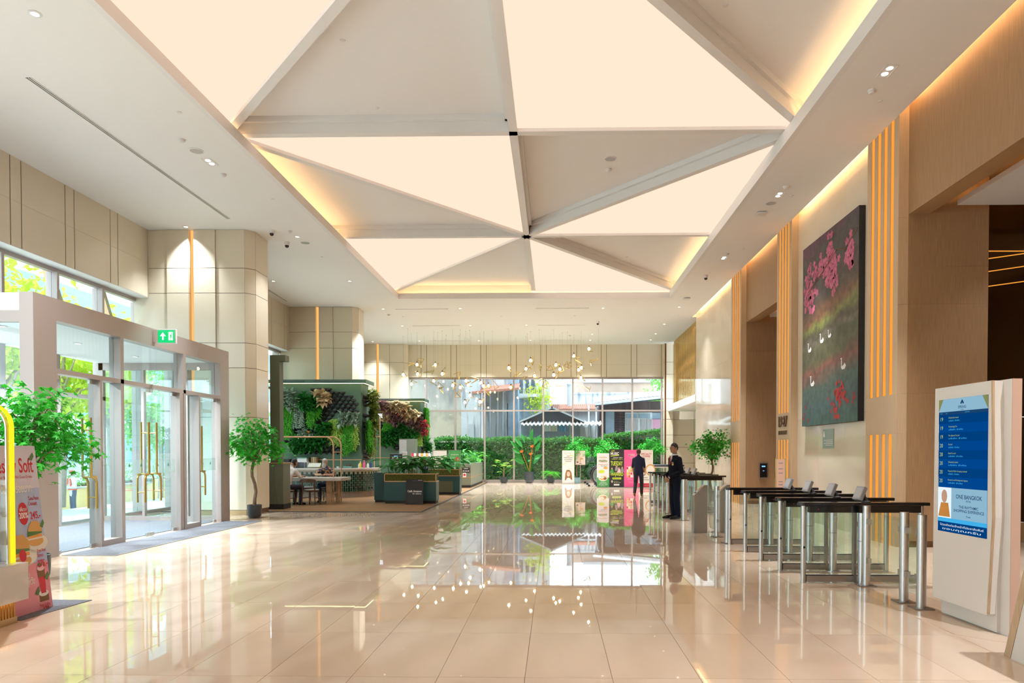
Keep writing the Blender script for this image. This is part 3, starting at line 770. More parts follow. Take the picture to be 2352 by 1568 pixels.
B('wall', -hw, hw - 0.25, 0.3, 2.0, 0, ze, M['blue_wall'], t); B('wall', hw - 0.25, a1 - 0.2, 0.4, 2.0, 0, ze - 0.05, M['plaster_white'], t)
for px in (1218, 1247, 1310, 1356): B('post', X40(px, Yg) - g0 - 0.05, X40(px, Yg) - g0 + 0.05, -0.1, 0.0, 0, ze, M['roof_grey'], t)
B('door', X40(1333, Yg) - g0, X40(1352, Yg) - g0, 0.33, 0.4, 0, ze - 0.3, M['screen_grey'], t)
for k, (px, m, nm) in enumerate(((1257, 'laundry_white', 'white cloth hanging on line under the shed eaves'), (1272, 'laundry_cream', 'cream cloth hanging between white and blue ones'), (1291, 'laundry_blue', 'bright blue cloth hanging on line under the shed eaves'))):
    x = X40(px, Yg - 0.25); mb = MB(); z1 = Zat(974, Yg) ; z0 = z1 - 0.42
    for i in range(8):
        xa, xb = x - 0.2 + i * 0.05, x - 0.15 + i * 0.05; w0, w1 = 0.03 * math.sin(i * 1.7), 0.03 * math.sin((i + 1) * 1.7)
        mb.add([(xa, Yg - 0.25 + w0, z0), (xb, Yg - 0.25 + w1, z0), (xb, Yg - 0.25, z1), (xa, Yg - 0.25, z1), (xa, Yg - 0.22 + w0, z0), (xb, Yg - 0.22 + w1, z0), (xb, Yg - 0.22, z1), (xa, Yg - 0.22, z1)],
               [(0, 1, 2, 3), (7, 6, 5, 4), (0, 4, 5, 1), (3, 2, 6, 7)])
    mb.obj('hanging_laundry', M[m], label=nm, cat='laundry', group='laundry under the shed roof')
# tiled roof and pale brick wall, chimney
t = thing('tiled_roof_house', 'house with a low red tiled roof behind the shed', 'building', (X40(1300, 47), 47, -0.1))
o0 = X40(1300, 47); x0, x1 = X40(1222, 47) - o0, X40(1378, 47) - o0
B('wall', x0, x1, 0.4, 4, 0, Zat(940, 47), M['plaster_white'], t)
for k in range(34):
    xx = x0 + (x1 - x0) * k / 34
    MB().cyl((xx, -0.3, Zat(941, 47) + 0.1), (xx, 1.8, Zat(932, 47) + 0.3), 0.07, n=6).obj('roof_tile', M['roof_red'], t)
t = thing('brick_building', 'pale brick building standing behind the tiled roof', 'building', (X40(1405, 54), 54, -0.1))
o0 = X40(1405, 54)
B('wall', X40(1312, 54) - o0, X40(1501, 54) - o0, 0, 6, 0, Zat(873, 54), M['brick_pale'], t)
B('coping', X40(1340, 54) - o0, X40(1502, 54) - o0, -0.2, 0, Zat(876, 54), Zat(869, 54), M['roof_grey'], t)
B('string_course', X40(1312, 54) - o0, X40(1501, 54) - o0, -0.12, 0, Zat(902, 54), Zat(898, 54), M['plaster_white'], t)
B('lower_wall', X40(1312, 54) - o0, X40(1501, 54) - o0, -0.08, 0, 0, Zat(900, 54), M['plaster_white'], t)
c = onY(1308, 930, 48)
MB().cyl((c.x, 48, 0), (c.x, 48, Zat(884, 48)), 0.17, n=16).cyl((c.x, 48, Zat(884, 48)), (c.x, 48, Zat(881, 48)), 0.21, n=16).obj('chimney_flue', M['roof_grey'], smooth=40, label='round grey metal chimney flue behind the sheds', cat='chimney')
# right timber house
Yh = 41.6
o0 = X40(1450, Yh)
t = thing('timber_house', 'dark timber house with a sloping lean-to roof', 'building', (o0, Yh, -0.1))
def xh(px): return X40(px, Yh) - o0
def zh(py): return Zat(py, Yh) + 0.1
B('wall', xh(1378), xh(1528), 0.5, 4, 0, zh(930), M['timber_dark'], t)
a, b = Vector((xh(1366), 0, zh(925))), Vector((xh(1532), 0, zh(908)))
MB().obox((a + b) / 2 + Vector((0, 0.6, 0.12)), (b - a) / 2, (0, 1.2, 0.25), (0, 0, 0.06)).obj('roof', M['roof_white'], t)
MB().obox((a + b) / 2 + Vector((0, -0.4, -0.12)), (b - a) / 2, (0, 0.03, 0), (0, 0, 0.12)).obj('fascia', M['shade_interior'], t)
for k in range(14): B('siding_board', xh(1413), xh(1440), 0.42, 0.5, zh(1000) + k * 0.1, zh(1000) + k * 0.1 + 0.07, M['timber_dark'], t)
B('upper_wall', xh(1380), xh(1528), 0.45, 0.5, zh(946), zh(920), M['timber_dark'], t)
B('window_frame', xh(1437), xh(1500), 0.38, 0.46, zh(992), zh(946), M['roof_white'], t)
for px in (1440, 1456, 1474, 1488): B('curtain', xh(px), xh(px + 11), 0.34, 0.38, zh(988), zh(962), M['curtain'], t)
for px in (1440, 1469): B('fanlight', xh(px), xh(px + 26), 0.34, 0.38, zh(959), zh(949), M['blue_wall'], t)
B('pink_panel', xh(1500), xh(1520), 0.4, 0.5, zh(992), zh(962), M['pink_panel'], t)
B('blue_panel', xh(1500), xh(1520), 0.4, 0.5, zh(961), zh(947), M['blue_wall'], t)
B('side_wall', xh(1392), xh(1412), 0.3, 0.5, 0, zh(940), M['blue_wall'], t)
for px in (1352, 1369): MB().tube([(xh(px), -0.3, 0), (xh(px), -0.3, zh(930))], 0.05, 8).obj('post', M['roof_white'], t)
def street_tree(x, y, z0, h, rx, rz, n, m, label, ls=0.22, trunk_h=None, seed=1):
    rg = random.Random(seed)
    t = thing('street_tree', label, 'tree', (x, y, z0), 0, 'trees outside')
    th = trunk_h or h * 0.5
    mb = MB(); mb.tube([(0, 0, 0), (0.06, 0.03, th * 0.5), (0.0, 0.1, th), (0.1, 0.1, h * 0.8)], [0.13, 0.11, 0.09, 0.03], 8)
    for k in range(7):
        a = k * 2.4; r_ = rx * 0.7
        mb.tube([(0, 0.05, th * (0.75 + 0.06 * k)), (math.cos(a) * r_ * 0.5, math.sin(a) * r_ * 0.5, th + rz * 0.2 + 0.1 * k), (math.cos(a) * r_, math.sin(a) * r_, th + rz * (0.3 + 0.1 * k))], [0.05, 0.03, 0.012], 6)
    mb.obj('trunk', M['bark_pale'], t, smooth=60)
    mb = MB(); cz = h - rz
    cl = [(rdir(rg) * rg.uniform(0.35, 0.95)) for _ in range(34)]
    for k in range(n):
        c = cl[k % len(cl)]; p = Vector((c.x * rx, c.y * rx, cz + c.z * rz)) + Vector((rg.gauss(0, rx * 0.16), rg.gauss(0, rx * 0.16), rg.gauss(0, rz * 0.13)))
        d = rdir(rg); d.z -= 0.5; s = ls * rg.uniform(0.6, 1.3); leaf(mb, p, d, rdir(rg), s, s * 0.55)
    mb.obj('foliage', m, t, kind='stuff')
    return t
street_tree(X40(1513, 50), 50, -0.1, Zat(868, 50) + 1.0, 0.9, 2.0, 900, M['leaf_street'], 'green tree beside the pale brick building', 0.25, seed=4)

# ================================================================ OUTSIDE, STREET SIDE
g = MB()
g.add([(-10.6, -20, -0.02), (-13.5, -20, -0.03), (-20, -20, -0.95), (-70, -20, -1.0), (-70, 110, -1.0), (-20, 110, -0.95), (-13.5, 110, -0.03), (-10.6, 110, -0.02)],
      [(0, 1, 6, 7), (1, 2, 5, 6), (2, 3, 4, 5)])
g.obj('ground_street', M['paving'], kind='structure')
mat('wall_yellow', (0.78, 0.58, 0.28), 0.9)
mat('facade_pale', (0.70, 0.75, 0.80), 0.8, var=(0.4, 0.1))
mat('facade_glass', (0.16, 0.34, 0.40), 0.12, spec=0.8)
t = thing('planter_wall', 'low ochre garden wall edging the sloping drive outside', 'garden wall', (-21, 29.5, -0.97))
MB().obox((0, 1.5, 0.45), (0.15, 0, 0), (0, 5.5, 0), (0, 0, 0.48)).obj('wall', M['wall_yellow'], t, bev=0.02)
MB().obox((0, 1.5, 0.96), (0.2, 0, 0), (0, 5.5, 0), (0, 0, 0.03)).obj('coping', M['plaster_white'], t)
MB().obox((0.0, 24, 0.55), (0.15, 0, 0), (0, 16.5, 0), (0, 0, 0.55)).obj('wall', M['wall_yellow'], t)
t = thing('street_hedge', 'leafy shrubs growing behind the ochre garden wall', 'hedge', (-23.3, 40, -0.97))
mb = MB(); rg = random.Random(5)
for k in range(4200):
    y = rg.uniform(-17, 22); p = (rg.gauss(0, 0.45), y, 1.0 + abs(rg.gauss(0, 0.45)) + 0.25 * math.sin(y * 1.3)); s = rg.uniform(0.12, 0.3); leaf(mb, p, rdir(rg), (0, 0, 1), s, s * 0.5)
mb.obj('foliage', M['leaf_street'], t, kind='stuff'); B('soil_bed', -0.9, 0.9, -17, 22, 0.05, 0.95, M['soil'], t)
street_tree(-15.2, 21.6, -0.15, 6.6, 1.9, 2.0, 2600, M['leaf_yellow'], 'yellow-green tree seen through the first door bay', 0.26, 3.2, 11)
street_tree(-13.6, 17.0, -0.1, 6.9, 1.7, 1.9, 2000, M['leaf_yellow'], 'leafy tree at left edge seen through the portal side glass', 0.26, 3.2, 12)
street_tree(-18.5, 33.0, -0.9, 7.4, 2.4, 2.6, 2600, M['leaf_street'], 'green tree seen through the double doors', 0.26, 3.4, 13)
street_tree(-17.0, 37.5, -0.8, 7.0, 2.2, 2.4, 2000, M['leaf_street'], 'green tree seen through the last door bay', 0.26, 3.2, 14)
street_tree(-24.0, 26.0, -0.97, 7.5, 2.4, 2.6, 1800, M['leaf_street'], 'green tree across the drive behind the outdoor guard', 0.26, 3.2, 15)
street_tree(-16.5, 26.0, -0.5, 6.8, 2.0, 2.0, 1800, M['leaf_yellow'], 'slender yellow-green tree behind the first street tree', 0.26, 3.4, 16)
t = thing('office_block', 'pale office block across the street with glass bands', 'building', (-40, 45, -1.0))
B('wall', -4, 0, -50, 60, 0, 26, M['facade_pale'], t)
for k in range(6):
    for q in range(18): B('window', 0.0, 0.06, -48 + q * 6, -43.4 + q * 6, 1.6 + k * 4, 4.2 + k * 4, M['facade_glass'], t)
# canopy struts over the entrance roof
for k, (y, lb) in enumerate(((16.6, 'slanted bronze canopy strut nearest the column, outside the high window'), (14.9, 'slanted bronze canopy strut in the middle high window'))):
    MB().obox((-10.55, y, 4.9), (0.08, 0, 0), (0, 0.06, 0.0), (0.0, 0.5, -1.0)).obj('canopy_strut', M['skirting_bronze'], label=lb, cat='strut')
# cones and barrier
mat('cone_red', (0.75, 0.10, 0.06), 0.5); mat('barrier_red', (0.6, 0.12, 0.10), 0.5)
for (px, py, d, lb) in ((254, 1182, 30, 'red and white traffic cone beside the outdoor guard'), (404, 1178, 33, 'red and white traffic cone behind the double doors'), (436, 1178, 33.5, 'red and white traffic cone seen through the narrow sidelight')):
    p = onY(px, py, d); t = thing('traffic_cone', lb, 'traffic cone', (p.x, p.y, p.z))
    MB().lathe([(0.19, 0.04), (0.13, 0.3)], 16).obj('cone_lower', M['cone_red'], t, smooth=60); MB().lathe([(0.13, 0.3), (0.09, 0.5)], 16).obj('white_band', M['plastic_white'], t, smooth=60)
    MB().lathe([(0.09, 0.5), (0.03, 0.78)], 16).obj('cone_top', M['cone_red'], t, smooth=60); B('base', -0.22, 0.22, -0.22, 0.22, 0, 0.04, M['cone_red'], t)
p = onY(335, 1180, 31)
t = thing('crowd_barrier', 'red and white metal crowd barrier outside the double doors', 'barrier', p, 0.15)
MB().tube([(-1.0, 0, 0.1), (-1.0, 0, 1.05), (1.0, 0, 1.05), (1.0, 0, 0.1)], 0.025, 8).obj('frame', M['barrier_red'], t)
for k in range(8): MB().cyl((-0.85 + k * 0.24, 0, 0.2), (-0.85 + k * 0.24, 0, 1.03), 0.012, n=6).obj('bar', M['plastic_white'], t)
MB().tube([(-1.0, 0, 0.2), (1.0, 0, 0.2)], 0.02, 6).obj('bottom_rail', M['barrier_red'], t)
for s in (-0.8, 0.8): MB().tube([(s, -0.3, 0.0), (s, 0, 0.14), (s, 0.3, 0.0)], 0.02, 6).obj('foot', M['barrier_red'], t)
# ================================================================ ENTRANCE PORTAL (glazed lobby box on the left)
XP = -7.37
PY0, PY1, PZ = 9.95, 16.0, 3.82
portal = thing('entrance_portal', 'grey metal entrance portal with glazed door bays', 'entrance', (XP, 12.97, 0))
def pb(name, x0, x1, y0, y1, z0, z1, m=None, parent=None, **k):
    return B(name, x0 - XP, x1 - XP, y0 - 12.97, y1 - 12.97, z0, z1, m or M['portal_metal'], parent or portal, **k)
pb('pillar', XP - 0.2, XP, PY0, 10.42, 0, PZ); pb('pillar', XP - 0.2, XP, 15.58, PY1, 0, PZ)
for a, b in ((10.42, 11.0), (11.003, 12.9), (12.903, 14.6), (14.603, 15.58)):
    pb('header_panel', XP - 0.2, XP, a, b, 3.50, PZ)
pb('roof_slab', -10.35, XP - 0.2, PY0, PY1, 3.56, PZ - 0.01, M['ceiling_white'])
for (ya, yb) in ((PY0, PY0 + 0.1), (PY1 - 0.1, PY1)):
    pb('side_header', -10.3, XP - 0.2, ya, yb, 3.40, 3.56)
    pb('side_rail', -10.3, XP - 0.2, ya, yb, 0, 0.1)
    for xx in (-9.3, -8.3): pb('side_mullion', xx - 0.03, xx + 0.03, ya, yb, 0.1, 3.40)
    for xa, xb in ((-10.3, -9.33), (-9.27, -8.33), (-8.27, XP - 0.2)): pb('side_pane', xa, xb, ya + 0.045, ya + 0.055, 0.1, 3.40, M['glass_door'])
ZT0, ZT1 = 2.72, 2.79
for y in (12.02, 14.07): pb('mullion', XP - 0.2, XP, y - 0.045, y + 0.045, 0, 3.5)
pb('transom', XP - 0.2, XP, 10.42, 15.58, ZT0, ZT1)
for (ya, yb) in ((11.42, 11.48), (14.63, 14.69)): pb('mullion', XP - 0.2, XP, ya, yb, 0, ZT0)
for (ya, yb) in ((11.48, 11.975), (14.115, 14.63)):
    pb('sill_rail', XP - 0.2, XP, ya, yb, 0, 0.1); pb('sidelight_pane', XP - 0.13, XP - 0.12, ya, yb, 0.1, ZT0, M['glass_door'])
pb('post', XP - 0.2, XP, 13.88, 14.0, 0, ZT0)
for (ya, yb) in ((10.42, 11.975), (12.065, 14.025), (14.115, 15.58)): pb('transom_pane', XP - 0.13, XP - 0.12, ya, yb, ZT1, 3.5, M['glass_door'])
# outer row of posts and panes
for y in (10.0, 11.5, 12.97, 14.45, 15.95): pb('outer_post', -10.35, -10.2, y - 0.05, y + 0.05, 0, 3.56)
pb('outer_transom', -10.35, -10.2, PY0, PY1, 2.72, 2.8)
for a, b in ((10.05, 11.45), (14.5, 15.9)): pb('outer_pane', -10.28, -10.27, a, b, 0.02, 2.72, M['glass_door'])
mat('frost', (0.75, 0.9, 0.86), 0.7)
def text_me(s, size=1.0, bold=0.0, align='CENTER', extr=0.0, name='lettering', mt=None, squash=1.0):
    cu = bpy.data.curves.new('tmp', 'FONT'); cu.body = s; cu.size = size; cu.align_x = align; cu.align_y = 'CENTER'
    cu.offset = bold * size; cu.extrude = extr; cu.resolution_u = 3
    o = bpy.data.objects.new('tmp', cu); COL.objects.link(o)
    dg = bpy.context.evaluated_depsgraph_get(); me = bpy.data.meshes.new_from_object(o.evaluated_get(dg))
    bpy.data.objects.remove(o); bpy.data.curves.remove(cu)
    me.name = name; me.materials.clear()
    if mt is not None: me.materials.append(mt)
    return me
def flat(mb_pts, z=0.0): return [(x, y, z) for x, y in mb_pts]
drop_me = MB()
drop_me.poly([(0, 0.05, 0), (-0.035, -0.03, 0), (-0.01, -0.012, 0), (0, -0.04, 0), (0.01, -0.012, 0), (0.035, -0.03, 0)])
drop_me = drop_me.mesh('emblem', None); mat('emblem_grey', (0.10, 0.28, 0.28), 0.5); drop_me.materials.append(M['emblem_grey'])
def handle_me(s):
    mb = MB(); x = 0.07
    mb.tube([(x, 0, 2.1), (x, 0, 1.17), (x, s * 0.012, 1.15), (x, s * 0.10, 1.12), (x, s * 0.13, 1.06), (x, s * 0.13, 0.64)], 0.019, 10)
    mb.cyl((0, 0, 1.9), (x, 0, 1.9), 0.012); mb.cyl((0, s * 0.13, 0.82), (x, s * 0.13, 0.82), 0.012); mb.cyl((0, s * 0.02, 1.15), (x, s * 0.02, 1.15), 0.012)
    mb.tube([(x, 0, 1.15), (x, s * 0.13, 1.15)], 0.017, 8)
    return mb
def door(n, ya, yb, hs, hy, label=None):
    """glass leaf between ya and yb, handle on the hy side, hs = which way the handle steps"""
    d = bpy.data.objects.new('door_%d' % n, MB().box(-0.006, 0.006, ya - 12.97 + 0.006, yb - 12.97 - 0.006, 0.012, ZT0 - 0.012).mesh('door', M['glass_door'])); COL.objects.link(d)
    d.location = (XP - 0.1, 12.97, 0); d['kind'] = 'structure'
    for sx_ in (1, -1):
        h = handle_me(hs)
        if sx_ < 0: h.v = [(-x, y, z) for x, y, z in h.v]; h.f = [q[::-1] for q in h.f]
        h.v = [(x, y + hy - 12.97, z) for x, y, z in h.v]
        h.obj('pull_handle', M['brass'], d, smooth=40)
    for yy in ((ya + 0.005, ya + 0.12), (yb - 0.12, yb - 0.005)):
        B('patch_fitting', -0.02, 0.02, yy[0] - 12.97, yy[1] - 12.97, 0.008, 0.07, M['steel'], d, bev=0.005)
        B('patch_fitting', -0.02, 0.02, yy[0] - 12.97, yy[1] - 12.97, ZT0 - 0.07, ZT0 - 0.008, M['steel'], d)
    B('frosted_band', 0.0065, 0.0072, ya - 12.97 + 0.02, yb - 12.97 - 0.02, 1.16, 1.42, M['frost_glass'], d)
    for k in range(2):
        e = inst('emblem', drop_me, d, (0.009, ya - 12.97 + (yb - ya) * (0.3 + 0.4 * k), 1.31), (PI / 2, 0, PI / 2))
    return d
glass('frost_glass', (0.92, 0.98, 0.97), 0.5, 0.3, 0.12)
door(1, 10.46, 11.40, 1, 11.22)
door(2, 12.08, 12.97, -1, 12.84)
door(3, 12.97, 13.87, 1, 13.1)
door(4, 14.70, 15.54, 1, 14.80)
for k_, y_ in enumerate((11.2, 13.0, 14.8)):
    t = thing('downlight', ('nearest', 'middle', 'farthest')[k_] + ' recessed downlight in the entrance lobby soffit', 'downlight', (-8.8, y_, 3.559), 0, 'entrance lobby downlights')
    inst('trim_ring', DL_RING, t); inst('lens', DL_LENS, t, (0, 0, -0.002)); spot((0, 0, -0.03), 800, 150, parent=t)
# entrance mats
mat('mat_edge', (0.30, 0.29, 0.28), 0.5, 0.5)
t = thing('entrance_mat', 'long grey entrance mat lying in front of the glass doors', 'mat', (-6.97, 13.15, 0))
B('carpet', -0.39, 0.41, -2.68, 2.62, 0.0, 0.009, M['carpet'], t); MB().box(0.41, 0.425, -2.69, 2.63, 0, 0.011).box(-0.39, 0.41, -2.695, -2.68, 0, 0.011).obj('metal_edge', M['mat_edge'], t)
B('lobby_mat', -10.2, XP - 0.22, 10.1, 15.85, 0.0, 0.01, M['carpet'], label='grey carpet mat inside the glazed entrance lobby', cat='mat')
t = thing('exit_sign', 'green lit exit sign with arrow above the entrance doors', 'exit sign', (XP, 12.99, 3.68))
mat('sign_green', (0.0, 0.42, 0.13), 0.4, emis=(0.0, 0.42, 0.13), es=0.9); mat('sign_white', (0.9, 0.9, 0.9), 0.4, emis=(0.9, 1, 0.92), es=0.7)
B('bracket', -0.004, 0.09, -0.03, 0.03, -0.10, 0.12, M['plastic_white'], t)
B('case', 0.06, 0.42, -0.028, 0.028, -0.14, 0.13, M['plastic_white'], t, bev=0.008)
B('face', 0.09, 0.40, -0.031, -0.0285, -0.12, 0.11, M['sign_green'], t)
y = -0.0325
MB().poly([(0.13 + a, y, b) for a, b in ((0, 0.0), (0.04, 0.0), (0.04, -0.07), (0.07, -0.07), (0.07, 0.0), (0.11, 0.0), (0.055, 0.07))]).obj('arrow', M['sign_white'], t)
MB().add([(0.29, y, -0.075), (0.37, y, -0.075), (0.37, y, 0.075), (0.29, y, 0.075)], [(0, 1, 2, 3)]).obj('door_symbol', M['sign_white'], t)
y = -0.0340
MB().poly([(0.315, y, -0.05), (0.33, y, -0.05), (0.335, y, -0.015), (0.35, y, -0.04), (0.36, y, -0.03), (0.345, y, 0.0), (0.35, y, 0.03), (0.325, y, 0.03), (0.31, y, 0.0), (0.325, y, 0.005)]).obj('running_figure', M['sign_green'], t)
MB().sphere((0.343, y, 0.048), 0.011, 8, 6, (1, 0.05, 1)).obj('figure_head', M['sign_green'], t)
# ================================================================ TEXT ON THINGS
FACE_CAM, FACE_LEFT, FACE_RIGHT = (PI / 2, 0, 0), (PI / 2, 0, -PI / 2), (PI / 2, 0, PI / 2)
def T(s, parent, loc, rot, size, m, bold=0.0, align='CENTER', extr=0.0, width=None, name='lettering', sy=1.0):
    me = text_me(s, size, bold, align, extr, name, m)
    o = inst(name, me, parent, loc, rot)
    xs = [v.co.x for v in me.vertices] or [0]
    w_ = max(xs) - min(xs)
    k = width / w_ if width and w_ > 0 else 1.0
    o.scale = (k, sy, 1)
    return o
def ink(name, col, es=None):
    return mat('ink_' + name, col, 0.6) if es is None else mat('ink_' + name, col, 0.6, emis=col, es=es)
for n_, c_ in dict(black=(0.02, 0.02, 0.02), white=(0.85, 0.85, 0.85), red=(0.55, 0.02, 0.04), grey=(0.25, 0.25, 0.26), lime=(0.55, 0.70, 0.05), green=(0.06, 0.32, 0.08), pink=(0.80, 0.10, 0.30),
                   yellow=(0.85, 0.60, 0.05), gold=(0.55, 0.38, 0.12), orange=(0.75, 0.32, 0.06), brown=(0.20, 0.09, 0.03), bun=(0.62, 0.34, 0.10), skin=(0.72, 0.45, 0.34), navy=(0.02, 0.05, 0.18), lpink=(0.85, 0.55, 0.60), cream=(0.82, 0.80, 0.74)).items(): ink(n_, c_)

# ================================================================ TURNSTILES
def make_gate(name, label, reader):
    t = thing(name, label, 'turnstile', (0, 0, 0), 0, None)
    L = 1.38
    cap = MB(); n = 8
    out = [( -0.07 + 0.06 * (1 - math.cos(a)), -0.06 * math.sin(a)) for a in [PI / 2 - PI * k / n for k in range(n + 1)]]
    pts = [(x, -y) for x, y in out] + [(L + 0.08, -0.06), (L + 0.08, 0.06)]
    cap.prism(pts, 'z', 0.915, 0.957); cap.obj('top_cap', M['black_gloss'], t, bev=0.008)
    B('beam', 0.06, L - 0.02, -0.045, 0.045, 0.835, 0.914, M['black_gloss'], t)
    for x in (0.0, L): MB().cyl((x, 0, 0), (x, 0, 0.915), 0.031, n=16).obj('post', M['steel'], t, smooth=40)
    B('bottom_rail', 0.03, L - 0.03, -0.028, 0.028, 0.012, 0.085, M['steel_dark'], t); B('rail_line', 0.03, L - 0.03, -0.03, 0.03, 0.085, 0.091, M['black_matte'], t)
    B('glass_panel', 0.034, 0.58, -0.005, 0.005, 0.091, 0.835, M['glass_green'], t); B('glass_panel', 0.76, L - 0.034, -0.005, 0.005, 0.091, 0.835, M['glass_green'], t)
    B('frame_plate', 0.585, 0.615, -0.035, 0.035, 0.085, 0.835, M['steel_dark'], t)
    MB().cyl((0.672, -0.04, 0.008), (0.672, -0.04, 0.834), 0.046, n=20).cyl((0.672, -0.04, 0.0), (0.672, -0.04, 0.008), 0.085, n=20).obj('pivot_post', M['steel'], t, smooth=40)
    MB().lathe([(0.0475, 0.50), (0.0475, 0.505)], 20, (0.672, -0.04, 0)).obj('seam_ring', M['black_matte'], t)
    for s, nm in ((-1, 'swing_flap'), (1, 'swing_flap')):
        y0 = -0.04 + s * 0.06
        f = MB().box(0.667, 0.677, min(y0, y0 + s * 0.30), max(y0, y0 + s * 0.30), 0.2, 0.80).obj(nm, M['glass_green'], t)
        for z in (0.32, 0.66): B('hinge_clamp', 0.655, 0.69, min(y0 - s * 0.02, y0 + s * 0.045), max(y0 - s * 0.02, y0 + s * 0.045), z, z + 0.06, M['steel'], f, bev=0.006)
    B('sensor', -0.012, 0.012, -0.034, -0.028, 0.41, 0.435, M['black_matte'], t)
    MB().sphere((0.16, -0.046, 0.875), 0.006, 8, 6).obj('status_lamp', M['ink_red'], t)
    if reader:
        c = Vector((0.66, -0.0, 1.06)); ax = Vector((-0.86, -0.28, 0.42)).normalized()  # screen normal
        u = Vector((0.28, -0.95, 0)).normalized(); u = (u - ax * u.dot(ax)).normalized(); v = ax.cross(u)
        if v.z < 0: v = -v
        r = MB().obox(c, u * 0.065, v * 0.085, ax * 0.025).obj('reader', M['plastic_grey'], t, bev=0.006)
        MB().obox(c + ax * 0.0255, u * 0.05, v * 0.062, ax * 0.001).obj('reader_screen', M['screen_grey'], r)
        MB().tube([c - ax * 0.02, c - ax * 0.06 + Vector((0.01, 0, -0.03)), (0.735, 0, 0.985), (0.735, 0, 0.957)], 0.026, 10).obj('reader_stand', M['black_matte'], t, smooth=40)
        MB().lathe([(0.05, 0.957), (0.05, 0.967), (0.03, 0.975)], 16, (0.735, 0, 0)).obj('stand_foot', M['black_matte'], t)
    return t
gA = make_gate('turnstile', 'nearest turnstile of the near row, beside the standing screen', True)
gA.location = (2.965, 8.5, 0); gA['group'] = 'near row of glass turnstiles'
gA_first = None
for y, lb in ((9.37, 'second turnstile of the near row'), (10.23, 'third turnstile of the near row'), (11.07, 'fourth turnstile of the near row')):
    dup(gA, (2.965, y, 0), 0, lb + ', counted away from the standing screen')
gB = make_gate('turnstile', 'fifth turnstile of the near row, the one without a reader', False); gB.location = (2.955, 12.0, 0); gB['group'] = 'near row of glass turnstiles'
for k, y in enumerate((18.14, 18.97, 19.8, 20.63, 21.5)):
    g_ = dup(gA, (2.90, y, 0), 0, ('first', 'second', 'third', 'fourth', 'last')[k] + ' turnstile of the far row behind the guard')
    g_['group'] = 'far row of glass turnstiles'
def drop_flap(g_):
    for c in list(g_.children):
        if c.name.startswith('swing_flap') and c.data.vertices[0].co.y < -0.1:
            for q in list(c.children): bpy.data.objects.remove(q)
            bpy.data.objects.remove(c)
drop_flap(gA)
for o_ in [o_ for o_ in COL.objects if o_.get('label') == 'first turnstile of the far row behind the guard']: drop_flap(o_)
POST = MB().cyl((0, 0, 0.012), (0, 0, 0.93), 0.045, n=20).mesh('tube', M['steel'], 40); PBASE = MB().box(-0.09, 0.09, -0.09, 0.09, 0, 0.012).mesh('base_plate', M['steel_dark'])
CLAMP = MB().box(-0.02, 0.02, -0.035, 0.035, -0.03, 0.03).mesh('glass_clamp', M['steel'])
def rail_post(x, y, label, clamps=((0, 0.047),), s=1.0):
    t = thing('barrier_post', label, 'post', (x, y, 0), 0, 'steel barrier posts')
    inst('tube', POST, t, sc=(s, s, 1)); inst('base_plate', PBASE, t)
    for dx, dy in clamps:
        for z in (0.3, 0.75): inst('glass_clamp', CLAMP, t, (dx, dy, z))
    return t
rail_post(3.62, 8.30, 'steel barrier post touching the nearest turnstile', ((0, -0.06),))
rail_post(3.62, 7.41, 'steel barrier post in the middle of the glass fence by the screen', ((0, 0.06), (0, -0.06)))
rail_post(3.64, 7.10, 'steel barrier post next to the standing screen', ((0, 0.06),))
rail_post(2.98, 13.04, 'steel barrier post beside the steel card pedestals', ((0, 0.06), (0, -0.06)))
rail_post(2.95, 12.14, 'steel barrier post next to the fifth turnstile', ((0, 0.06),))
rail_post(2.955, 16.18, 'thick steel barrier post right behind the guard', ((0.05, 0.0),), 1.5)
rail_post(2.87, 18.02, 'steel barrier post at the first far turnstile', ((0, -0.06),))
def gpane(x0, y0, x1, y1, label, z0=0.12, z1=0.86):
    d = Vector((x1 - x0, y1 - y0, 0)); n = Vector((-d.y, d.x, 0)).normalized()
    MB().obox(((x0 + x1) / 2, (y0 + y1) / 2, (z0 + z1) / 2), d / 2, n * 0.005, (0, 0, (z1 - z0) / 2)).obj('glass_screen', M['glass_green'], label=label, cat='glass panel', group='glass fence panels')
gpane(3.62, 8.23, 3.62, 7.48, 'glass fence panel between nearest turnstile and middle post')
gpane(3.62, 7.33, 3.64, 7.18, 'narrow glass fence panel beside the standing screen')
gpane(2.98, 12.96, 2.95, 12.22, 'glass fence panel beside the fifth turnstile')
gpane(2.97, 13.12, 2.96, 13.58, 'glass fence panel beside the steel card pedestal')
gpane(3.03, 16.18, 3.75, 15.6, 'wide glass swing panel hinged behind the guard', 0.12, 0.9)
def pedestal(x, y, label):
    t = thing('card_pedestal', label, 'pedestal', (x, y, 0), 0, 'steel card return pedestals')
    MB().prism([(-0.13, 0), (0.13, 0), (0.13, 0.92), (0.07, 0.92), (-0.13, 0.72)], 'y', -0.11, 0.11).obj('body', M['steel_dark'], t, bev=0.006)
    c = Vector((-0.03, -0.0, 0.822)); u = Vector((0.2, 0, 0.2)).normalized(); n = Vector((-u.z, 0, u.x))
    MB().obox(c + u * 0.045 + n * 0.003, u * 0.05, (0, 0.06, 0), n * 0.003).obj('label_plate', M['oak'], t); MB().obox(c - u * 0.075 + n * 0.002, u * 0.012, (0, 0.07, 0), n * 0.004).obj('card_slot', M['black_matte'], t)
pedestal(2.81, 13.78, 'steel card pedestal with sloping top facing the hall')
pedestal(3.28, 13.95, 'second steel card pedestal behind the glass fence panel')

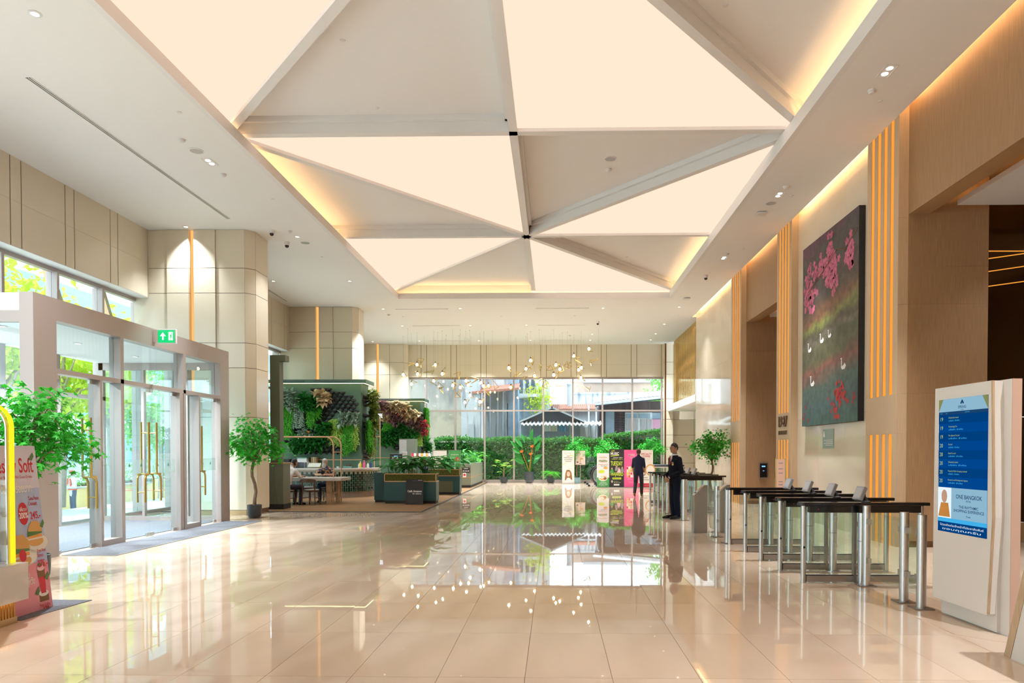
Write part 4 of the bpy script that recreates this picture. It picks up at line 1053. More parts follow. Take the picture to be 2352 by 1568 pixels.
# ================================================================ STANDING SCREEN
kio = thing('information_kiosk', 'tall white standing screen with blue tenant directory', 'kiosk', (3.72, 6.45, 0), -PI / 2 + 0.06)
B('back_slab', -0.45, 0.47, 0.05, 0.13, 0.0, 2.16, M['kiosk_white'], kio); B('edge_strip', 0.47, 0.478, 0.05, 0.13, 0, 2.16, M['kiosk_edge'], kio)
MB().prism([(-0.455, 0.16), (0.33, 0.155), (0.385, 1.0), (0.355, 2.155), (-0.44, 2.155)], 'y', -0.05, 0.02).obj('front_panel', M['kiosk_white'], kio, bev=0.004)
MB().prism([(0.331, 0.17), (0.345, 0.17), (0.399, 1.0), (0.369, 2.155), (0.356, 2.155), (0.386, 1.0)], 'y', -0.048, -0.03).obj('bronze_reveal', M['oak'], kio)
MB().prism([(0.325, 0.17), (0.343, 0.17), (0.397, 1.0), (0.367, 2.15), (0.35, 2.15), (0.38, 1.0)], 'y', -0.03, 0.05).obj('reveal_side', M['kiosk_white'], kio)
B('spacer', -0.42, 0.36, 0.02, 0.05, 0.02, 2.12, M['kiosk_white'], kio)
t2 = MB().prism([(-0.50, -0.30), (0.35, -0.34), (0.66, -0.05), (0.66, 0.5), (-0.50, 0.5)], 'z', 0.0, 0.006).obj('floor_plate', M['floor_marble'], kio)
emit('scr_blue', (0.0, 0.045, 0.19), 0.8); emit('scr_blue2', (0.0, 0.055, 0.25), 0.8); emit('scr_light', (0.26, 0.46, 0.60), 0.75); emit('scr_text', (0.38, 0.50, 0.18), 0.8)
emit('scr_cyan', (0.05, 0.40, 0.75), 0.8); emit('scr_dark', (0.0, 0.03, 0.12), 0.6); emit('scr_navy', (0.01, 0.05, 0.14), 0.8); emit('scr_white', (0.75, 0.85, 0.9), 0.8); emit('scr_olive', (0.24, 0.26, 0.10), 0.7)
ys_, x0, x1, z0, z1 = -0.0515, -0.37, 0.325, 0.81, 2.04
scr = B('screen', x0, x1, ys_, -0.0495, z0, z1, M['scr_blue2'], kio)
def sb(name, a0, a1, b0, b1, m, lift=0.001): return B(name, x0 + (x1 - x0) * a0, x0 + (x1 - x0) * a1, ys_ - lift - 0.0006, ys_ - lift + 0.0004, z0 + (z1 - z0) * b0, z0 + (z1 - z0) * b1, M[m], scr)
sb('screen_header', 0, 1, 0.905, 1, 'scr_olive')
MB().prism([(x0 + 0.0, z0 + (z1 - z0) * 0.905), (x0 + 0.695, z0 + (z1 - z0) * 0.905), (x0 + 0.62, z1), (x0 + 0.07, z1)], 'y', ys_ - 0.0026, ys_ - 0.0018).obj('screen_header', M['scr_light'], scr)
sb('header_bar', 0, 1, 0.882, 0.905, 'scr_navy')
cx_ = (x0 + x1) / 2
for s in (-1, 1): MB().poly([(cx_, ys_ - 0.0035, z1 - 0.012), (cx_ + s * 0.028, ys_ - 0.0035, z1 - 0.05), (cx_ + s * 0.008, ys_ - 0.0035, z1 - 0.056), (cx_, ys_ - 0.0035, z1 - 0.04)][::s]).obj('tower_emblem', M['scr_navy'], scr)
T('SPRING', scr, (cx_, ys_ - 0.0035, z1 - 0.083), FACE_CAM, 0.035, M['scr_navy'], 0.01); T('TOWER', scr, (cx_, ys_ - 0.0035, z1 - 0.107), FACE_CAM, 0.014, M['scr_navy'])
T('FLOOR', scr, (x0 + 0.04, ys_ - 0.003, z0 + 0.893 * (z1 - z0)), FACE_CAM, 0.012, M['scr_cyan']); T('UNIT', scr, (x0 + 0.12, ys_ - 0.003, z0 + 0.893 * (z1 - z0)), FACE_CAM, 0.012, M['scr_cyan']); T('COMPANY', scr, (x0 + 0.42, ys_ - 0.003, z0 + 0.893 * (z1 - z0)), FACE_CAM, 0.014, M['scr_cyan'])
rowsT = [('19', '(Thailand) Limited'), ('19', 'Technology Co.'), ('19', 'The Agency Co.,Ltd'), ('20', 'Co.,Ltd'), ('20', 'Retail Co.,Ltd'), ('20', '(Thailand) Limited'), ('20', 'Property Public Company Limited'), ('20', 'Research and Development Agency')]
for k, (a, b) in enumerate(rowsT):
    zt_ = 0.882 - 0.0665 * k
    if k % 2 == 0: sb('row_band', 0, 1, zt_ - 0.0665, zt_, 'scr_blue')
    zc_ = z0 + (z1 - z0) * (zt_ - 0.033)
    T(a, scr, (x0 + 0.045, ys_ - 0.003, zc_), FACE_CAM, 0.05, M['scr_text']); T(b, scr, (x0 + 0.15, ys_ - 0.003, zc_ + 0.012), FACE_CAM, 0.02, M['scr_text'], align='LEFT')
    T('บริษัท จำกัด', scr, (x0 + 0.15, ys_ - 0.003, zc_ - 0.016), FACE_CAM, 0.017, M['scr_cyan'], 0.01, align='LEFT', width=0.16 + 0.05 * (k % 3))
sb('advert', 0, 1, 0.105, 0.335, 'scr_light'); sb('advert_photo', 0, 0.29, 0.105, 0.335, 'scr_white', 0.002)
yy_ = ys_ - 0.0042
MB().sphere((x0 + 0.10, yy_, z0 + 0.33), 0.055, 12, 8, (0.8, 0.02, 1.1)).obj('advert_figure', M['ink_skin'], scr); MB().poly([(x0 + 0.01, yy_, z0 + 0.14), (x0 + 0.19, yy_, z0 + 0.14), (x0 + 0.16, yy_, z0 + 0.27), (x0 + 0.05, yy_, z0 + 0.27)]).obj('advert_figure', M['ink_orange'], scr)
for s_, z_, sz in (('ONE BANGKOK', 0.335, 0.052), ('RETAIL', 0.30, 0.022), ('THE RHYTHMIC', 0.243, 0.036), ('SHOPPING EXPERIENCE', 0.208, 0.036), ('Parade', 0.163, 0.022)):
    T(s_, scr, (x0 + 0.45, ys_ - 0.003, z0 + z_), FACE_CAM, sz, M['scr_navy'], 0.012, width={'ONE BANGKOK': 0.36, 'SHOPPING EXPERIENCE': 0.42, 'THE RHYTHMIC': 0.27}.get(s_))
sb('ticker', 0, 1, 0.0, 0.075, 'scr_blue'); sb('ticker_top', 0, 1, 0.075, 0.105, 'scr_cyan')
T('โปรดติดต่อเจ้าหน้าที่ประชาสัมพันธ์', scr, (cx_, ys_ - 0.003, z0 + 0.062), FACE_CAM, 0.026, M['scr_white'], width=0.62); T('ขอบคุณครับ', scr, (cx_, ys_ - 0.003, z0 + 0.028), FACE_CAM, 0.026, M['scr_white'], width=0.55)
# desk end in the right corner of the view
t = thing('reception_desk', 'white desk end with slanting oak edge at right corner', 'desk', (3.43, 5.46, 0))
MB().prism([(-0.075, 0), (-0.435, 1.15), (-1.9, 1.15), (-1.9, 0)], 'x', 0.0, 0.6).obj('body', M['kiosk_white'], t)
MB().prism([(0.0, 0), (-0.36, 1.15), (-0.434, 1.15), (-0.074, 0)], 'x', -0.004, 0.62).obj('oak_edge', M['oak'], t)
B('top', -0.02, 0.64, -1.92, -0.34, 1.152, 1.18, M['oak'], t)

# ================================================================ RIGHT WALL FITTINGS
P2C = 17.46
T('19-27', pil2, (XR - 0.018, P2C, 2.28), FACE_LEFT, 0.36, M['bronze_line'], 0.015, extr=0.012, width=0.62, name='floor_number')
T('HIGH ZONE', pil2, (XR - 0.014, P2C, 2.02), FACE_LEFT, 0.13, M['bronze_line'], 0.02, extr=0.008, width=0.60, name='zone_lettering')
# painting
def painting_mat():
    m = bpy.data.materials.new('painting'); m.use_nodes = True; nt = m.node_tree; N = nt.nodes; L = nt.links; b = N['Principled BSDF']
    b.inputs['Roughness'].default_value = 0.45
    g = N.new('ShaderNodeNewGeometry'); sp = N.new('ShaderNodeSeparateXYZ'); L.new(g.outputs['Position'], sp.inputs[0])
    nz = N.new('ShaderNodeTexNoise'); nz.inputs['Scale'].default_value = 1.6; nz.inputs['Detail'].default_value = 7
    mp = N.new('ShaderNodeMapping'); mp.inputs['Scale'].default_value = (1, 1, 2.2); L.new(g.outputs['Position'], mp.inputs['Vector']); L.new(mp.outputs['Vector'], nz.inputs['Vector'])
    s1 = N.new('ShaderNodeMath'); s1.operation = 'MULTIPLY_ADD'; s1.inputs[1].default_value = 0.55; s1.inputs[2].default_value = -0.27; L.new(nz.outputs['Fac'], s1.inputs[0])
    y1 = N.new('ShaderNodeMath'); y1.operation = 'MULTIPLY_ADD'; y1.inputs[1].default_value = 0.12; L.new(sp.outputs['Y'], y1.inputs[0]); L.new(s1.outputs[0], y1.inputs[2])
    ad = N.new('ShaderNodeMath'); ad.operation = 'ADD'; L.new(sp.outputs['Z'], ad.inputs[0]); L.new(y1.outputs[0], ad.inputs[1])
    mr = N.new('ShaderNodeMapRange'); mr.inputs['From Min'].default_value = 2.13 + 1.78; mr.inputs['From Max'].default_value = 6.1 + 1.78; L.new(ad.outputs[0], mr.inputs['Value'])
    rp = N.new('ShaderNodeValToRGB'); cr = rp.color_ramp
    stops = [(0.0, (0.02, 0.06, 0.045)), (0.10, (0.02, 0.055, 0.06)), (0.22, (0.03, 0.06, 0.045)), (0.30, (0.13, 0.035, 0.025)), (0.36, (0.05, 0.05, 0.02)), (0.44, (0.05, 0.055, 0.025)),
             (0.475, (0.10, 0.085, 0.06)), (0.50, (0.045, 0.035, 0.02)), (0.55, (0.12, 0.14, 0.03)), (0.60, (0.12, 0.045, 0.02)), (0.66, (0.04, 0.03, 0.022)), (0.78, (0.035, 0.03, 0.035)), (0.92, (0.03, 0.035, 0.035)), (1.0, (0.07, 0.02, 0.05))]
    cr.elements[0].position, cr.elements[0].color = stops[0][0], (*stops[0][1], 1); cr.elements[1].position, cr.elements[1].color = stops[-1][0], (*stops[-1][1], 1)
    for p_, c_ in stops[1:-1]:
        e = cr.elements.new(p_); e.color = (*c_, 1)
    L.new(mr.outputs['Result'], rp.inputs['Fac'])
    n2 = N.new('ShaderNodeTexNoise'); n2.inputs['Scale'].default_value = 7; n2.inputs['Detail'].default_value = 8; L.new(g.outputs['Position'], n2.inputs['Vector'])
    hs = N.new('ShaderNodeHueSaturation'); m2 = N.new('ShaderNodeMapRange'); m2.inputs['From Min'].default_value = 0.3; m2.inputs['From Max'].default_value = 0.7; m2.inputs['To Min'].default_value = 0.6; m2.inputs['To Max'].default_value = 1.7
    L.new(n2.outputs['Fac'], m2.inputs['Value']); L.new(m2.outputs['Result'], hs.inputs['Value']); L.new(rp.outputs['Color'], hs.inputs['Color']); L.new(hs.outputs['Color'], b.inputs['Base Color'])
    return m
PY_0, PY_1, PZ_0, PZ_1 = 13.3, 16.25, 2.13, 6.1
paint = thing('wall_painting', 'large dark painting of pink blossoms above swans on a lake', 'painting', (XRS, (PY_0 + PY_1) / 2, PZ_0))
pc = (PY_0 + PY_1) / 2
B('canvas', -0.12, -0.118, PY_0 - pc, PY_1 - pc, 0, PZ_1 - PZ_0, painting_mat(), paint); B('stretcher', -0.118, 0.0, PY_0 - pc, PY_1 - pc, 0, PZ_1 - PZ_0, M['black_matte'], paint)
PW, PHt = PY_1 - PY_0, PZ_1 - PZ_0
def pq(u, v, l=0.0): return (-0.1215 - l, PW / 2 - u * PW, v * PHt)      # u from the far (left) side
mat('petal', (0.70, 0.20, 0.32), 0.6, var=(14, 0.5), two=(0.32, 0.04, 0.12)); mat('petal_red', (0.42, 0.02, 0.02), 0.6, var=(9, 0.4)); mat('swan_white', (0.70, 0.70, 0.68), 0.7); mat('twig', (0.20, 0.10, 0.06), 0.8)
rg = random.Random(21)
def blossom(cu, cv, n, spread, m, sz, drop=0.0):
    mb = MB()
    for k in range(n):
        u, v = min(0.96, max(0.04, cu + rg.gauss(0, spread))), min(0.97, max(0.03, cv + rg.gauss(0, spread * 0.9) - abs(rg.gauss(0, drop)))); a0 = rg.uniform(0, 6)
        for q in range(5):
            a = a0 + q * 1.257; c = Vector(pq(u, v, 0.0004 * (k % 9)))
            e = c + Vector((0, math.cos(a), math.sin(a))) * sz; s_ = Vector((0, -math.sin(a), math.cos(a))) * sz * 0.38; mid = (c + e) / 2
            mb.add([c, mid + s_, e, mid - s_], [(0, 1, 2, 3)])
    mb.obj('painted_blossom', m, paint)
for (cu, cv) in ((0.12, 0.83), (0.10, 0.74), (0.2, 0.72), (0.28, 0.83), (0.42, 0.88), (0.45, 0.80), (0.52, 0.93), (0.55, 0.78), (0.62, 0.85), (0.60, 0.74), (0.86, 0.86), (0.88, 0.80)):
    blossom(cu, cv, 13, 0.038, M['petal'], 0.095, 0.03)
MB().tube([pq(0.98, 0.90, 0.001), pq(0.78, 0.84, 0.001), pq(0.66, 0.87, 0.001), pq(0.4, 0.80, 0.001), pq(0.12, 0.74, 0.001)], 0.012, 5).obj('painted_branch', M['twig'], paint)
for (cu, cv, n) in ((0.68, 0.145, 30), (0.76, 0.155, 16), (0.66, 0.05, 12), (0.58, 0.09, 5), (0.82, 0.10, 5), (0.92, 0.12, 5), (0.08, 0.09, 4), (0.67, 0.02, 6)): blossom(cu, cv, n, 0.03, M['petal_red'], 0.05)
for (cu, cv, s_) in ((0.16, 0.415, 1), (0.40, 0.44, 1), (0.54, 0.45, 0.8), (0.78, 0.27, 1.1), (0.22, 0.225, 1.1)):
    mb = MB(); S = 0.105 * s_
    body = [(-1, 0.0), (-0.6, -0.35), (0.5, -0.35), (1.0, 0.15), (0.5, 0.7), (0.0, 0.35), (-0.6, 0.25)]
    neck = [(-1, 0.0), (-1.05, 1.1), (-0.85, 1.45), (-1.25, 1.4), (-1.25, 1.6), (-0.7, 1.65), (-0.68, 1.2), (-0.75, 0.2)]
    for sh in (body, neck): mb.poly([Vector(pq(cu, cv, 0.003)) + Vector((0, -x * S, z * S)) for x, z in sh])
    mb.obj('painted_swan', M['swan_white'], paint)
t = thing('wall_plaque', 'small grey-green plaque on stone wall below the painting', 'plaque', (XRS - 0.012, 15.0, 1.63))
mat('plaque', (0.30, 0.38, 0.34), 0.25); B('plate', 0, 0.01, -0.3, 0.3, 0, 0.4, M['plaque'], t)
for k in range(4): B('text_line', -0.001, 0.0, -0.24, 0.12 + 0.1 * (k % 2), 0.06 + k * 0.035, 0.07 + k * 0.035, M['ink_white'], t)
MB().poly([(-0.0012, 0.26, 0.24), (-0.0012, 0.16, 0.24), (-0.0012, 0.20, 0.37), (-0.0012, 0.23, 0.37)]).obj('plaque_motif', M['ink_white'], t)
a_, b_ = onY(1743, 1062, 21.385), onY(1763, 1098, 21.385)
t = thing('lift_panel', 'black lift destination panel on the wooden lobby wall', 'panel', ((a_.x + b_.x) / 2, 21.385, b_.z)); hw_, hh = (b_.x - a_.x) / 2, a_.z - b_.z
B('bezel', -hw_, hw_, -0.03, 0.0, 0, hh, M['steel_dark'], t, bev=0.006); B('display', -hw_ * 0.78, hw_ * 0.78, -0.032, -0.03, hh * 0.06, hh * 0.94, M['black_gloss'], t)
emit('lcd', (0.2, 0.5, 1.0), 1.2); B('display_text', -hw_ * 0.4, hw_ * 0.4, -0.0335, -0.032, hh * 0.72, hh * 0.80, M['lcd'], t); B('display_text', -hw_ * 0.2, hw_ * 0.2, -0.0335, -0.032, hh * 0.46, hh * 0.49, M['lcd'], t)
t = thing('notice_stand', 'pink notice board on gold stand before the middle pilaster', 'sign', (5.30, 16.75, 0))
mat('notice_pink', (0.72, 0.45, 0.34), 0.5); B('board', -0.10, 0.10, -0.015, 0.015, 0.62, 1.38, M['notice_pink'], t); B('gold_frame', -0.13, -0.10, -0.02, 0.02, 0.5, 1.40, M['gold_mirror'], t); B('gold_frame', 0.10, 0.13, -0.02, 0.02, 0.5, 1.40, M['gold_mirror'], t)
MB().cyl((0, 0, 0.01), (0, 0, 0.62), 0.02).cyl((0, 0, 0), (0, 0, 0.012), 0.15, n=24).obj('stand', M['gold_mirror'], t)
for z in (1.28, 1.15, 1.05, 0.85, 0.78): B('text_line', -0.05, 0.05, -0.017, -0.015, z, z + 0.02, M['ink_grey'], t)
# flush service door in the far stone wall
d1 = B('door_5', XRS - 0.008, XRS - 0.001, 25.6, 26.55, 0.01, 2.15, M['wall_stone'], kind='structure')
MB().box(XRS - 0.01, XRS - 0.0005, 25.585, 25.6, 0, 2.165).box(XRS - 0.01, XRS - 0.0005, 26.55, 26.565, 0, 2.165).box(XRS - 0.01, XRS - 0.0005, 25.585, 26.565, 2.15, 2.165).obj('door_gap', M['bronze_line'], d1)
MB().tube([(XRS - 0.008, 25.75, 1.05), (XRS - 0.06, 25.75, 1.05), (XRS - 0.06, 25.9, 1.05)], 0.012, 8).obj('lever_handle', M['steel'], d1)
B('finger_plate', XRS - 0.012, XRS - 0.008, 26.42, 26.45, 0.95, 1.2, M['steel_dark'], d1)
t = thing('alarm_reflection', 'small red fire alarm reflection modelled on the far stone wall', 'fire alarm', (XRS, 25.3, 1.5)); B('box', -0.04, 0, -0.05, 0.05, 0, 0.1, M['cone_red'], t, bev=0.006); B('button', -0.045, -0.04, -0.025, 0.025, 0.025, 0.075, M['plastic_white'], t)  # solid stand-in for an alarm mirrored in the polished stone
for y_, lb in ((11.6, 'white double socket on the lobby jamb behind the glass fence'),):
    t = thing('wall_socket', lb, 'socket', (6.5, 11.686, 0.3)); B('plate', -0.07, 0.07, -0.008, 0, -0.04, 0.04, M['plastic_white'], t); B('socket_insert', -0.03, 0.0, -0.01, -0.008, -0.02, 0.02, M['plastic_grey'], t); B('socket_insert', 0.015, 0.045, -0.01, -0.008, -0.02, 0.02, M['plastic_grey'], t)
# ================================================================ POTTED MAPLES
mat('pot_dark', (0.035, 0.045, 0.055), 0.35); mat('pot_blue', (0.30, 0.48, 0.58), 0.4)
POT_ME = MB().lathe([(0.10, 0.0), (0.13, 0.012), (0.155, 0.06), (0.165, 0.14), (0.168, 0.31), (0.158, 0.312), (0.155, 0.27), (0.001, 0.27)], 28).mesh('pot', M['pot_dark'], 50)
SOIL_ME = MB().lathe([(0.001, 0.272), (0.154, 0.272), (0.10, 0.285), (0.001, 0.29)], 20).mesh('soil', M['soil'])
def tree_meshes(seed):
    rg = random.Random(seed); tr = MB(); fo = MB()
    base = [(0, 0, 0.27), (0.01, 0, 0.45), (0.035, 0.01, 0.62), (0.01, 0.02, 0.80), (-0.045, 0.0, 0.98), (-0.05, -0.01, 1.12), (-0.02, 0, 1.28), (0.0, 0, 1.45), (-0.02, 0.02, 1.75)]
    tr.tube(base, [0.045, 0.04, 0.037, 0.036, 0.035, 0.034, 0.032, 0.028, 0.018], 10)
    tips = []
    for k in range(16):
        a = k * 2.399 + rg.uniform(-0.2, 0.2); r1 = rg.uniform(0.5, 0.70); z1 = rg.uniform(1.55, 1.95); st = Vector(base[6 + k % 3])
        up = 0.22 * (1 - (k % 4) / 4)
        pts = [st, st + Vector((math.cos(a) * r1 * 0.35, math.sin(a) * r1 * 0.35, 0.16 + up)), Vector((math.cos(a) * r1 * 0.75, math.sin(a) * r1 * 0.75, z1 + 0.05)), Vector((math.cos(a) * r1 * 1.05, math.sin(a) * r1 * 1.05, z1 - 0.13))]
        tr.tube(pts, [0.016, 0.012, 0.008, 0.003], 6); tips.append(pts)
    for k in range(4): tips.append([Vector((rg.uniform(-.2, .2), rg.uniform(-.2, .2), 1.8)), Vector((rg.uniform(-.3, .3), rg.uniform(-.3, .3), 1.95)), Vector((rg.uniform(-.35, .35), rg.uniform(-.35, .35), 2.1)), Vector((rg.uniform(-.4, .4), rg.uniform(-.3, .3), 2.3))])
    for pts in tips:
        for q in range(80):
            f = rg.random() ** 0.75 * 2.999; i = int(f); u = f - i
            p = pts[i].lerp(pts[i + 1], u) + Vector((rg.gauss(0, 0.09), rg.gauss(0, 0.09), rg.gauss(0.0, 0.075)))
            d = Vector((p.x, p.y, 0)); d = (d.normalized() if d.length > 0.05 else rdir(rg)) + rdir(rg) * 0.7; d.z -= 0.45
            n = Vector((rg.gauss(0, 0.5), rg.gauss(0, 0.5), 1)); star_leaf(fo, p, d, n, rg.uniform(0.052, 0.082))
    return tr.mesh('trunk', M['bark'], 60), fo.mesh('foliage', M['leaf_maple'])
TM = [tree_meshes(s) for s in (31, 32, 33)]
def potted_tree(x, y, k, rz, label, sc=1.0, pot=None):
    t = thing('potted_tree', label, 'tree', (x, y, 0), rz, 'potted artificial maples'); t.scale = (sc, sc, sc)
    p = inst('pot', POT_ME if pot is None else pot, t); inst('soil', SOIL_ME, p); inst('trunk', TM[k][0], t); inst('foliage', TM[k][1], t, kind='stuff')
    return t
potted_tree(-7.07, 16.62, 0, 0.3, 'potted maple between the entrance portal and the cafe', 1.0)
potted_tree(-6.28, 8.45, 1, 1.2, 'potted maple behind the food poster at left edge', 1.0)
potted_tree(5.05, 22.95, 2, 2.6, 'potted maple in front of the far stone wall', 0.97)
pb_ = MB().lathe([(0.10, 0.0), (0.13, 0.012), (0.155, 0.06), (0.165, 0.14), (0.168, 0.31), (0.158, 0.312), (0.155, 0.27), (0.001, 0.27)], 28).mesh('pot', M['pot_blue'], 50)
potted_tree(1.14, 35.4, 0, 2.0, 'potted maple with blue pot behind the small easel notice', 0.93, pb_)
potted_tree(2.56, 35.45, 1, 4.0, 'potted maple behind the food and music posters', 0.93)
potted_tree(4.86, 35.4, 2, 0.4, 'potted maple behind the coffee poster, by the corner pier', 0.97)

# ================================================================ PLANTS ALONG THE FAR WINDOW
def hexpot(t, r, h, m, waist=0.72):
    MB().lathe([(r * waist, 0), (r, h * 0.28), (r, h), (r * 0.92, h), (r * 0.9, h * 0.92), (0.001, h * 0.92)], 8).obj('pot', m, t)
t = thing('fan_palm', 'small fan palm in dark pot, left of the bird-of-paradise', 'plant', (-2.52, 35.6, 0)); hexpot(t, 0.19, 0.32, M['pot_dark']); rg = random.Random(2)
MB().tube([(0, 0, 0.28), (0.01, 0, 0.8)], [0.045, 0.025], 8).obj('stem', M['bark'], t)
for k in range(11):
    a = k * 2.4; el = rg.uniform(0.1, 0.7); ln = rg.uniform(0.22, 0.5); z0_ = 0.5 + 0.05 * k
    c = Vector((math.cos(a) * ln, math.sin(a) * ln * 0.6, z0_ + ln * el)); fr = MB(); fr.tube([(0, 0, min(z0_ - 0.1, 0.85)), c], 0.006, 5)
    dd = (c - Vector((0, 0, z0_))).normalized()
    for q in range(9):
        b = (q - 4) * 0.33; s_ = dd.cross(Vector((0, 0, 1))).normalized(); d2 = dd * math.cos(b) + s_ * math.sin(b) - Vector((0, 0, 0.25)); leaf(fr, c, d2, (0, 0, 1), 0.24, 0.05)
    fr.obj('frond', M['leaf_lime'] if k % 3 else M['leaf_fern'], t)
t = thing('bird_of_paradise', 'tall bird-of-paradise plant with orange flowers before far window', 'plant', (-1.24, 35.55, 0)); hexpot(t, 0.24, 0.57, M['pot_dark'], 0.66); rg = random.Random(6)
spec = [(-0.42, 2.55, -0.25, 2.0), (0.15, 2.75, 0.1, 2.15), (0.55, 2.45, 0.25, 1.9), (-0.95, 2.15, -0.5, 1.65), (-0.75, 2.3, -0.35, 1.8), (-0.85, 1.75, -0.45, 1.5), (0.55, 2.1, 0.35, 1.6), (-0.75, 1.45, -0.35, 1.2), (-0.8, 1.25, -0.25, 1.0), (0.65, 1.45, 0.25, 1.2), (0.5, 1.3, 0.18, 0.95), (0.05, 1.2, 0.0, 1.05)]
for tx, tz, mx_, mz in spec:
    yb_ = rg.uniform(-0.15, 0.15)
    fr = MB(); fr.tube([(mx_ * 0.08, 0, 0.5), (mx_ * 0.55, yb_ * 0.4, mz * 0.62), (mx_, yb_, mz)], [0.014, 0.011, 0.007], 6)
    p = Vector((mx_, yb_, mz)); e = Vector((tx, yb_ * 1.6, tz)); d = (e - p); L_ = d.length; d.normalize(); up = Vector((-d.z * (1 if tx > 0 else -1), rg.uniform(-1.4, -0.4), d.x * 0.2)); s_ = d.cross(up).normalized(); n_ = s_.cross(d)
    m_ = 7; wv = [0.02, 0.08, 0.115, 0.12, 0.11, 0.08, 0.04, 0.0]
    vs = []
    for i in range(m_ + 1):
        c = p + d * L_ * i / m_ - n_ * (0.05 * (i / m_) ** 2)
        vs += [c + s_ * wv[i] + n_ * wv[i] * 0.3, c, c - s_ * wv[i] + n_ * wv[i] * 0.3]
    fr.add(vs, [(3*i, 3*i+1, 3*i+4, 3*i+3) for i in range(m_)] + [(3*i+1, 3*i+2, 3*i+5, 3*i+4) for i in range(m_)])
    fr.obj('leaf', M['leaf_mid'], t)
mat('flower_orange', (0.85, 0.18, 0.03), 0.5)
for fx, fz in ((0.16, 1.78), (-0.36, 1.52), (0.09, 1.40)):
    fl = MB(); fl.tube([(0.02, 0, 0.5), (fx * 0.5, -0.05, fz * 0.7), (fx, -0.12, fz)], 0.008, 5)
    for q in range(5): leaf(fl, (fx, -0.12, fz), (0.5 - 0.3 * q, -0.2, 1 - 0.12 * q), (0, -1, 0), 0.15, 0.06)
    fl.obj('flower', M['flower_orange'], t)
t = thing('sago_palm', 'low sago palm in dark pot, right of the bird-of-paradise', 'plant', (-0.17, 35.6, 0)); hexpot(t, 0.19, 0.32, M['pot_dark']); rg = random.Random(8)
MB().lathe([(0.07, 0.28), (0.08, 0.36), (0.06, 0.46), (0.001, 0.48)], 10).obj('stem', M['bark'], t)
for k in range(22):
    a = k * 2.399; el = 0.35 + 0.55 * ((k * 7) % 10) / 10; fr = MB(); pts = [Vector((math.cos(a) * 0.5 * u, math.sin(a) * 0.5 * u, 0.46 + el * 0.62 * u - 0.42 * u * u)) for u in (0, 0.25, 0.5, 0.75, 1.0)]
    fr.tube(pts, 0.005, 4)
    for i in range(4):
        for q in range(4):
            p = pts[i].lerp(pts[i + 1], q / 4); d = (pts[i + 1] - pts[i]).normalized(); s_ = d.cross(Vector((0, 0, 1))).normalized()
            for sg in (-1, 1): leaf(fr, p, s_ * sg + d * 0.5, (0, 0, 1), 0.11, 0.018)
    fr.obj('frond', M['leaf_fern'], t)

# ================================================================ POSTER STANDS
def board(name, label, x, y, rz, w_, h_, m, tilt=0.0, foot=True, group=None):
    t = thing(name, label, 'poster stand', (x, y, 0), rz, group); t.rotation_euler = (-tilt, 0, rz)
    p = B('panel', -w_ / 2, w_ / 2, -0.01, 0.01, 0.03 if foot else 0.0, h_, m, t)
    if foot: B('base', -w_ / 2, w_ / 2, -0.10, 0.10, 0.0, 0.03, M['steel'], t, bev=0.006)
    return t
def disc(t, cx, cz, rx, rz, m, l=1, name='printed_shape', n=20):
    MB().poly([(cx + rx * math.cos(2 * PI * k / n), -0.0105 - 0.0007 * l, cz + rz * math.sin(2 * PI * k / n)) for k in range(n)]).obj(name, m, t)
def rect(t, x0, x1, z0, z1, m, l=1, name='printed_shape'):
    MB().poly([(x0, -0.0105 - 0.0007 * l, z0), (x1, -0.0105 - 0.0007 * l, z0), (x1, -0.0105 - 0.0007 * l, z1), (x0, -0.0105 - 0.0007 * l, z1)]).obj(name, m, t)
def shape(t, pts, m, l=1, name='printed_shape'): MB().poly([(x, -0.0105 - 0.0007 * l, z) for x, z in pts]).obj(name, m, t)
def W(s, t, x, z, size, m, bold=0.0, width=None, l=3, align='CENTER', sy=1.0, rot=0.0):
    o = T(s, t, (x, -0.0105 - 0.0007 * l, z), FACE_CAM, size, m, bold, align, width=width, sy=sy)
    if rot: o.rotation_euler = (PI / 2, -rot, 0)
    return o
I = lambda n: M['ink_' + n]
GP = 'printed poster stands at the far end'
# 1 woman
t = board('poster_stand', 'cream poster stand showing a smiling long-haired woman', 0.69, 34.7, 0, 0.59, 1.63, I('cream'), group=GP)
disc(t, -0.12, 1.50, 0.06, 0.06, I('grey')); disc(t, -0.12, 1.50, 0.05, 0.05, I('cream'), 2); W('เคลือบฟัน', t, 0.06, 1.51, 0.05, I('grey'))
for s_, z_, w2 in (('กำลังมอง', 1.36, 0.14), ('ให้คลินิกทันตกรรม', 1.28, 0.42), ('ดูแลรอยยิ้มให้คุณ', 1.19, 0.40), ('ให้คุณยิ้มได้', 1.10, 0.28)): W(s_, t, 0, z_, 0.075, I('black'), 0.01, w2)
shape(t, [(0.08, 1.42), (0.24, 1.38), (0.24, 1.35), (0.07, 1.39)], I('yellow')); shape(t, [(-0.26, 0.92), (-0.10, 1.01), (-0.10, 1.04), (-0.26, 0.95)], I('yellow'))
W('สอบถามข้อมูลเพิ่มเติม', t, 0, 0.74, 0.03, I('grey'), width=0.36)
shape(t, [(-0.17, 0.18), (0.2, 0.20), (0.16, 0.55), (0.06, 0.69), (-0.08, 0.68), (-0.14, 0.52)], I('brown'), 1, 'hair'); disc(t, 0.01, 0.48, 0.085, 0.125, I('skin'), 2, 'face'); shape(t, [(-0.10, 0.04), (0.16, 0.04), (0.14, 0.22), (0.06, 0.30), (-0.05, 0.30), (-0.10, 0.22)], I('white'), 3, 'blouse')
shape(t, [(-0.03, 0.43), (0.05, 0.43), (0.01, 0.405)], I('white'), 4, 'smile')
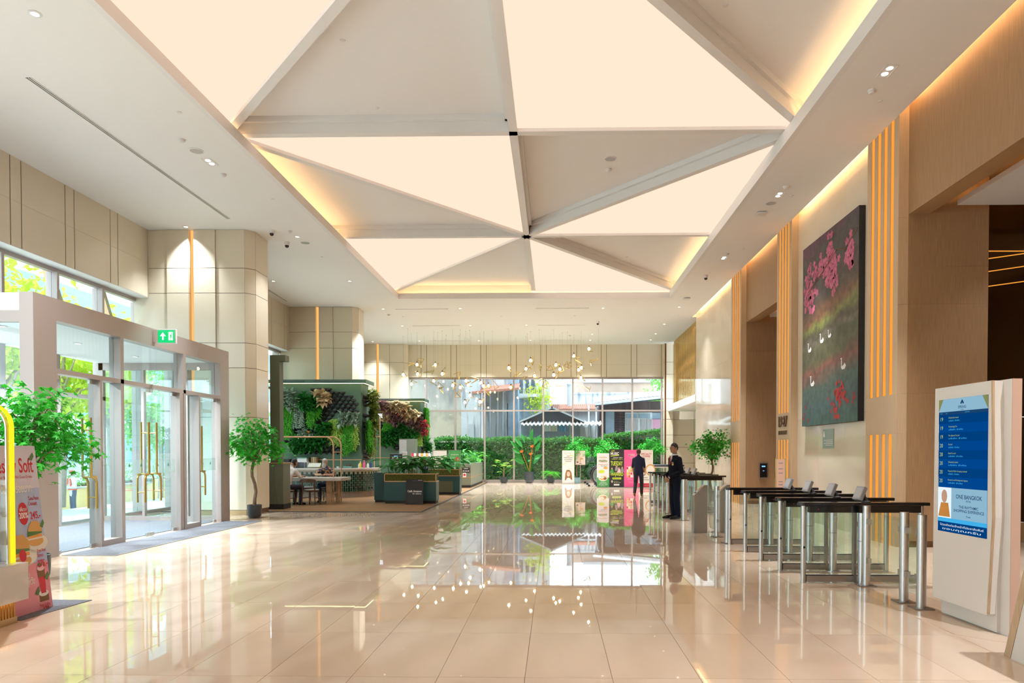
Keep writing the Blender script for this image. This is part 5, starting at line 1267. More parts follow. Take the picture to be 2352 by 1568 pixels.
for sx_ in (-0.035, 0.045): disc(t, sx_, 0.505, 0.012, 0.006, I('black'), 4, 'eye', 8)
# easel
t = thing('easel_notice', 'small beige notice on a slim pole stand', 'sign', (1.29, 34.95, 0)); mat('notice_beige', (0.72, 0.60, 0.52), 0.5)
B('panel', -0.24, 0.24, -0.01, 0.01, 0.95, 1.62, M['notice_beige'], t); B('frame', -0.25, 0.25, -0.012, 0.012, 0.92, 0.95, M['oak'], t); MB().cyl((0, 0.02, 0.01), (0, 0.02, 1.0), 0.014).cyl((0, 0.02, 0), (0, 0.02, 0.012), 0.14, n=24).obj('pole', M['steel'], t)
for a_, b_ in ((0.0, 1.46), (-0.17, 1.50)): disc(t, a_, b_, 0.02, 0.03, I('brown'))
rect(t, -0.01, 0.02, 1.06, 1.33, I('bun')); disc(t, 0.08, 1.22, 0.07, 0.025, I('bun')); disc(t, -0.14, 1.06, 0.05, 0.04, I('brown')); rect(t, -0.06, 0.06, 0.985, 1.01, I('black'))
# 2 green food
t = board('poster_stand', 'white and green food poster stand with rice dishes', 2.124, 30.9, 0, 0.53, 1.5, I('white'), group=GP)
rect(t, -0.265, 0.265, 0.03, 0.45, I('green')); W('อาหารไทย', t, 0, 1.32, 0.09, I('bun'), 0.02, 0.32); disc(t, 0, 1.16, 0.2, 0.07, I('lpink'), 1); W('Healthy', t, 0, 1.17, 0.12, I('green'), 0.03, 0.36); W('เมนูแนะนำ', t, 0, 1.02, 0.06, I('red'), 0.01, 0.4); W('อร่อยคุ้มค่า', t, 0.05, 0.95, 0.06, I('navy'), 0.01, 0.3)
for a_, b_, r_, c_ in ((0.11, 0.86, 0.11, 'orange'), (-0.06, 0.70, 0.16, 'lime'), (0.0, 0.42, 0.20, 'bun')):
    disc(t, a_, b_, r_, r_ * 0.62, I('cream'), 2, 'plate'); disc(t, a_, b_ + 0.005, r_ * 0.8, r_ * 0.46, I(c_), 3, 'food')
disc(t, -0.06, 0.46, 0.10, 0.06, I('white'), 4, 'rice'); disc(t, -0.06, 0.48, 0.03, 0.025, I('yellow'), 5, 'egg_yolk'); disc(t, 0.09, 0.40, 0.07, 0.05, I('brown'), 4, 'curry')
for k in range(5): W(('บริการอาหาร', 'สั่งอาหารล่วงหน้าได้', 'ทุกวันจันทร์ถึงศุกร์', 'เวลา 10.00 - 19.00', 'ขอบคุณ')[k], t, 0, 0.26 - 0.043 * k, 0.036, I('white'), 0.02, (0.2, 0.3, 0.36, 0.38, 0.2)[k])
# 3 black music
t = board('poster_stand', 'black live music poster stand with lime lettering', 2.712, 30.92, 0, 0.645, 1.68, I('black'), group=GP)
W('LIVE', t, -0.16, 1.60, 0.10, I('lime'), 0.02, 0.14, rot=0.1); W('MUSIC', t, -0.08, 1.48, 0.16, I('white'), 0.03, 0.36); shape(t, [(-0.26, 1.36), (0.1, 1.40), (0.1, 1.43), (-0.26, 1.39)], I('lime'))
W('ทุกวันศุกร์  18.00 น.', t, 0.06, 1.31, 0.05, I('white'), 0.02, 0.42); W('TUESDAY*  19.00 น.', t, 0.02, 1.245, 0.05, I('lime'), 0.02, 0.48)
W('TUESDAY', t, 0, 1.05, 0.2, I('lime'), 0.02, 0.52, sy=1.3); W('TERAJARERD', t, 0, 0.60, 0.2, I('lime'), 0.02, 0.58, sy=1.1, rot=-0.06)
for a_, b_, c_ in ((-0.2, 0.78, 'green'), (0.0, 0.88, 'grey'), (0.1, 0.80, 'lpink'), (0.24, 0.82, 'grey')):
    shape(t, [(a_ - 0.08, b_ - 0.14), (a_ + 0.08, b_ - 0.14), (a_ + 0.05, b_ + 0.03), (a_ - 0.05, b_ + 0.03)], I(c_), 4, 'musician'); disc(t, a_, b_ + 0.07, 0.032, 0.042, I('skin'), 5, 'musician_face'); disc(t, a_, b_ + 0.095, 0.034, 0.026, I('brown'), 6, 'musician_hair')
rect(t, -0.18, 0.2, 0.37, 0.45, I('lime')); W('ฟรีไม่มีค่าใช้จ่าย', t, 0.01, 0.41, 0.05, I('black'), 0.02, 0.3)
disc(t, -0.2, 0.28, 0.04, 0.04, I('white')); shape(t, [(-0.235, 0.26), (-0.165, 0.26), (-0.2, 0.20)], I('white')); disc(t, -0.2, 0.28, 0.017, 0.017, I('black'), 2); W('ลาน ชั้น G', t, -0.02, 0.28, 0.035, I('lime'), 0.01, 0.2); W('Spring Tower', t, 0.03, 0.235, 0.035, I('white'), 0.01, 0.3); rect(t, -0.12, 0.12, 0.10, 0.17, I('cream'))
# 4 pink
t = board('poster_stand', 'bright pink poster stand behind the walking person', 3.352, 30.94, 0, 0.63, 1.65, I('pink'), group=GP)
W('MISS', t, 0.02, 1.42, 0.15, I('lpink'), 0.01, 0.28); W('Fruit', t, 0.02, 1.30, 0.09, I('lpink'), 0, 0.16); rect(t, -0.2, 0.1, 0.45, 0.93, I('lpink'))
for k in range(12): disc(t, -0.17 + 0.085 * (k % 3), 0.50 + 0.12 * (k // 3), 0.036, 0.05, I(('orange', 'red', 'cream', 'lime')[k % 4]), 2, 'fruit')
W('สั่งได้เลย', t, -0.06, 0.38, 0.05, I('lpink'), 0.01, 0.2); W('ขอบคุณค่ะ', t, -0.02, 0.25, 0.04, I('lpink'), 0.01, 0.2)
# 5 coffee
t = board('poster_stand', 'white specialty coffee poster stand with a red foot band', 3.98, 30.96, 0, 0.62, 1.65, I('cream'), group=GP)
W('SPECIALTY', t, 0.02, 1.46, 0.11, I('red'), 0.02, 0.46); W('COFFEE', t, 0.02, 1.36, 0.11, I('red'), 0.02, 0.34); W('Discover the taste', t, 0.02, 1.25, 0.035, I('grey'), 0, 0.34)
disc(t, -0.16, 1.15, 0.1, 0.1, I('grey'), 1, 'cup'); disc(t, -0.16, 1.15, 0.075, 0.075, I('brown'), 2, 'coffee'); disc(t, 0.2, 0.78, 0.22, 0.25, I('bun'), 1, 'coffee_ring', 28); disc(t, 0.2, 0.78, 0.17, 0.19, I('cream'), 2, 'coffee_ring', 28); disc(t, -0.2, 0.62, 0.08, 0.14, I('bun'), 1, 'coffee_ring')
for k in range(9): leaf_p = [(-0.12 + 0.05 * (k % 5), 0.35 + 0.09 * (k // 5)), (-0.05 + 0.05 * (k % 5), 0.37 + 0.1 * (k // 5)), (-0.1 + 0.05 * (k % 5), 0.33 + 0.09 * (k // 5))]; shape(t, leaf_p, I('black'), 3)
rect(t, -0.31, 0.31, 0.03, 0.2, I('red')); W('Freshly roasted daily', t, 0, 0.115, 0.04, I('white'), 0.01, 0.5)

# ================================================================ ESCALATOR LANDING
t = thing('escalator', 'escalator with black looped handrails behind the poster stands', 'escalator', (1.7, 33.0, 0)); mat('rubber', (0.01, 0.01, 0.012), 0.3)
for sy_ in (-0.62, 0.62):
    arc = [(0.48 + 0.46 * math.cos(a), sy_, 0.48 + 0.46 * math.sin(a)) for a in [PI / 2 + PI * 1.15 * k / 18 for k in range(19)]]
    MB().tube([(4.2, sy_, 0.94)] + arc + [(1.1, sy_, -0.0)][:0], 0.04, 8).obj('handrail', M['rubber'], t, smooth=50)
    arc2 = [(0.48 + 0.38 * math.cos(a), sy_, 0.48 + 0.38 * math.sin(a)) for a in [PI / 2 + PI * 1.1 * k / 18 for k in range(19)]]
    MB().tube([(4.2, sy_, 0.86)] + arc2, 0.018, 6).obj('handrail_guide', M['steel'], t, smooth=50)
    MB().prism([(4.2, 0.12), (4.2, 0.85)] + [(p[0], p[2]) for p in arc2 if p[2] > 0.12], 'y', sy_ - 0.006, sy_ + 0.006).obj('balustrade_glass', M['glass_green'], t)
    B('skirt', 0.3, 4.2, sy_ - 0.09, sy_ + 0.09, 0, 0.12, M['steel_dark'], t, bev=0.01)
    MB().cyl((0.25, sy_, 0), (0.25, sy_, 0.14), 0.07).obj('newel_foot', M['rubber'], t)
B('landing_plate', 0.05, 4.2, -0.52, 0.52, 0.0, 0.012, M['steel_dark'], t)
for k in range(14): B('comb_ridge', 0.1 + k * 0.1, 0.14 + k * 0.1, -0.5, 0.5, 0.012, 0.018, M['steel'], t)
for k, (px, py, lb) in enumerate(((1344, 1109.5, 'left small black floor bollard before the escalator'), (1349, 1113, 'middle small black floor bollard before the escalator'), (1353, 1117, 'right small black floor bollard before the escalator'))):
    p = onZ(px, py, 0); MB().lathe([(0.055, 0), (0.06, 0.03), (0.055, 0.07), (0.045, 0.09), (0.001, 0.095)], 16).obj('floor_bollard', M['rubber'], None, smooth=40, label=lb, cat='bollard', group='floor bollards').location = p

# ================================================================ PENDANT LAMPS
WIRE = M['brass']
def pend_frame(rg, s):
    pts = [rdir(rg) * s * rg.uniform(0.8, 1.25) for _ in range(3)]; pts.append(-(pts[0] + pts[1] + pts[2]) * 0.5)
    mb = MB()
    for i in range(4):
        for j in range(i + 1, 4):
            if (i, j) == (1, 3): continue
            mb.cyl(pts[i], pts[j], 0.013, n=5)
    return mb, max(pts, key=lambda p: p.z)
BULB = MB().lathe([(0.001, -0.075), (0.03, -0.07), (0.055, -0.04), (0.06, -0.01), (0.05, 0.025), (0.025, 0.055), (0.02, 0.075), (0.001, 0.076)], 14).mesh('bulb', M['bulb'], 60)
SOCK = MB().lathe([(0.022, 0.07), (0.028, 0.075), (0.028, 0.14), (0.012, 0.155), (0.001, 0.156)], 10).mesh('socket', M['bronze_line'], 50)
rg = random.Random(77)
bul = [(145,403),(365,405),(152,515),(450,513),(345,597),(80,635),(1247,443),(1453,453),(1510,352),(1813,405),(1860,457),(1787,527),(2028,297),(2210,212),(2085,465),(2113,562),(735,597),(760,650),(665,675),(575,650),(905,620),(945,660),(1003,655),(1270,675),(780,770),(720,855),(900,848),(1555,535),(-20,520),(2120,440)]
frm = [(65,390),(190,355),(290,497),(480,478),(548,560),(635,535),(825,577),(415,655),(440,720),(635,750),(990,750),(1340,530),(1430,560),(1620,432),(1728,450),(1945,395),(1970,415),(2075,380),(2265,365),(1615,590),(1875,630),(2190,680),(1700,640),(1090,645)]
for lit, lst in ((True, bul), (False, frm)):
    for k, (cx2, cy2) in enumerate(lst):
        Yp = 31.4 + 3.4 * ((k * 0.618 + (0.3 if lit else 0)) % 1.0); p = onY(930 + cx2 / 5.227, 760 + cy2 / 5.227, Yp)
        lb = 'glowing bulb pendant in a thin brass wire pyramid' if lit else 'unlit brass wire pyramid pendant on a thin cable'
        t = thing('pendant_lamp' if lit else 'wire_pendant', lb, 'pendant', p, 0, 'bulb pendants of the hanging cluster' if lit else 'wire pyramid pendants of the hanging cluster')
        mb, top = pend_frame(rg, 0.21 if not lit else 0.19); top_z = 0.15 if lit else top.z
        if lit: inst('bulb', BULB, t); inst('socket', SOCK, t); mb.v = [(x + 0.06, y, z - 0.03) for x, y, z in mb.v]
        mb.obj('wire_frame', WIRE, t)
        cxy = (0, 0) if lit else (top.x, top.y)
        MB().cyl((cxy[0], cxy[1], top_z), (cxy[0], cxy[1], CEIL - p.z - 0.02), 0.0025, n=4).obj('cable', M['steel_dark'], t); MB().cyl((cxy[0], cxy[1], CEIL - p.z - 0.02), (cxy[0], cxy[1], CEIL - p.z), 0.02, n=8).obj('ceiling_cup', M['plastic_white'], t)

# ================================================================ BAKERY COUNTER AND POSTER, FRONT LEFT
t = thing('bakery_counter', 'marble bakery counter with lit wooden slats at left edge', 'counter', (-4.815, 6.4, 0))
B('marble_body', -2.2, 0.0, -1.6, 0.0, 0.21, 0.545, M['white_marble'], t); B('plinth', -2.15, -0.07, -1.6, -0.05, 0.0, 0.06, M['skirting_bronze'], t); B('base_core', -2.15, -0.11, -1.6, -0.09, 0.06, 0.21, M['bronze_line'], t)
mat('slat_gold', (0.62, 0.34, 0.08), 0.4)
for k in range(44): B('slat', -0.085, -0.072, -1.55 + k * 0.034, -1.534 + k * 0.034, 0.06, 0.21, M['slat_gold'], t)
B('slat_led', -0.10, -0.09, -1.6, -0.1, 0.195, 0.205, M['led_warm'], t)
t = thing('display_case', 'glass display case with a glowing yellow arched frame', 'display case', (-4.915, 6.38, 0.545)); arc = [(0, 0, 0), (0, 0, 1.2)] + [(-0.22 + 0.22 * math.cos(a), 0, 1.23 + 0.22 * math.sin(a)) for a in [PI / 2 * k / 10 for k in range(11)]] + [(-1.6, 0, 1.45)]
def ribbon(pts, n, y0, y1, th):
    mb = MB(); P_ = [Vector(p) for p in pts]
    for a, b in zip(P_[:-1], P_[1:]):
        d = (b - a).normalized(); nn = Vector((d.z, 0, -d.x)) * th
        mb.add([(a.x, y0, a.z), (b.x, y0, b.z), (b.x, y1, b.z), (a.x, y1, a.z), (a.x - nn.x, y0, a.z - nn.z), (b.x - nn.x, y0, b.z - nn.z), (b.x - nn.x, y1, b.z - nn.z), (a.x - nn.x, y1, a.z - nn.z)], [(0, 1, 2, 3), (7, 6, 5, 4), (0, 4, 5, 1), (3, 2, 6, 7), (0, 3, 7, 4), (1, 5, 6, 2)])
    return mb
ribbon(arc, 0, -0.05, 0.0, 0.012).obj('neon_edge', M['led_yellow'], t); ribbon([(x - 0.014, y, z - (0.014 if i > 1 else 0)) for i, (x, y, z) in enumerate(arc)], 0, -0.078, -0.05, 0.012).obj('arched_frame', M['steel'], t)
B('front_glass', -1.5, -0.03, -0.03, -0.024, 0.02, 0.75, M['glass_clear'], t); B('side_glass', -0.05, -0.044, -0.9, -0.05, 0.02, 0.75, M['glass_clear'], t)
for z in (0.16, 0.42, 0.66):
    B('shelf', -1.5, -0.07, -0.85, -0.1, z, z + 0.012, M['steel'], t)
    for q in range(4): MB().box(-0.16 - q * 0.16, -0.08 - q * 0.16, -0.092, -0.088, z - 0.01, z + 0.04).obj('price_tag', M['plastic_white'], t)
mat('crust', (0.55, 0.28, 0.09), 0.6, var=(20, 0.4))
for k in range(6): MB().sphere((-5.15 - 0.15 * (k % 3), 6.15 - 0.2 * (k // 3), 0.545 + 0.172 + 0.035), 0.06, 12, 8, (1, 1, 0.6)).obj('bread_roll', M['crust'], smooth=180, label=('left', 'middle', 'right')[2 - k % 3] + ' golden bread roll in the ' + ('front', 'second')[k // 3] + ' row of the display case', cat='bread', group='bread rolls')
t = thing('corner_mat', 'dark grey floor mat under the food poster', 'mat', (-5.3, 6.9, 0)); MB().prism([(-0.9, 0.42), (0.465, 0.42), (0.40, -0.48), (-0.9, -0.48)], 'z', 0.0, 0.006).obj('carpet', M['carpet'], t)
mat('poster_blue', (0.42, 0.50, 0.72), 0.5); mat('poster_rose', (0.72, 0.28, 0.34), 0.5); mat('poster_lilac', (0.66, 0.64, 0.78), 0.5); mat('leaf_print', (0.08, 0.20, 0.05), 0.6)
t = board('food_poster', 'tall food poster stand reading Freshly Soft with sandwiches', -5.035, 6.715, PI / 2, 0.9, 1.62, M['poster_blue'], 0.105, False); t.scale = (0.644, 1, 1)
rect(t, -0.45, 0.45, 0.0, 0.47, M['poster_rose']); rect(t, -0.45, 0.45, 1.2, 1.62, M['poster_lilac'])
W('Freshly Soft', t, -0.07, 1.42, 0.2, I('red'), 0.012, 0.86); W('Discover Baguette & Pink Guava Drinks', t, -0.05, 1.315, 0.04, I('red'), 0, 0.74)
W('สดใหม่ อร่อยมาก', t, -0.05, 1.20, 0.11, I('white'), 0.02, 0.66); W('Tuna Pesto', t, 0.30, 1.10, 0.055, I('red'), 0.01, 0.22); W('Croissant', t, 0.27, 1.05, 0.055, I('red'), 0.01, 0.18); W('245.-', t, 0.30, 0.93, 0.1, I('red'), 0.02, 0.22)
disc(t, 0.06, 0.96, 0.10, 0.11, I('red'), 2, 'price_bubble'); W('เพิ่มรส', t, 0.06, 1.0, 0.05, I('white'), 0.01, 0.14, 4); W('200%', t, 0.06, 0.94, 0.08, I('white'), 0.02, 0.18, 4)
disc(t, 0.24, 0.66, 0.26, 0.09, I('cream'), 1, 'plate')
def bun(cx, cz, r):
    disc(t, cx, cz - r * 0.45, r, r * 0.3, I('bun'), 3, 'bun'); shape(t, [(cx - r, cz - r * 0.35), (cx + r, cz - r * 0.3), (cx + r * 0.9, cz), (cx - r * 0.95, cz)], I('cream'), 4, 'ham'); shape(t, [(cx - r * 0.95, cz - r * 0.25), (cx + r * 0.9, cz - r * 0.2), (cx + r * 0.85, cz - r * 0.05), (cx - r, cz - r * 0.02)], I('orange'), 5, 'filling')
    shape(t, [(cx - r * 1.05, cz - 0.02), (cx + r * 0.9, cz + 0.0), (cx + r * 0.8, cz + r * 0.3), (cx - r * 0.9, cz + r * 0.3)], M['leaf_print'], 6, 'lettuce'); shape(t, [(cx - r * 0.9, cz + r * 0.2), (cx + r * 0.95, cz + r * 0.1), (cx + r * 0.85, cz + r * 0.5), (cx + r * 0.4, cz + r * 0.8), (cx - r * 0.3, cz + r * 0.8), (cx - r * 0.75, cz + r * 0.5)], I('bun'), 7, 'bun')
bun(0.25, 0.75, 0.16); disc(t, -0.05, 0.44 + 0.1, 0.30, 0.09, I('cream'), 1, 'plate'); bun(-0.08, 0.60, 0.2); disc(t, -0.05, 0.56, 0.07, 0.06, I('red'), 8, 'tomato')
W('Green Wave', t, 0.33, 0.50 + 0.08, 0.05, I('red'), 0.01, 0.18, 8); W('Salmon', t, 0.30, 0.535, 0.05, I('red'), 0.01, 0.13, 8); W('275.-', t, 0.33, 0.45, 0.1, I('red'), 0.02, 0.2, 8); W('สดชื่น', t, -0.05, 0.36, 0.09, I('white'), 0.02, 0.18, 8); W('ทุกวัน', t, 0.05, 0.30, 0.09, I('white'), 0.02, 0.15, 8)
shape(t, [(0.20, 0.40), (0.36, 0.40), (0.34, 0.16), (0.24, 0.16)], I('red'), 4, 'drink'); shape(t, [(0.20, 0.40), (0.36, 0.40), (0.353, 0.32), (0.207, 0.32)], I('brown'), 5, 'drink'); disc(t, 0.28, 0.41, 0.08, 0.028, I('lpink'), 6, 'drink_froth'); disc(t, 0.26, 0.44, 0.04, 0.02, M['leaf_print'], 7, 'mint')
disc(t, 0.29, 0.16, 0.1, 0.03, I('cream'), 3, 'wood_stand'); rect(t, 0.19, 0.39, 0.08, 0.15, I('brown'), 2, 'wood_stand'); W('Pinky Coffee', t, 0.28, 0.045, 0.045, I('red'), 0.01, 0.22, 8)
W('128.-', t, 0.32, -0.02 + 0.02, 0.07, I('red'), 0.02, 0.16, 8)
for a_, b_ in ((0.34, 1.52), (0.40, 0.85), (0.38, 0.33), (0.15, 0.2)): shape(t, [(a_ - 0.05, b_ - 0.03), (a_ + 0.04, b_ + 0.035), (a_ + 0.06, b_ - 0.005), (a_ + 0.01, b_ - 0.05)], M['leaf_print'], 8, 'printed_leaf')
# ================================================================ CAFE
mat('cafe_green', (0.10, 0.20, 0.13), 0.55, var=(1.5, 0.15)); mat('cafe_olive', (0.10, 0.11, 0.06), 0.5); mat('cafe_teal', (0.018, 0.075, 0.085), 0.4); mat('cafe_grey_green', (0.17, 0.19, 0.14), 0.55)
mat('copper', (0.62, 0.36, 0.20), 0.35, 0.5); mat('moss', (0.14, 0.15, 0.03), 0.95, var=(40, 0.6, 3)); mat('tile_black', (0.055, 0.06, 0.075), 0.38); mat('slate_grey', (0.11, 0.12, 0.14), 0.45)
mat('plank', (0.36, 0.20, 0.09), 0.32, var=(3, 0.35, 5), stretch=(1.2, 9, 1)); mat('tile_green', (0.012, 0.075, 0.045), 0.12, var=(5, 0.6, 2), two=(0.005, 0.02, 0.015)); mat('tile_joint', (0.55, 0.58, 0.48), 0.7)
mat('walnut', (0.12, 0.05, 0.025), 0.35, var=(12, 0.3)); mat('seat_grey', (0.36, 0.35, 0.34), 0.5); mat('table_top', (0.62, 0.58, 0.53), 0.3, var=(6, 0.15)); mat('table_leg', (0.50, 0.34, 0.19), 0.5, var=(8, 0.2))
mat('carton', (0.55, 0.36, 0.18), 0.8); mat('aqua', (0.30, 0.72, 0.62), 0.4); mat('pod_counter', (0.10, 0.18, 0.15), 0.5)
wf_ = B('cafe_floor', -10.2, -3.45, 18.3, YB - 0.02, 0.0005, 0.012, M['plank'], kind='structure')
MB().box(-10.2, -3.38, 18.22, 18.3, 0.0005, 0.014).box(-3.45, -3.38, 18.3, YB - 0.02, 0.0005, 0.014).obj('edge_trim', M['black_matte'], wf_)
t = thing('cafe_post', 'dark green cafe gate post with copper ledge beside the column', 'post', (-7.45, 19.0, 0))
B('lower_casing', -0.22, 0.16, -0.02, 0.5, 0.15, 1.24, M['cafe_grey_green'], t); B('plinth', -0.23, 0.17, -0.03, 0.5, 0, 0.15, M['black_matte'], t); B('copper_ledge', -0.23, 0.175, -0.035, 0.51, 1.24, 1.27, M['copper'], t)
for k in range(6): B('rib', -0.2 + k * 0.062, -0.175 + k * 0.062, -0.028, -0.02, 0.15, 1.24, M['cafe_grey_green'], t)
B('upper_post', -0.2, 0.06, 0.03, 0.3, 1.27, 4.16, M['cafe_olive'], t); B('top_arm', 0.06, 0.22, 0.03, 0.3, 4.0, 4.16, M['cafe_olive'], t)
def inpoly(x, y, P):
    r = False; n = len(P)
    for i in range(n):
        (x1, y1), (x2, y2) = P[i], P[i - 1]
        if (y1 > y) != (y2 > y) and x < (x2 - x1) * (y - y1) / (y2 - y1) + x1: r = not r
    return r
def proj(p):
    d = Vector(p) - CO; dp = d.dot(_f2); return CX + F * d.dot(_rt) / dp, CYP - F * d.dot(_u2) / dp
# pocket tile: faceted pot that hangs on the wall, facing -Y
TILE = MB().add([(-0.097, 0, 0.0), (0.097, 0, 0.0), (-0.05, 0, 0.068), (0.05, 0, 0.068), (0, 0, -0.075), (-0.062, -0.08, 0.035), (0.062, -0.08, 0.035), (0, -0.165, -0.01), (0, -0.012, 0.03), (-0.1, -0.02, 0.062), (0.1, -0.02, 0.062)],
                [(0, 4, 7), (4, 1, 7), (0, 7, 5), (7, 1, 6), (5, 7, 8), (7, 6, 8), (0, 5, 9), (5, 2, 9), (5, 8, 2), (1, 10, 6), (6, 10, 3), (6, 3, 8), (2, 8, 3)]).mesh('pocket_tile', M['tile_black'])
def plant_wall(label, x0, x1, yf, yb, ztop, regions, side_x, side_rows):
    t = thing('plant_wall', label, 'plant wall', ((x0 + x1) / 2, yf, 0)); ox = (x0 + x1) / 2
    B('front_panel', x0 - ox, x1 - ox, 0, 0.15, 0, ztop, M['cafe_green'], t); B('side_panel', x1 - ox - 0.15, x1 - ox, 0.15, yb - yf, 0, ztop, M['cafe_green'], t)
    MB().box(x0 - ox, x1 - ox + 0.22, -0.16, 0.15, ztop, ztop + 0.13).box(x1 - ox - 0.15, x1 - ox + 0.22, 0.15, yb - yf, ztop, ztop + 0.13).obj('cornice', M['cafe_green'], t)
    MB().box(x0 - ox, x1 - ox + 0.16, -0.13, -0.11, ztop - 0.012, ztop).box(x1 - ox + 0.14, x1 - ox + 0.16, -0.11, yb - yf, ztop - 0.012, ztop).obj('led_line', M['led_line'], t)
    tr = MB()
    for (a, b) in ((0.04, 0.4), (0.5, 0.88)): tr.cyl((x0 - ox + (x1 - x0) * a, -0.19, ztop + 0.08), (x0 - ox + (x1 - x0) * b, -0.19, ztop + 0.08), 0.02, n=8)
    tr.obj('light_track', M['slate_grey'], t)
    B('copper_rail', x0 - ox, x1 - ox + 0.01, -0.02, 0.0, 1.26, 1.29, M['copper'], t)
    # pocket tiles on the front
    px_, pz = 0.195, 0.133; n = 0
    for r in range(int(ztop / pz)):
        for c in range(int((x1 - x0) / px_) + 1):
            x = x0 + 0.1 + c * px_ + (px_ / 2 if r % 2 else 0); z = 0.2 + r * pz
            if x > x1 - 0.08: continue
            q = proj((x, yf, z))
            if any(inpoly(q[0], q[1], P) for P in regions): inst('pocket_tile', TILE, t, (x - ox, -0.001, z))
    for (y, z) in side_rows: inst('pocket_tile', TILE, t, (x1 - ox + 0.001, y - yf, z), (0, 0, PI / 2))
    return t
def cr(pts, ox, oy, k): return [(ox + x / k, oy + y / k) for x, y in pts]
K1 = 7.84
reg1 = [cr([(610, 275), (1140, 275), (1440, 490), (1410, 740), (1230, 720), (1100, 700), (1010, 780), (900, 890), (700, 1010), (720, 1090), (330, 1090), (130, 1060), (250, 800), (440, 800), (540, 730), (740, 690), (760, 540), (900, 400)], 640, 860, K1),
        cr([(80, 1160), (260, 1190), (360, 1300), (930, 1300), (1010, 1180), (1250, 1160), (1240, 1400), (900, 1460), (340, 1460), (230, 1390)], 640, 860, K1)]
YP1 = 25.5
pw1 = plant_wall('nearer green plant wall with black pocket tiles in the cafe', -10.25, -6.95, YP1, 26.5, 4.02, reg1, 0, [(25.75 + 0.195 * c + (0.1 if r % 2 else 0), 1.3 + 0.133 * r) for r in range(18) for c in range(3) if r in (0, 1, 2, 8, 9, 10, 12, 15, 16, 17)])
K2 = 6.53; YP2 = 34.55
reg2 = [cr([(190, 520), (340, 520), (340, 1000), (190, 900)], 840, 880, K2), cr([(400, 880), (560, 880), (560, 1000), (400, 1000)], 840, 880, K2)]
pw2 = plant_wall('farther green plant wall covered in red and cream foliage', -10.25, -6.5, YP2, 35.6, 4.02, reg2, 0, [(34.75 + 0.195 * c, 1.5 + 0.133 * r) for r in range(16) for c in range(2) if r % 3])
def clump(name, label, kind, c, rx, rz, m, n, group, yp=YP1, ln=0.16, seed=0, side=None):
    n = int(n * 2.4); rg = random.Random(seed + 100); t = thing(name, label, 'wall plant', c, 0, group); mb = MB(); stem = MB(); out = Vector((0, -1, 0)) if side is None else Vector((1, 0, 0)); tang = Vector((1, 0, 0)) if side is None else Vector((0, 1, 0))
    if kind == 'trail':
        for k in range(n):
            p = tang * rg.uniform(-rx, rx) + out * rg.uniform(0.02, 0.16) + Vector((0, 0, rz + rg.uniform(-0.12, 0.05))); L_ = 2 * rz * (1 - 0.7 * rg.random() ** 1.6); pts = [p]
            st = 0.07
            while (pts[0] - pts[-1]).length < L_: pts.append(pts[-1] + Vector((rg.gauss(0, 0.012), rg.gauss(0, 0.012), -st)) + tang * rg.gauss(0, 0.012))
            stem.tube(pts, 0.004, 3, cap=False)
            for q in pts:
                for sg in (-1, 1): leaf(mb, q, tang * sg * rg.uniform(0.3, 1) + out * rg.uniform(0, 0.8) + Vector((0, 0, -0.7)), out, ln * rg.uniform(0.8, 1.5), ln * 0.42)
    else:
        cs = [(rg.uniform(-1, 1), rg.uniform(-1, 1)) for _ in range(max(3, n // 14))]
        for k in range(n):
            u, v = cs[k % len(cs)]; p = tang * (u * rx * 0.8 + rg.gauss(0, rx * 0.16)) + Vector((0, 0, v * rz * 0.8 + rg.gauss(0, rz * 0.16))) + out * rg.uniform(0.02, 0.24)
            d = out * rg.uniform(0.3, 1) + tang * rg.uniform(-1, 1) + Vector((0, 0, rg.uniform(-0.8, 0.8))); l = ln * rg.uniform(0.8, 1.6); leaf(mb, p, d, (0, 0, 1), l, l * 0.55)
        for u, v in cs: stem.tube([(tang * u * rx * 0.8 + Vector((0, 0, v * rz * 0.8))), (tang * u * rx * 0.8 + Vector((0, 0, v * rz * 0.8 + 0.05)) + out * 0.12)], 0.006, 4)
    stem.obj('stem', M['leaf_dark'], t); mb.obj('foliage', m, t, kind='stuff')
    return t
def cl1(nm, lb, kind, box, m, n, ln, seed):
    x0, y0, x1, y1 = box; a = onY(640 + x0 / K1, 860 + y0 / K1, YP1 - 0.1); b = onY(640 + x1 / K1, 860 + y1 / K1, YP1 - 0.1)
    c = Vector(((a.x + b.x) / 2, YP1 - 0.09, (a.z + b.z) / 2)); return clump(nm, lb, kind, c, (b.x - a.x) / 2, (a.z - b.z) / 2, M[m], n, 'plants on the nearer plant wall', YP1, ln, seed)
N1 = 'on the nearer plant wall'
cl1('trailing_fern', 'leftmost trailing bright green fern ' + N1, 'trail', (45, 440, 140, 1100), 'leaf_fern', 16, 0.10, 1)
cl1('trailing_fern', 'second trailing fern from the left ' + N1, 'trail', (130, 560, 260, 1040), 'leaf_fern', 18, 0.10, 2)
cl1('pale_arum', 'pale cream-leaved plant at top left ' + N1, 'bush', (60, 300, 290, 450), 'leaf_silver', 60, 0.22, 3)
cl1('silver_shrub', 'silvery grey leafed plant below the pale one ' + N1, 'bush', (110, 420, 350, 620), 'leaf_silver', 60, 0.20, 4)
cl1('white_flower_trail', 'white flowered trailing plant ' + N1, 'trail', (280, 600, 440, 920), 'leaf_silver', 11, 0.09, 5)
cl1('leafy_shrub', 'broad bright green bush near top ' + N1, 'bush', (390, 380, 740, 640), 'leaf_mid', 220, 0.17, 6)
cl1('trailing_fern', 'long thin fern hanging from the bright bush ' + N1, 'trail', (560, 580, 640, 880), 'leaf_fern', 12, 0.10, 7)
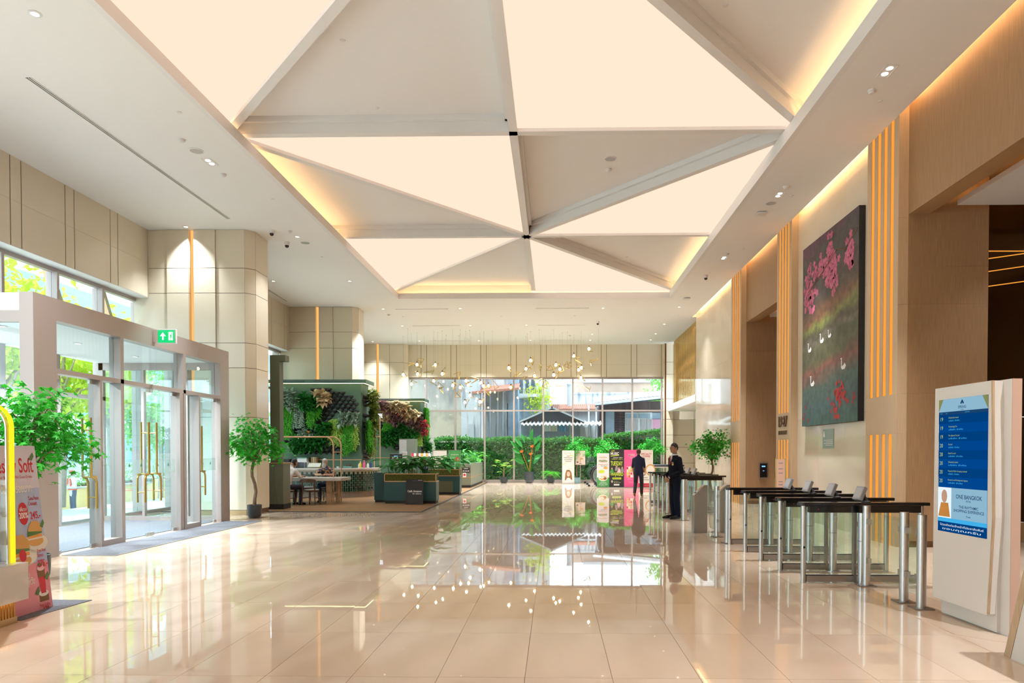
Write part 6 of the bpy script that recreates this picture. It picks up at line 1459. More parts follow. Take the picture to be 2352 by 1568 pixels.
cl1('trailing_fern', 'lime fern hanging beside the croton ' + N1, 'trail', (640, 440, 760, 740), 'leaf_fern', 16, 0.10, 8)
cl1('croton', 'cream and yellow leaved croton near top ' + N1, 'bush', (690, 330, 930, 540), 'leaf_cream', 70, 0.22, 9)
cl1('orange_shrub', 'dark green bush with orange fruits mid ' + N1, 'bush', (700, 900, 960, 1090), 'leaf_mid', 120, 0.17, 10)
cl1('lime_trail', 'lime yellow hanging plant right of centre ' + N1, 'trail', (930, 820, 1130, 1190), 'leaf_lime', 20, 0.12, 11)
cl1('silver_shrub', 'silvery bush at the right end ' + N1, 'bush', (1130, 680, 1420, 930), 'leaf_silver', 110, 0.18, 12)
cl1('trailing_fern', 'long fern hanging at right end ' + N1, 'trail', (1200, 860, 1340, 1360), 'leaf_fern', 18, 0.10, 13)
cl1('bead_trail', 'lime bead strand plant by the right corner ' + N1, 'trail', (1340, 920, 1425, 1240), 'leaf_lime', 10, 0.09, 14)
cl1('mixed_shrub', 'wide mixed green bush above the serving ledge ' + N1, 'bush', (230, 1120, 850, 1390), 'leaf_mid', 320, 0.17, 15)
cl1('orange_shrub', 'small silvery bush with orange fruits above the arch ' + N1, 'bush', (370, 1020, 600, 1110), 'leaf_silver', 60, 0.15, 16)
mat('fruit_orange', (0.85, 0.30, 0.02), 0.4)
for fk_, (x, y) in enumerate(((880, 930), (875, 955), (490, 1050), (515, 1030), (540, 1040), (580, 1135), (565, 1170))):
    p = onY(640 + x / K1, 860 + y / K1, YP1 - 0.2); MB().sphere((0, 0, 0), 0.045, 12, 8).obj('orange_fruit', M['fruit_orange'], smooth=180, label=('upper fruit of the right orange pair', 'lower fruit of the right orange pair', 'left fruit of the three oranges above the arch', 'middle fruit of the three oranges above the arch', 'right fruit of the three oranges above the arch', 'upper fruit of the two oranges below the arch', 'lower fruit of the two oranges below the arch')[fk_], cat='fruit', group='orange fruits').location = p
G2 = 'plants on the side of the nearer plant wall'
for k, (y, z, ry_, rz_, m, kd, n, ln, lb) in enumerate(((26.1, 3.45, 0.35, 0.35, 'leaf_olive', 'bush', 140, 0.16, 'olive bush at top of the nearer plant wall side'), (26.2, 2.8, 0.35, 0.4, 'leaf_olive', 'bush', 140, 0.16, 'dark olive bush in middle of the nearer plant wall side'),
                              (25.75, 2.2, 0.2, 0.5, 'leaf_fern', 'trail', 20, 0.12, 'bright fern hanging down the nearer plant wall side'), (26.2, 2.0, 0.28, 0.55, 'leaf_olive', 'trail', 20, 0.12, 'olive fern hanging low on the nearer plant wall side'))):
    clump('side_plant', lb, kd, Vector((-6.86, y, z)), ry_, rz_, M[m], n, G2, ln=ln, seed=40 + k, side=1)
def cl2(nm, lb, kind, box, m, n, ln, seed):
    x0, y0, x1, y1 = box; a = onY(840 + x0 / K2, 880 + y0 / K2, YP2 - 0.1); b = onY(840 + x1 / K2, 880 + y1 / K2, YP2 - 0.1)
    c = Vector(((a.x + b.x) / 2, YP2 - 0.09, (a.z + b.z) / 2)); return clump(nm, lb, kind, c, (b.x - a.x) / 2, (a.z - b.z) / 2, M[m], n, 'plants on the farther plant wall', YP2, ln, seed)
N2_ = 'on the farther plant wall'
cl2('mauve_shrub', 'mauve leaved bush at top left ' + N2_, 'bush', (170, 290, 420, 470), 'leaf_mauve', 150, 0.22, 21); cl2('cream_poinsettia', 'cream leaved poinsettia at the top ' + N2_, 'bush', (330, 300, 640, 440), 'leaf_cream', 150, 0.26, 22)
cl2('red_poinsettia', 'small red poinsettia ' + N2_, 'bush', (500, 390, 600, 470), 'leaf_red', 40, 0.22, 23); cl2('cream_shrub', 'tawny cream bush sloping right ' + N2_, 'bush', (560, 420, 800, 560), 'leaf_cream', 130, 0.22, 24)
cl2('mauve_shrub', 'dark mauve bush in the centre ' + N2_, 'bush', (350, 440, 640, 620), 'leaf_mauve', 220, 0.2, 25); cl2('mauve_shrub', 'brown mauve bush at right end ' + N2_, 'bush', (620, 520, 920, 740), 'leaf_mauve', 220, 0.2, 26)
cl2('red_shrub', 'red leaved plant at right corner ' + N2_, 'bush', (840, 580, 930, 760), 'leaf_red', 50, 0.2, 27); cl2('white_flower_bush', 'pale pink flowering plant at left ' + N2_, 'bush', (240, 390, 400, 560), 'leaf_cream', 90, 0.2, 28)
cl2('green_shrub', 'bright green bush below the mauve leaves ' + N2_, 'bush', (470, 620, 820, 830), 'leaf_mid', 230, 0.22, 29); cl2('green_shrub', 'green and white bush at lower left ' + N2_, 'bush', (230, 720, 460, 920), 'leaf_mid', 190, 0.22, 30)
cl2('trailing_fern', 'pale fern strands at left ' + N2_, 'trail', (290, 550, 420, 720), 'leaf_fern', 12, 0.14, 31); cl2('lime_trail', 'lime strands at lower right ' + N2_, 'trail', (780, 720, 840, 900), 'leaf_lime', 8, 0.12, 32)
cl2('dark_shrub', 'dark green bush between the lower plants ' + N2_, 'bush', (400, 600, 600, 900), 'leaf_dark', 150, 0.2, 33)
clump('side_plant', 'bright green fern on the side of the farther plant wall', 'trail', Vector((-6.42, 35.0, 2.9)), 0.3, 0.8, M['leaf_fern'], 24, 'plants on the side of farther plant wall', ln=0.15, seed=50, side=1)
clump('side_plant', 'low leafy plant on the side of the farther plant wall', 'bush', Vector((-6.42, 35.0, 1.7)), 0.3, 0.4, M['leaf_mid'], 120, 'plants on the side of farther plant wall', ln=0.18, seed=51, side=1)

# ---------------------------------------------------------------- serving counter
path = [(-10.1, 23.85), (-9.4, 23.84), (-8.7, 23.83), (-8.0, 23.83), (-7.5, 23.86), (-7.1, 23.95), (-6.8, 24.1), (-6.55, 24.32), (-6.38, 24.62), (-6.3, 24.95), (-6.28, 25.3)]
def offs(path, d):
    o = []
    for i, p in enumerate(path):
        a, b = Vector((*path[max(0, i - 1)], 0)), Vector((*path[min(len(path) - 1, i + 1)], 0)); t_ = (b - a).normalized(); o.append((p[0] - t_.y * -d * -1 if False else p[0] + t_.y * d, p[1] - t_.x * d))
    return o
ctr = thing('serving_counter', 'curved cafe counter with green tiled front and marble top', 'counter', (-8.2, 24.6, 0))
def cpoly(d): return [(x + 8.2, y - 24.6) for x, y in offs(path, d)] + [(-6.85 + 8.2, 25.3 - 24.6), (-6.9 + 8.2, 24.55 - 24.6), (-10.1 + 8.2, 24.5 - 24.6)]
MB().prism(cpoly(0.08), 'z', 0.93, 1.0).obj('marble_top', M['table_top'], ctr, bev=0.006); MB().prism(cpoly(-0.012), 'z', 0.2, 0.93).obj('counter_body', M['tile_joint'], ctr); MB().prism(cpoly(-0.08), 'z', 0.0, 0.2).obj('counter_plinth', M['bark_pale'], ctr)
seg = [(Vector((*a, 0)), Vector((*b, 0))) for a, b in zip(path[:-1], path[1:])]; tot = sum((b - a).length for a, b in seg); tw_, th_ = 0.078, 0.152
GT = MB().box(-0.032, 0.032, -0.012, 0.0, -0.069, 0.069).mesh('green_tile', M['tile_green'])
def along(s):
    for a, b in seg:
        L_ = (b - a).length
        if s <= L_: return a.lerp(b, s / L_), math.atan2((b - a).y, (b - a).x)
        s -= L_
    return seg[-1][1], math.atan2((seg[-1][1] - seg[-1][0]).y, (seg[-1][1] - seg[-1][0]).x)
nc = int(tot / tw_)
for c in range(nc):
    p, a = along((c + 0.5) * tw_)
    for r in range(5):
        z = 0.2 + 0.076 + r * th_ + (0.0 if c % 2 else -0.076) 
        if z - 0.069 < 0.195: z = 0.2 + 0.07
        if z + 0.069 > 0.93: continue
        inst('green_tile', GT, ctr, (p.x + 8.2 + 0.012 * math.sin(a) * -1, p.y - 24.6 + 0.012 * math.cos(a), z), (0, 0, a))
# ---------------------------------------------------------------- back ledge things by the nearer plant wall
t = thing('back_ledge', 'pale work ledge along the foot of the nearer plant wall', 'counter', (-8.6, 25.25, 0)); B('ledge_top', -1.6, 1.6, -0.22, 0.22, 0.88, 0.92, M['table_top'], t); B('ledge_body', -1.6, 1.6, -0.15, 0.22, 0, 0.88, M['pod_counter'], t)
def onLedge(px): return onY(px, 1070, 25.2).x
t = thing('microwave', 'grey microwave oven on the cafe ledge', 'microwave', (onLedge(695), 25.25, 0.92)); B('case', -0.23, 0.23, -0.18, 0.18, 0.01, 0.29, M['plastic_white'], t, bev=0.01); B('door', -0.21, 0.10, -0.19, -0.18, 0.03, 0.27, M['black_gloss'], t); B('control_panel', 0.12, 0.21, -0.188, -0.18, 0.03, 0.27, M['slate_grey'], t)
t = thing('storage_tub', 'white plastic tub on top of the microwave', 'tub', (onLedge(696), 25.25, 1.21)); B('tub', -0.18, 0.16, -0.13, 0.13, 0, 0.12, M['plastic_white'], t, bev=0.015); B('lid', -0.19, 0.17, -0.14, 0.14, 0.12, 0.14, M['aqua'], t)
t = thing('coffee_maker', 'black coffee maker at left end of the cafe ledge', 'coffee maker', (onLedge(661), 25.2, 0.92)); B('body', -0.11, 0.11, -0.02, 0.16, 0, 0.38, M['black_matte'], t, bev=0.01); B('top_housing', -0.11, 0.11, -0.17, 0.16, 0.28, 0.38, M['black_matte'], t); MB().lathe([(0.06, 0.02), (0.07, 0.08), (0.05, 0.14)], 16, (0, -0.1, 0)).obj('carafe', M['steel'], t)
t = thing('open_carton', 'open cardboard carton leaning on the cafe ledge', 'box', (onLedge(728), 25.15, 0.92)); MB().box(-0.2, 0.2, -0.1, -0.09, 0, 0.2).box(-0.2, 0.2, 0.09, 0.1, 0, 0.2).box(-0.2, -0.19, -0.09, 0.09, 0, 0.2).box(0.19, 0.2, -0.09, 0.09, 0, 0.2).box(-0.19, 0.19, -0.09, 0.09, 0, 0.01).obj('carton', M['carton'], t); MB().obox((-0.02, -0.16, 0.17), (0.22, 0, 0), (0, 0.08, 0.07), (0, 0.004, -0.005)).obj('flap', M['laundry_cream'], t)
t = thing('carton', 'small closed brown carton behind the open one', 'box', (onLedge(719), 25.36, 0.92)); B('box', -0.1, 0.1, -0.09, 0.09, 0, 0.45, M['carton'], t); B('tape', -0.02, 0.02, -0.092, -0.09, 0, 0.45, M['laundry_cream'], t)
t = thing('serving_basket', 'aqua plastic basket on the cafe ledge', 'basket', (onLedge(798), 25.2, 0.92)); MB().lathe([(0.11, 0), (0.15, 0.12), (0.16, 0.125), (0.15, 0.13), (0.105, 0.012), (0.001, 0.012)], 20).obj('bowl', M['aqua'], t, smooth=50); MB().sphere((0.02, 0.06, 0.14), 0.09, 12, 6, (1.2, 0.6, 0.7)).obj('dark_cloth', M['walnut'], t, smooth=180)
t = thing('plate_stack', 'stack of white plates and a cup on the cafe ledge', 'plates', (onLedge(776), 25.2, 0.92))
for k in range(5): MB().lathe([(0.07, 0.0), (0.15, 0.014), (0.15, 0.017), (0.001, 0.006)], 20, (0, 0, 0.012 * k)).obj('plate', M['plastic_white'], t, smooth=40)
MB().lathe([(0.04, 0.06), (0.055, 0.12), (0.05, 0.12), (0.03, 0.07)], 14).obj('cup', M['plastic_white'], t, smooth=40)
# cups and bottles at the right end of the counter
for k, (dx, m, h, lb) in enumerate(((0.0, 'ink_yellow', 0.2, 'yellow syrup bottle at right end of the marble counter'), (0.12, 'ink_pink', 0.24, 'pink drink bottle at right end of the marble counter'), (0.24, 'plastic_white', 0.16, 'white paper cup stack at right end of marble counter'), (0.33, 'ink_navy', 0.2, 'dark blue bottle at right end of the marble counter'), (-0.1, 'plastic_white', 0.13, 'white cup beside the yellow bottle on marble counter'))):
    t = thing('counter_bottle' if m != 'plastic_white' else 'paper_cup', lb, 'bottle' if m != 'plastic_white' else 'cup', (-6.78 + dx, 24.75 + 0.05 * k, 1.0), 0, 'bottles and cups on the counter end')
    MB().lathe([(0.035, 0), (0.04, 0.01), (0.04, h * 0.7), (0.02, h * 0.85), (0.015, h), (0.001, h)], 14).obj('body', M[m], t, smooth=40); MB().lathe([(0.018, h), (0.018, h + 0.025), (0.001, h + 0.026)], 10).obj('cap', M['plastic_white'], t)
# ---------------------------------------------------------------- table with copper arches
t = thing('cafe_table', 'long pale cafe table with slab leg and copper arches', 'table', (-7.6, 21.3, 0))
B('table_top', -1.35, 1.33, -0.5, 0.52, 0.70, 0.79, M['table_top'], t, bev=0.008)
B('slab_leg', 0.83, 0.98, -0.32, -0.2, 0, 0.70, M['table_leg'], t); B('slab_leg', 0.98, 1.06, 0.1, 0.3, 0, 0.70, M['table_leg'], t); B('slab_leg', -1.2, -1.05, -0.3, 0.3, 0, 0.70, M['table_leg'], t); B('leg_rail', 0.86, 1.03, -0.2, 0.2, 0.30, 0.36, M['table_leg'], t)
for yy, xx in ((-0.12, 0.99), (0.28, 1.10)):
    ar = [(xx, yy, 0.0), (xx, yy, 1.75)] + [(xx - 0.26 + 0.26 * math.cos(a), yy, 1.75 + 0.26 * math.sin(a)) for a in [PI / 2 * k / 8 for k in range(1, 9)]] + [(-1.3, yy, 2.01)] + [(-1.3 - 0.0, yy, 0.79)]
    MB().tube(ar[:-1], 0.02, 10).obj('copper_arch', M['copper'], t, smooth=40)
MB().cyl((0.99, -0.12, 1.55), (1.10, 0.28, 1.55), 0.014, n=8).obj('arch_tie', M['copper'], t)
# ---------------------------------------------------------------- chairs
def make_chair(label):
    t = thing('cafe_chair', label, 'chair', (0, 0, 0), 0, 'walnut cafe chairs')      # back towards -Y
    MB().lathe([(0.001, 0.43), (0.19, 0.43), (0.21, 0.445), (0.205, 0.465), (0.001, 0.47)], 20).obj('seat', M['seat_grey'], t, smooth=40)
    MB().lathe([(0.17, 0.40), (0.19, 0.43), (0.001, 0.43)], 16).obj('seat_frame', M['walnut'], t)
    for sx_ in (-1, 1):
        MB().tube([(sx_ * 0.2, -0.22, 0), (sx_ * 0.185, -0.19, 0.44), (sx_ * 0.19, -0.23, 0.76)], [0.014, 0.02, 0.014], 8).obj('leg', M['walnut'], t)
        MB().tube([(sx_ * 0.17, 0.2, 0), (sx_ * 0.14, 0.14, 0.43)], [0.013, 0.019], 8).obj('leg', M['walnut'], t)
    mb = MB(); n = 10; vs = []
    for k in range(n + 1):
        u = -1 + 2 * k / n; y = -0.24 - 0.045 * (1 - u * u); h = 0.075 * (1 - 0.35 * abs(u) ** 4)
        vs += [(u * 0.24, y - 0.011, 0.70 - h * 0.4), (u * 0.24, y - 0.011, 0.70 + h), (u * 0.24, y + 0.011, 0.70 + h), (u * 0.24, y + 0.011, 0.70 - h * 0.4)]
    fs = [(4*k+a, 4*k+(a+1)%4, 4*k+4+(a+1)%4, 4*k+4+a) for k in range(n) for a in range(4)] + [(0, 1, 2, 3)[::-1], (4*n, 4*n+1, 4*n+2, 4*n+3)]
    mb.add(vs, fs).obj('backrest', M['walnut'], t, smooth=40); MB().tube([(-0.155, 0.17, 0.22), (-0.19, -0.2, 0.22)], 0.011, 6).obj('stretcher', M['walnut'], t); MB().tube([(0.155, 0.17, 0.22), (0.19, -0.2, 0.22)], 0.011, 6).obj('stretcher', M['walnut'], t)
    return t
ch = make_chair('empty walnut chair on the near side of the cafe table'); ch.location = (-7.08, 20.62, 0); ch.rotation_euler = (0, 0, -0.12)
dup(ch, (-7.72, 20.35, 0), -0.5, 'walnut chair under the man in the white shirt'); dup(ch, (-7.1, 22.15, 0), PI, 'walnut chair under the bearded man'); dup(ch, (-7.75, 22.1, 0), PI + 0.1, 'empty walnut chair on the far side of the cafe table')
# ---------------------------------------------------------------- planters
def broad_leaves(t, x0, x1, y0, y1, z, h, n, m, seed, ln=0.26):
    rg = random.Random(seed)
    for k in range(n):
        mb = MB(); x, y = rg.uniform(x0, x1), rg.uniform(y0, y1); tip = Vector((x + rg.gauss(0, 0.14), y + rg.gauss(0, 0.1), z + h * rg.uniform(0.35, 1.0)))
        mb.tube([(x, y, z - 0.02), Vector((x, y, z)).lerp(tip, 0.6) + Vector((0, 0, 0.03)), tip], 0.005, 4); l = ln * rg.uniform(0.7, 1.2)
        d = Vector((tip.x - x, tip.y - y, 0)); d = (d.normalized() if d.length > 0.02 else Vector((1, 0, 0))) + Vector((rg.uniform(-.5, .5), rg.uniform(-.6, .2), rg.uniform(-0.5, 0.4))); leaf(mb, tip, d, (0, 0, 1), l, l * 0.42, 0.15)
        mb.obj('leaf', m, t)
def planter(label, x, y, w_, d_, h, seed, n, tall=0.5):
    t = thing('planter_box', label, 'planter', (x, y, 0), 0, 'teal planters bordering the cafe'); hb = h - 0.25
    B('body', -w_ / 2, w_ / 2, -d_ / 2, d_ / 2, 0.09, hb, M['cafe_teal'], t); B('plinth', -w_ / 2 + 0.02, w_ / 2 - 0.02, -d_ / 2 + 0.02, d_ / 2 - 0.02, 0, 0.09, M['black_matte'], t); B('moss_band', -w_ / 2 + 0.02, w_ / 2 - 0.02, -d_ / 2 + 0.015, d_ / 2 - 0.015, hb, h - 0.02, M['moss'], t)
    fr = MB()
    for z in (hb, h - 0.025): fr.box(-w_ / 2 - 0.005, w_ / 2 + 0.005, -d_ / 2 - 0.005, -d_ / 2 + 0.02, z, z + 0.025).box(-w_ / 2 - 0.005, -w_ / 2 + 0.02, -d_ / 2, d_ / 2, z, z + 0.025).box(w_ / 2 - 0.02, w_ / 2 + 0.005, -d_ / 2, d_ / 2, z, z + 0.025)
    for s in (-1, 1): fr.box(s * (w_ / 2 - 0.008) - 0.013, s * (w_ / 2 - 0.008) + 0.013, -d_ / 2 - 0.005, -d_ / 2 + 0.02, hb, h)
    fr.obj('copper_frame', M['copper'], t)
    broad_leaves(t, -w_ / 2 + 0.08, w_ / 2 - 0.08, -d_ / 2 + 0.08, d_ / 2 - 0.05, h - 0.02, tall, int(n * 1.6), M['leaf_mid'], seed, 0.5); broad_leaves(t, -w_ / 2 + 0.05, w_ / 2 - 0.05, -d_ / 2 + 0.04, d_ / 2 - 0.05, h - 0.03, 0.12, n // 2, M['leaf_fern'], seed + 1, 0.14)
    return t
planter('nearest teal planter box behind the black sign board', -4.31, 21.45, 1.56, 0.5, 0.91, 61, 60)
t = thing('side_cabinet', 'dark teal low cabinet left of the nearest planter', 'cabinet', (-5.32, 22.0, 0)); B('body', -0.2, 0.2, -0.3, 0.5, 0.08, 0.9, M['cafe_teal'], t); B('plinth', -0.18, 0.18, -0.28, 0.48, 0, 0.08, M['black_matte'], t); B('top', -0.21, 0.21, -0.31, 0.51, 0.9, 0.92, M['cafe_teal'], t)
pl2 = planter('second teal planter with bench recess, behind the nearest one', -4.05, 26.0, 1.25, 0.55, 0.93, 63, 40); B('bench_recess', -0.5, 0.38, -0.285, -0.276, 0.1, 0.5, M['cafe_olive'], pl2)
t = thing('far_planter', 'long olive planter with notice signs by the far window', 'planter', (-3.75, 33.2, 0)); B('body', -0.35, 0.16, -2.6, 2.5, 0.12, 1.05, M['cafe_grey_green'], t); B('plinth', -0.33, 0.14, -2.58, 2.5, 0, 0.12, M['black_matte'], t); B('copper_line', -0.355, 0.165, -2.605, 2.5, 0.44, 0.47, M['copper'], t)
broad_leaves(t, -0.3, 0.1, -2.5, -0.5, 1.03, 0.55, 60, M['leaf_mid'], 65, 0.36); broad_leaves(t, -0.3, 0.1, -0.5, 2.3, 1.03, 0.5, 50, M['leaf_fern'], 66, 0.36)
t = thing('opening_sign', 'small dark OPEN notice fixed to the far planter', 'sign', (-3.80, 30.59, 0.78)); B('plate', -0.17, 0.17, -0.012, 0, -0.11, 0.11, M['black_matte'], t); T('OPEN', t, (0, -0.014, 0.06), FACE_CAM, 0.07, I('white'), 0.01)
for k in range(4): disc(t, -0.11 + 0.075 * k, -0.045, 0.025, 0.025, I('white'), 3)
t = thing('no_smoking_sign', 'small white no smoking sign below the OPEN notice', 'sign', (-3.86, 30.59, 0.56)); B('plate', -0.07, 0.07, -0.01, 0, -0.095, 0.1, M['plastic_white'], t)
MB().lathe([(0.042, -0.002), (0.05, -0.002), (0.05, 0.002), (0.042, 0.002)], 24).xf(Matrix.Translation((0, -0.013, 0.01)) @ Matrix.Rotation(PI / 2, 4, 'X')).obj('red_ring', I('red'), t); MB().obox((0, -0.013, 0.01), (0.03, 0, 0.03), (0.004, 0, -0.004), (0, 0.001, 0)).obj('red_bar', I('red'), t)
# a-board
t = thing('sign_board', 'black folding sign board leaning before the nearest planter', 'sign', (-4.1, 20.78, 0)); t.rotation_euler = (-0.13, 0, 0)
MB().prism([(-0.265, 0.05), (-0.265, 0.0), (-0.2, 0.0), (-0.17, 0.03), (0.1, 0.03), (0.13, 0.0), (0.255, 0.0), (0.255, 0.05), (0.25, 0.75), (-0.26, 0.75)], 'y', -0.012, 0.012).obj('panel', M['black_matte'], t); B('grip_slot', -0.08, 0.06, -0.0135, -0.012, 0.70, 0.725, M['tile_black'], t)
T('Café Amazon', t, (0.0, -0.0145, 0.40), FACE_CAM, 0.085, I('white'), 0.02, width=0.42); T('for chance', t, (0.07, -0.0145, 0.33), FACE_CAM, 0.06, I('white'), 0.015, width=0.26); B('maker_mark', 0.09, 0.22, -0.0135, -0.012, 0.72, 0.728, I('white'), t)
# framed notices and order counter further back
for (px0, px1, m, lb) in ((995, 1026, 'cream', 'blank white framed notice standing behind the planters'), (1031, 1058, 'green', 'green framed price notice reading 20 behind the planters')):
    a, b = onY(px0, 1034, 28.2), onY(px1, 1066, 28.2); t = thing('framed_notice', lb, 'sign', ((a.x + b.x) / 2, 28.2, 0)); w2 = (b.x - a.x) / 2
    B('panel', -w2, w2, -0.01, 0.01, b.z - 0.1, a.z, I(m), t); MB().box(-w2 - 0.015, -w2, -0.015, 0.015, b.z - 0.1, a.z).box(w2, w2 + 0.015, -0.015, 0.015, b.z - 0.1, a.z).box(-w2 - 0.015, w2 + 0.015, -0.015, 0.015, a.z, a.z + 0.015).obj('frame', M['steel'], t); MB().cyl((0, 0, 0.01), (0, 0, b.z - 0.1), 0.015).cyl((0, 0, 0), (0, 0, 0.015), 0.15, n=20).obj('stand', M['steel'], t)
    if m == 'green': W('20', t, 0.04, 1.26, 0.24, I('red'), 0.03, 0.28); W('ลดราคา', t, 0, 1.45, 0.08, I('white'), 0.01, 0.3); disc(t, 0.15, 1.28, 0.03, 0.07, I('white'))
t = thing('order_counter', 'green order counter in front of the farther plant wall', 'counter', (-5.9, 31.2, 0)); B('body', -1.3, 1.3, -0.3, 0.3, 0, 1.02, M['pod_counter'], t); B('top', -1.33, 1.33, -0.33, 0.33, 1.02, 1.06, M['table_top'], t)
def oc(px): return onY(px, 1045, 31.0).x
t = thing('tall_cabinet', 'tall grey-green storage cabinet beside the order counter', 'cabinet', (onY(938, 1030, 32.4).x, 32.4, 0)); B('body', -0.36, 0.36, -0.3, 0.3, 0, 2.15, M['cafe_grey_green'], t); B('door', -0.35, -0.02, -0.31, -0.3, 0.1, 2.1, M['seat_grey'], t); B('door', 0.02, 0.35, -0.31, -0.3, 0.1, 2.1, M['cafe_grey_green'], t)
t = thing('espresso_machine', 'black espresso machine on the order counter', 'coffee machine', (oc(908), 31.2, 1.06)); B('body', -0.25, 0.25, -0.2, 0.2, 0.04, 0.42, M['black_matte'], t, bev=0.02); B('drip_tray', -0.22, 0.22, -0.28, -0.2, 0.04, 0.08, M['steel'], t); B('panel_light', -0.06, 0.1, -0.205, -0.2, 0.30, 0.33, M['lcd'], t)
for k in range(2): MB().cyl((-0.1 + 0.2 * k, -0.24, 0.2), (-0.1 + 0.2 * k, -0.24, 0.28), 0.03).obj('group_head', M['steel'], t)
t = thing('coffee_grinder', 'grey coffee grinder tower beside the espresso machine', 'grinder', (oc(928), 31.15, 1.06)); B('body', -0.09, 0.09, -0.1, 0.1, 0, 0.5, M['seat_grey'], t, bev=0.01); MB().lathe([(0.05, 0.5), (0.09, 0.68), (0.001, 0.7)], 14).obj('hopper', M['glass_green'], t)
rg = random.Random(15); cols = ['ink_red', 'plastic_white', 'ink_brown', 'ink_lpink', 'ink_orange', 'plastic_white', 'ink_bun', 'ink_cream']
desc = ['red', 'left white', 'brown', 'pink', 'orange', 'right white', 'tan', 'cream']
for k in range(16):
    t = thing('snack_bag', desc[k % 8] + ' snack bag on the ' + ('upper' if k >= 8 else 'lower') + ' rack tier of the order counter', 'snack bag', (oc(944 + (k % 8) * 5.6), 31.25 + 0.1 * (k // 8), 1.07 + 0.24 * (k // 8)), rg.uniform(-0.3, 0.3), 'snack bags on the order counter')
    MB().add([(-0.045, -0.03, 0), (0.045, -0.03, 0), (0.045, 0.03, 0), (-0.045, 0.03, 0), (-0.05, -0.02, 0.1), (0.05, -0.02, 0.1), (0.05, 0.02, 0.1), (-0.05, 0.02, 0.1), (-0.05, 0, 0.19), (0.05, 0, 0.19)], [(3, 2, 1, 0), (0, 1, 5, 4), (1, 2, 6, 5), (2, 3, 7, 6), (3, 0, 4, 7), (4, 5, 9, 8), (6, 7, 8, 9), (5, 6, 9), (7, 4, 8)]).obj('pouch', M[cols[k % 8]], t)
    B('bag_label', -0.03, 0.03, -0.0315, -0.0285, 0.02, 0.06, M[cols[(k + 3) % 8]], t)
t = thing('snack_rack', 'two tier wire rack standing on the order counter', 'rack', (oc(957), 31.3, 1.06)); B('tier', -0.35, 0.35, 0.0, 0.2, 0.235, 0.25, M['steel'], t)
for sx_ in (-0.34, 0.34): MB().cyl((sx_, 0.18, 0), (sx_, 0.18, 0.5), 0.008, n=6).obj('upright', M['steel'], t)
# lit cafe sign between the plant walls
emit('neon_white', (0.75, 0.85, 1.0), 2.2)
t = thing('neon_sign', 'white lit cafe lettering on a copper stand between plant walls', 'sign', (onY(866, 950, 29.5).x, 29.5, 0)); MB().tube([(-0.12, 0, 0), (-0.12, 0, 3.0)], 0.02, 8).tube([(0.12, 0, 0), (0.12, 0, 3.0)], 0.02, 8).tube([(-0.12, 0, 2.2), (0.12, 0, 2.2)], 0.015, 6).obj('copper_stand', M['copper'], t)
T('COFFEE', t, (0, -0.03, 3.05), FACE_CAM, 0.24, M['neon_white'], 0.01, width=0.46)
# ================================================================ PEOPLE
import numpy as np
mat('skin_tan', (0.36, 0.18, 0.10), 0.5); mat('skin_mid', (0.48, 0.27, 0.17), 0.5); mat('hair_black', (0.012, 0.011, 0.012), 0.45); mat('hair_grey', (0.42, 0.42, 0.42), 0.6); mat('hair_brown', (0.09, 0.04, 0.025), 0.5)
mat('suit_navy', (0.005, 0.006, 0.012), 0.8, spec=0.15); mat('trouser_navy', (0.005, 0.009, 0.022), 0.8, spec=0.15); mat('shoe_black', (0.008, 0.008, 0.009), 0.25); mat('shirt_white', (0.72, 0.72, 0.72), 0.8); mat('tie_red', (0.30, 0.01, 0.02), 0.6)
mat('tee_white', (0.68, 0.62, 0.58), 0.85); mat('top_navy', (0.012, 0.02, 0.06), 0.8); mat('jeans_dark', (0.015, 0.017, 0.03), 0.8); mat('shoe_brown', (0.22, 0.10, 0.03), 0.5); mat('shirt_grey', (0.40, 0.38, 0.38), 0.8); mat('jeans_blue', (0.02, 0.05, 0.12), 0.8)
mat('shirt_floral', (0.03, 0.04, 0.09), 0.8, var=(22, 0.5, 2), two=(0.65, 0.32, 0.10), sharp=(0.44, 0.5), coords='obj'); mat('vest_red', (0.70, 0.08, 0.05), 0.7); mat('shirt_pale', (0.62, 0.68, 0.74), 0.8); mat('beret_red', (0.60, 0.02, 0.03), 0.7)
def V3(p): return Vector(p)
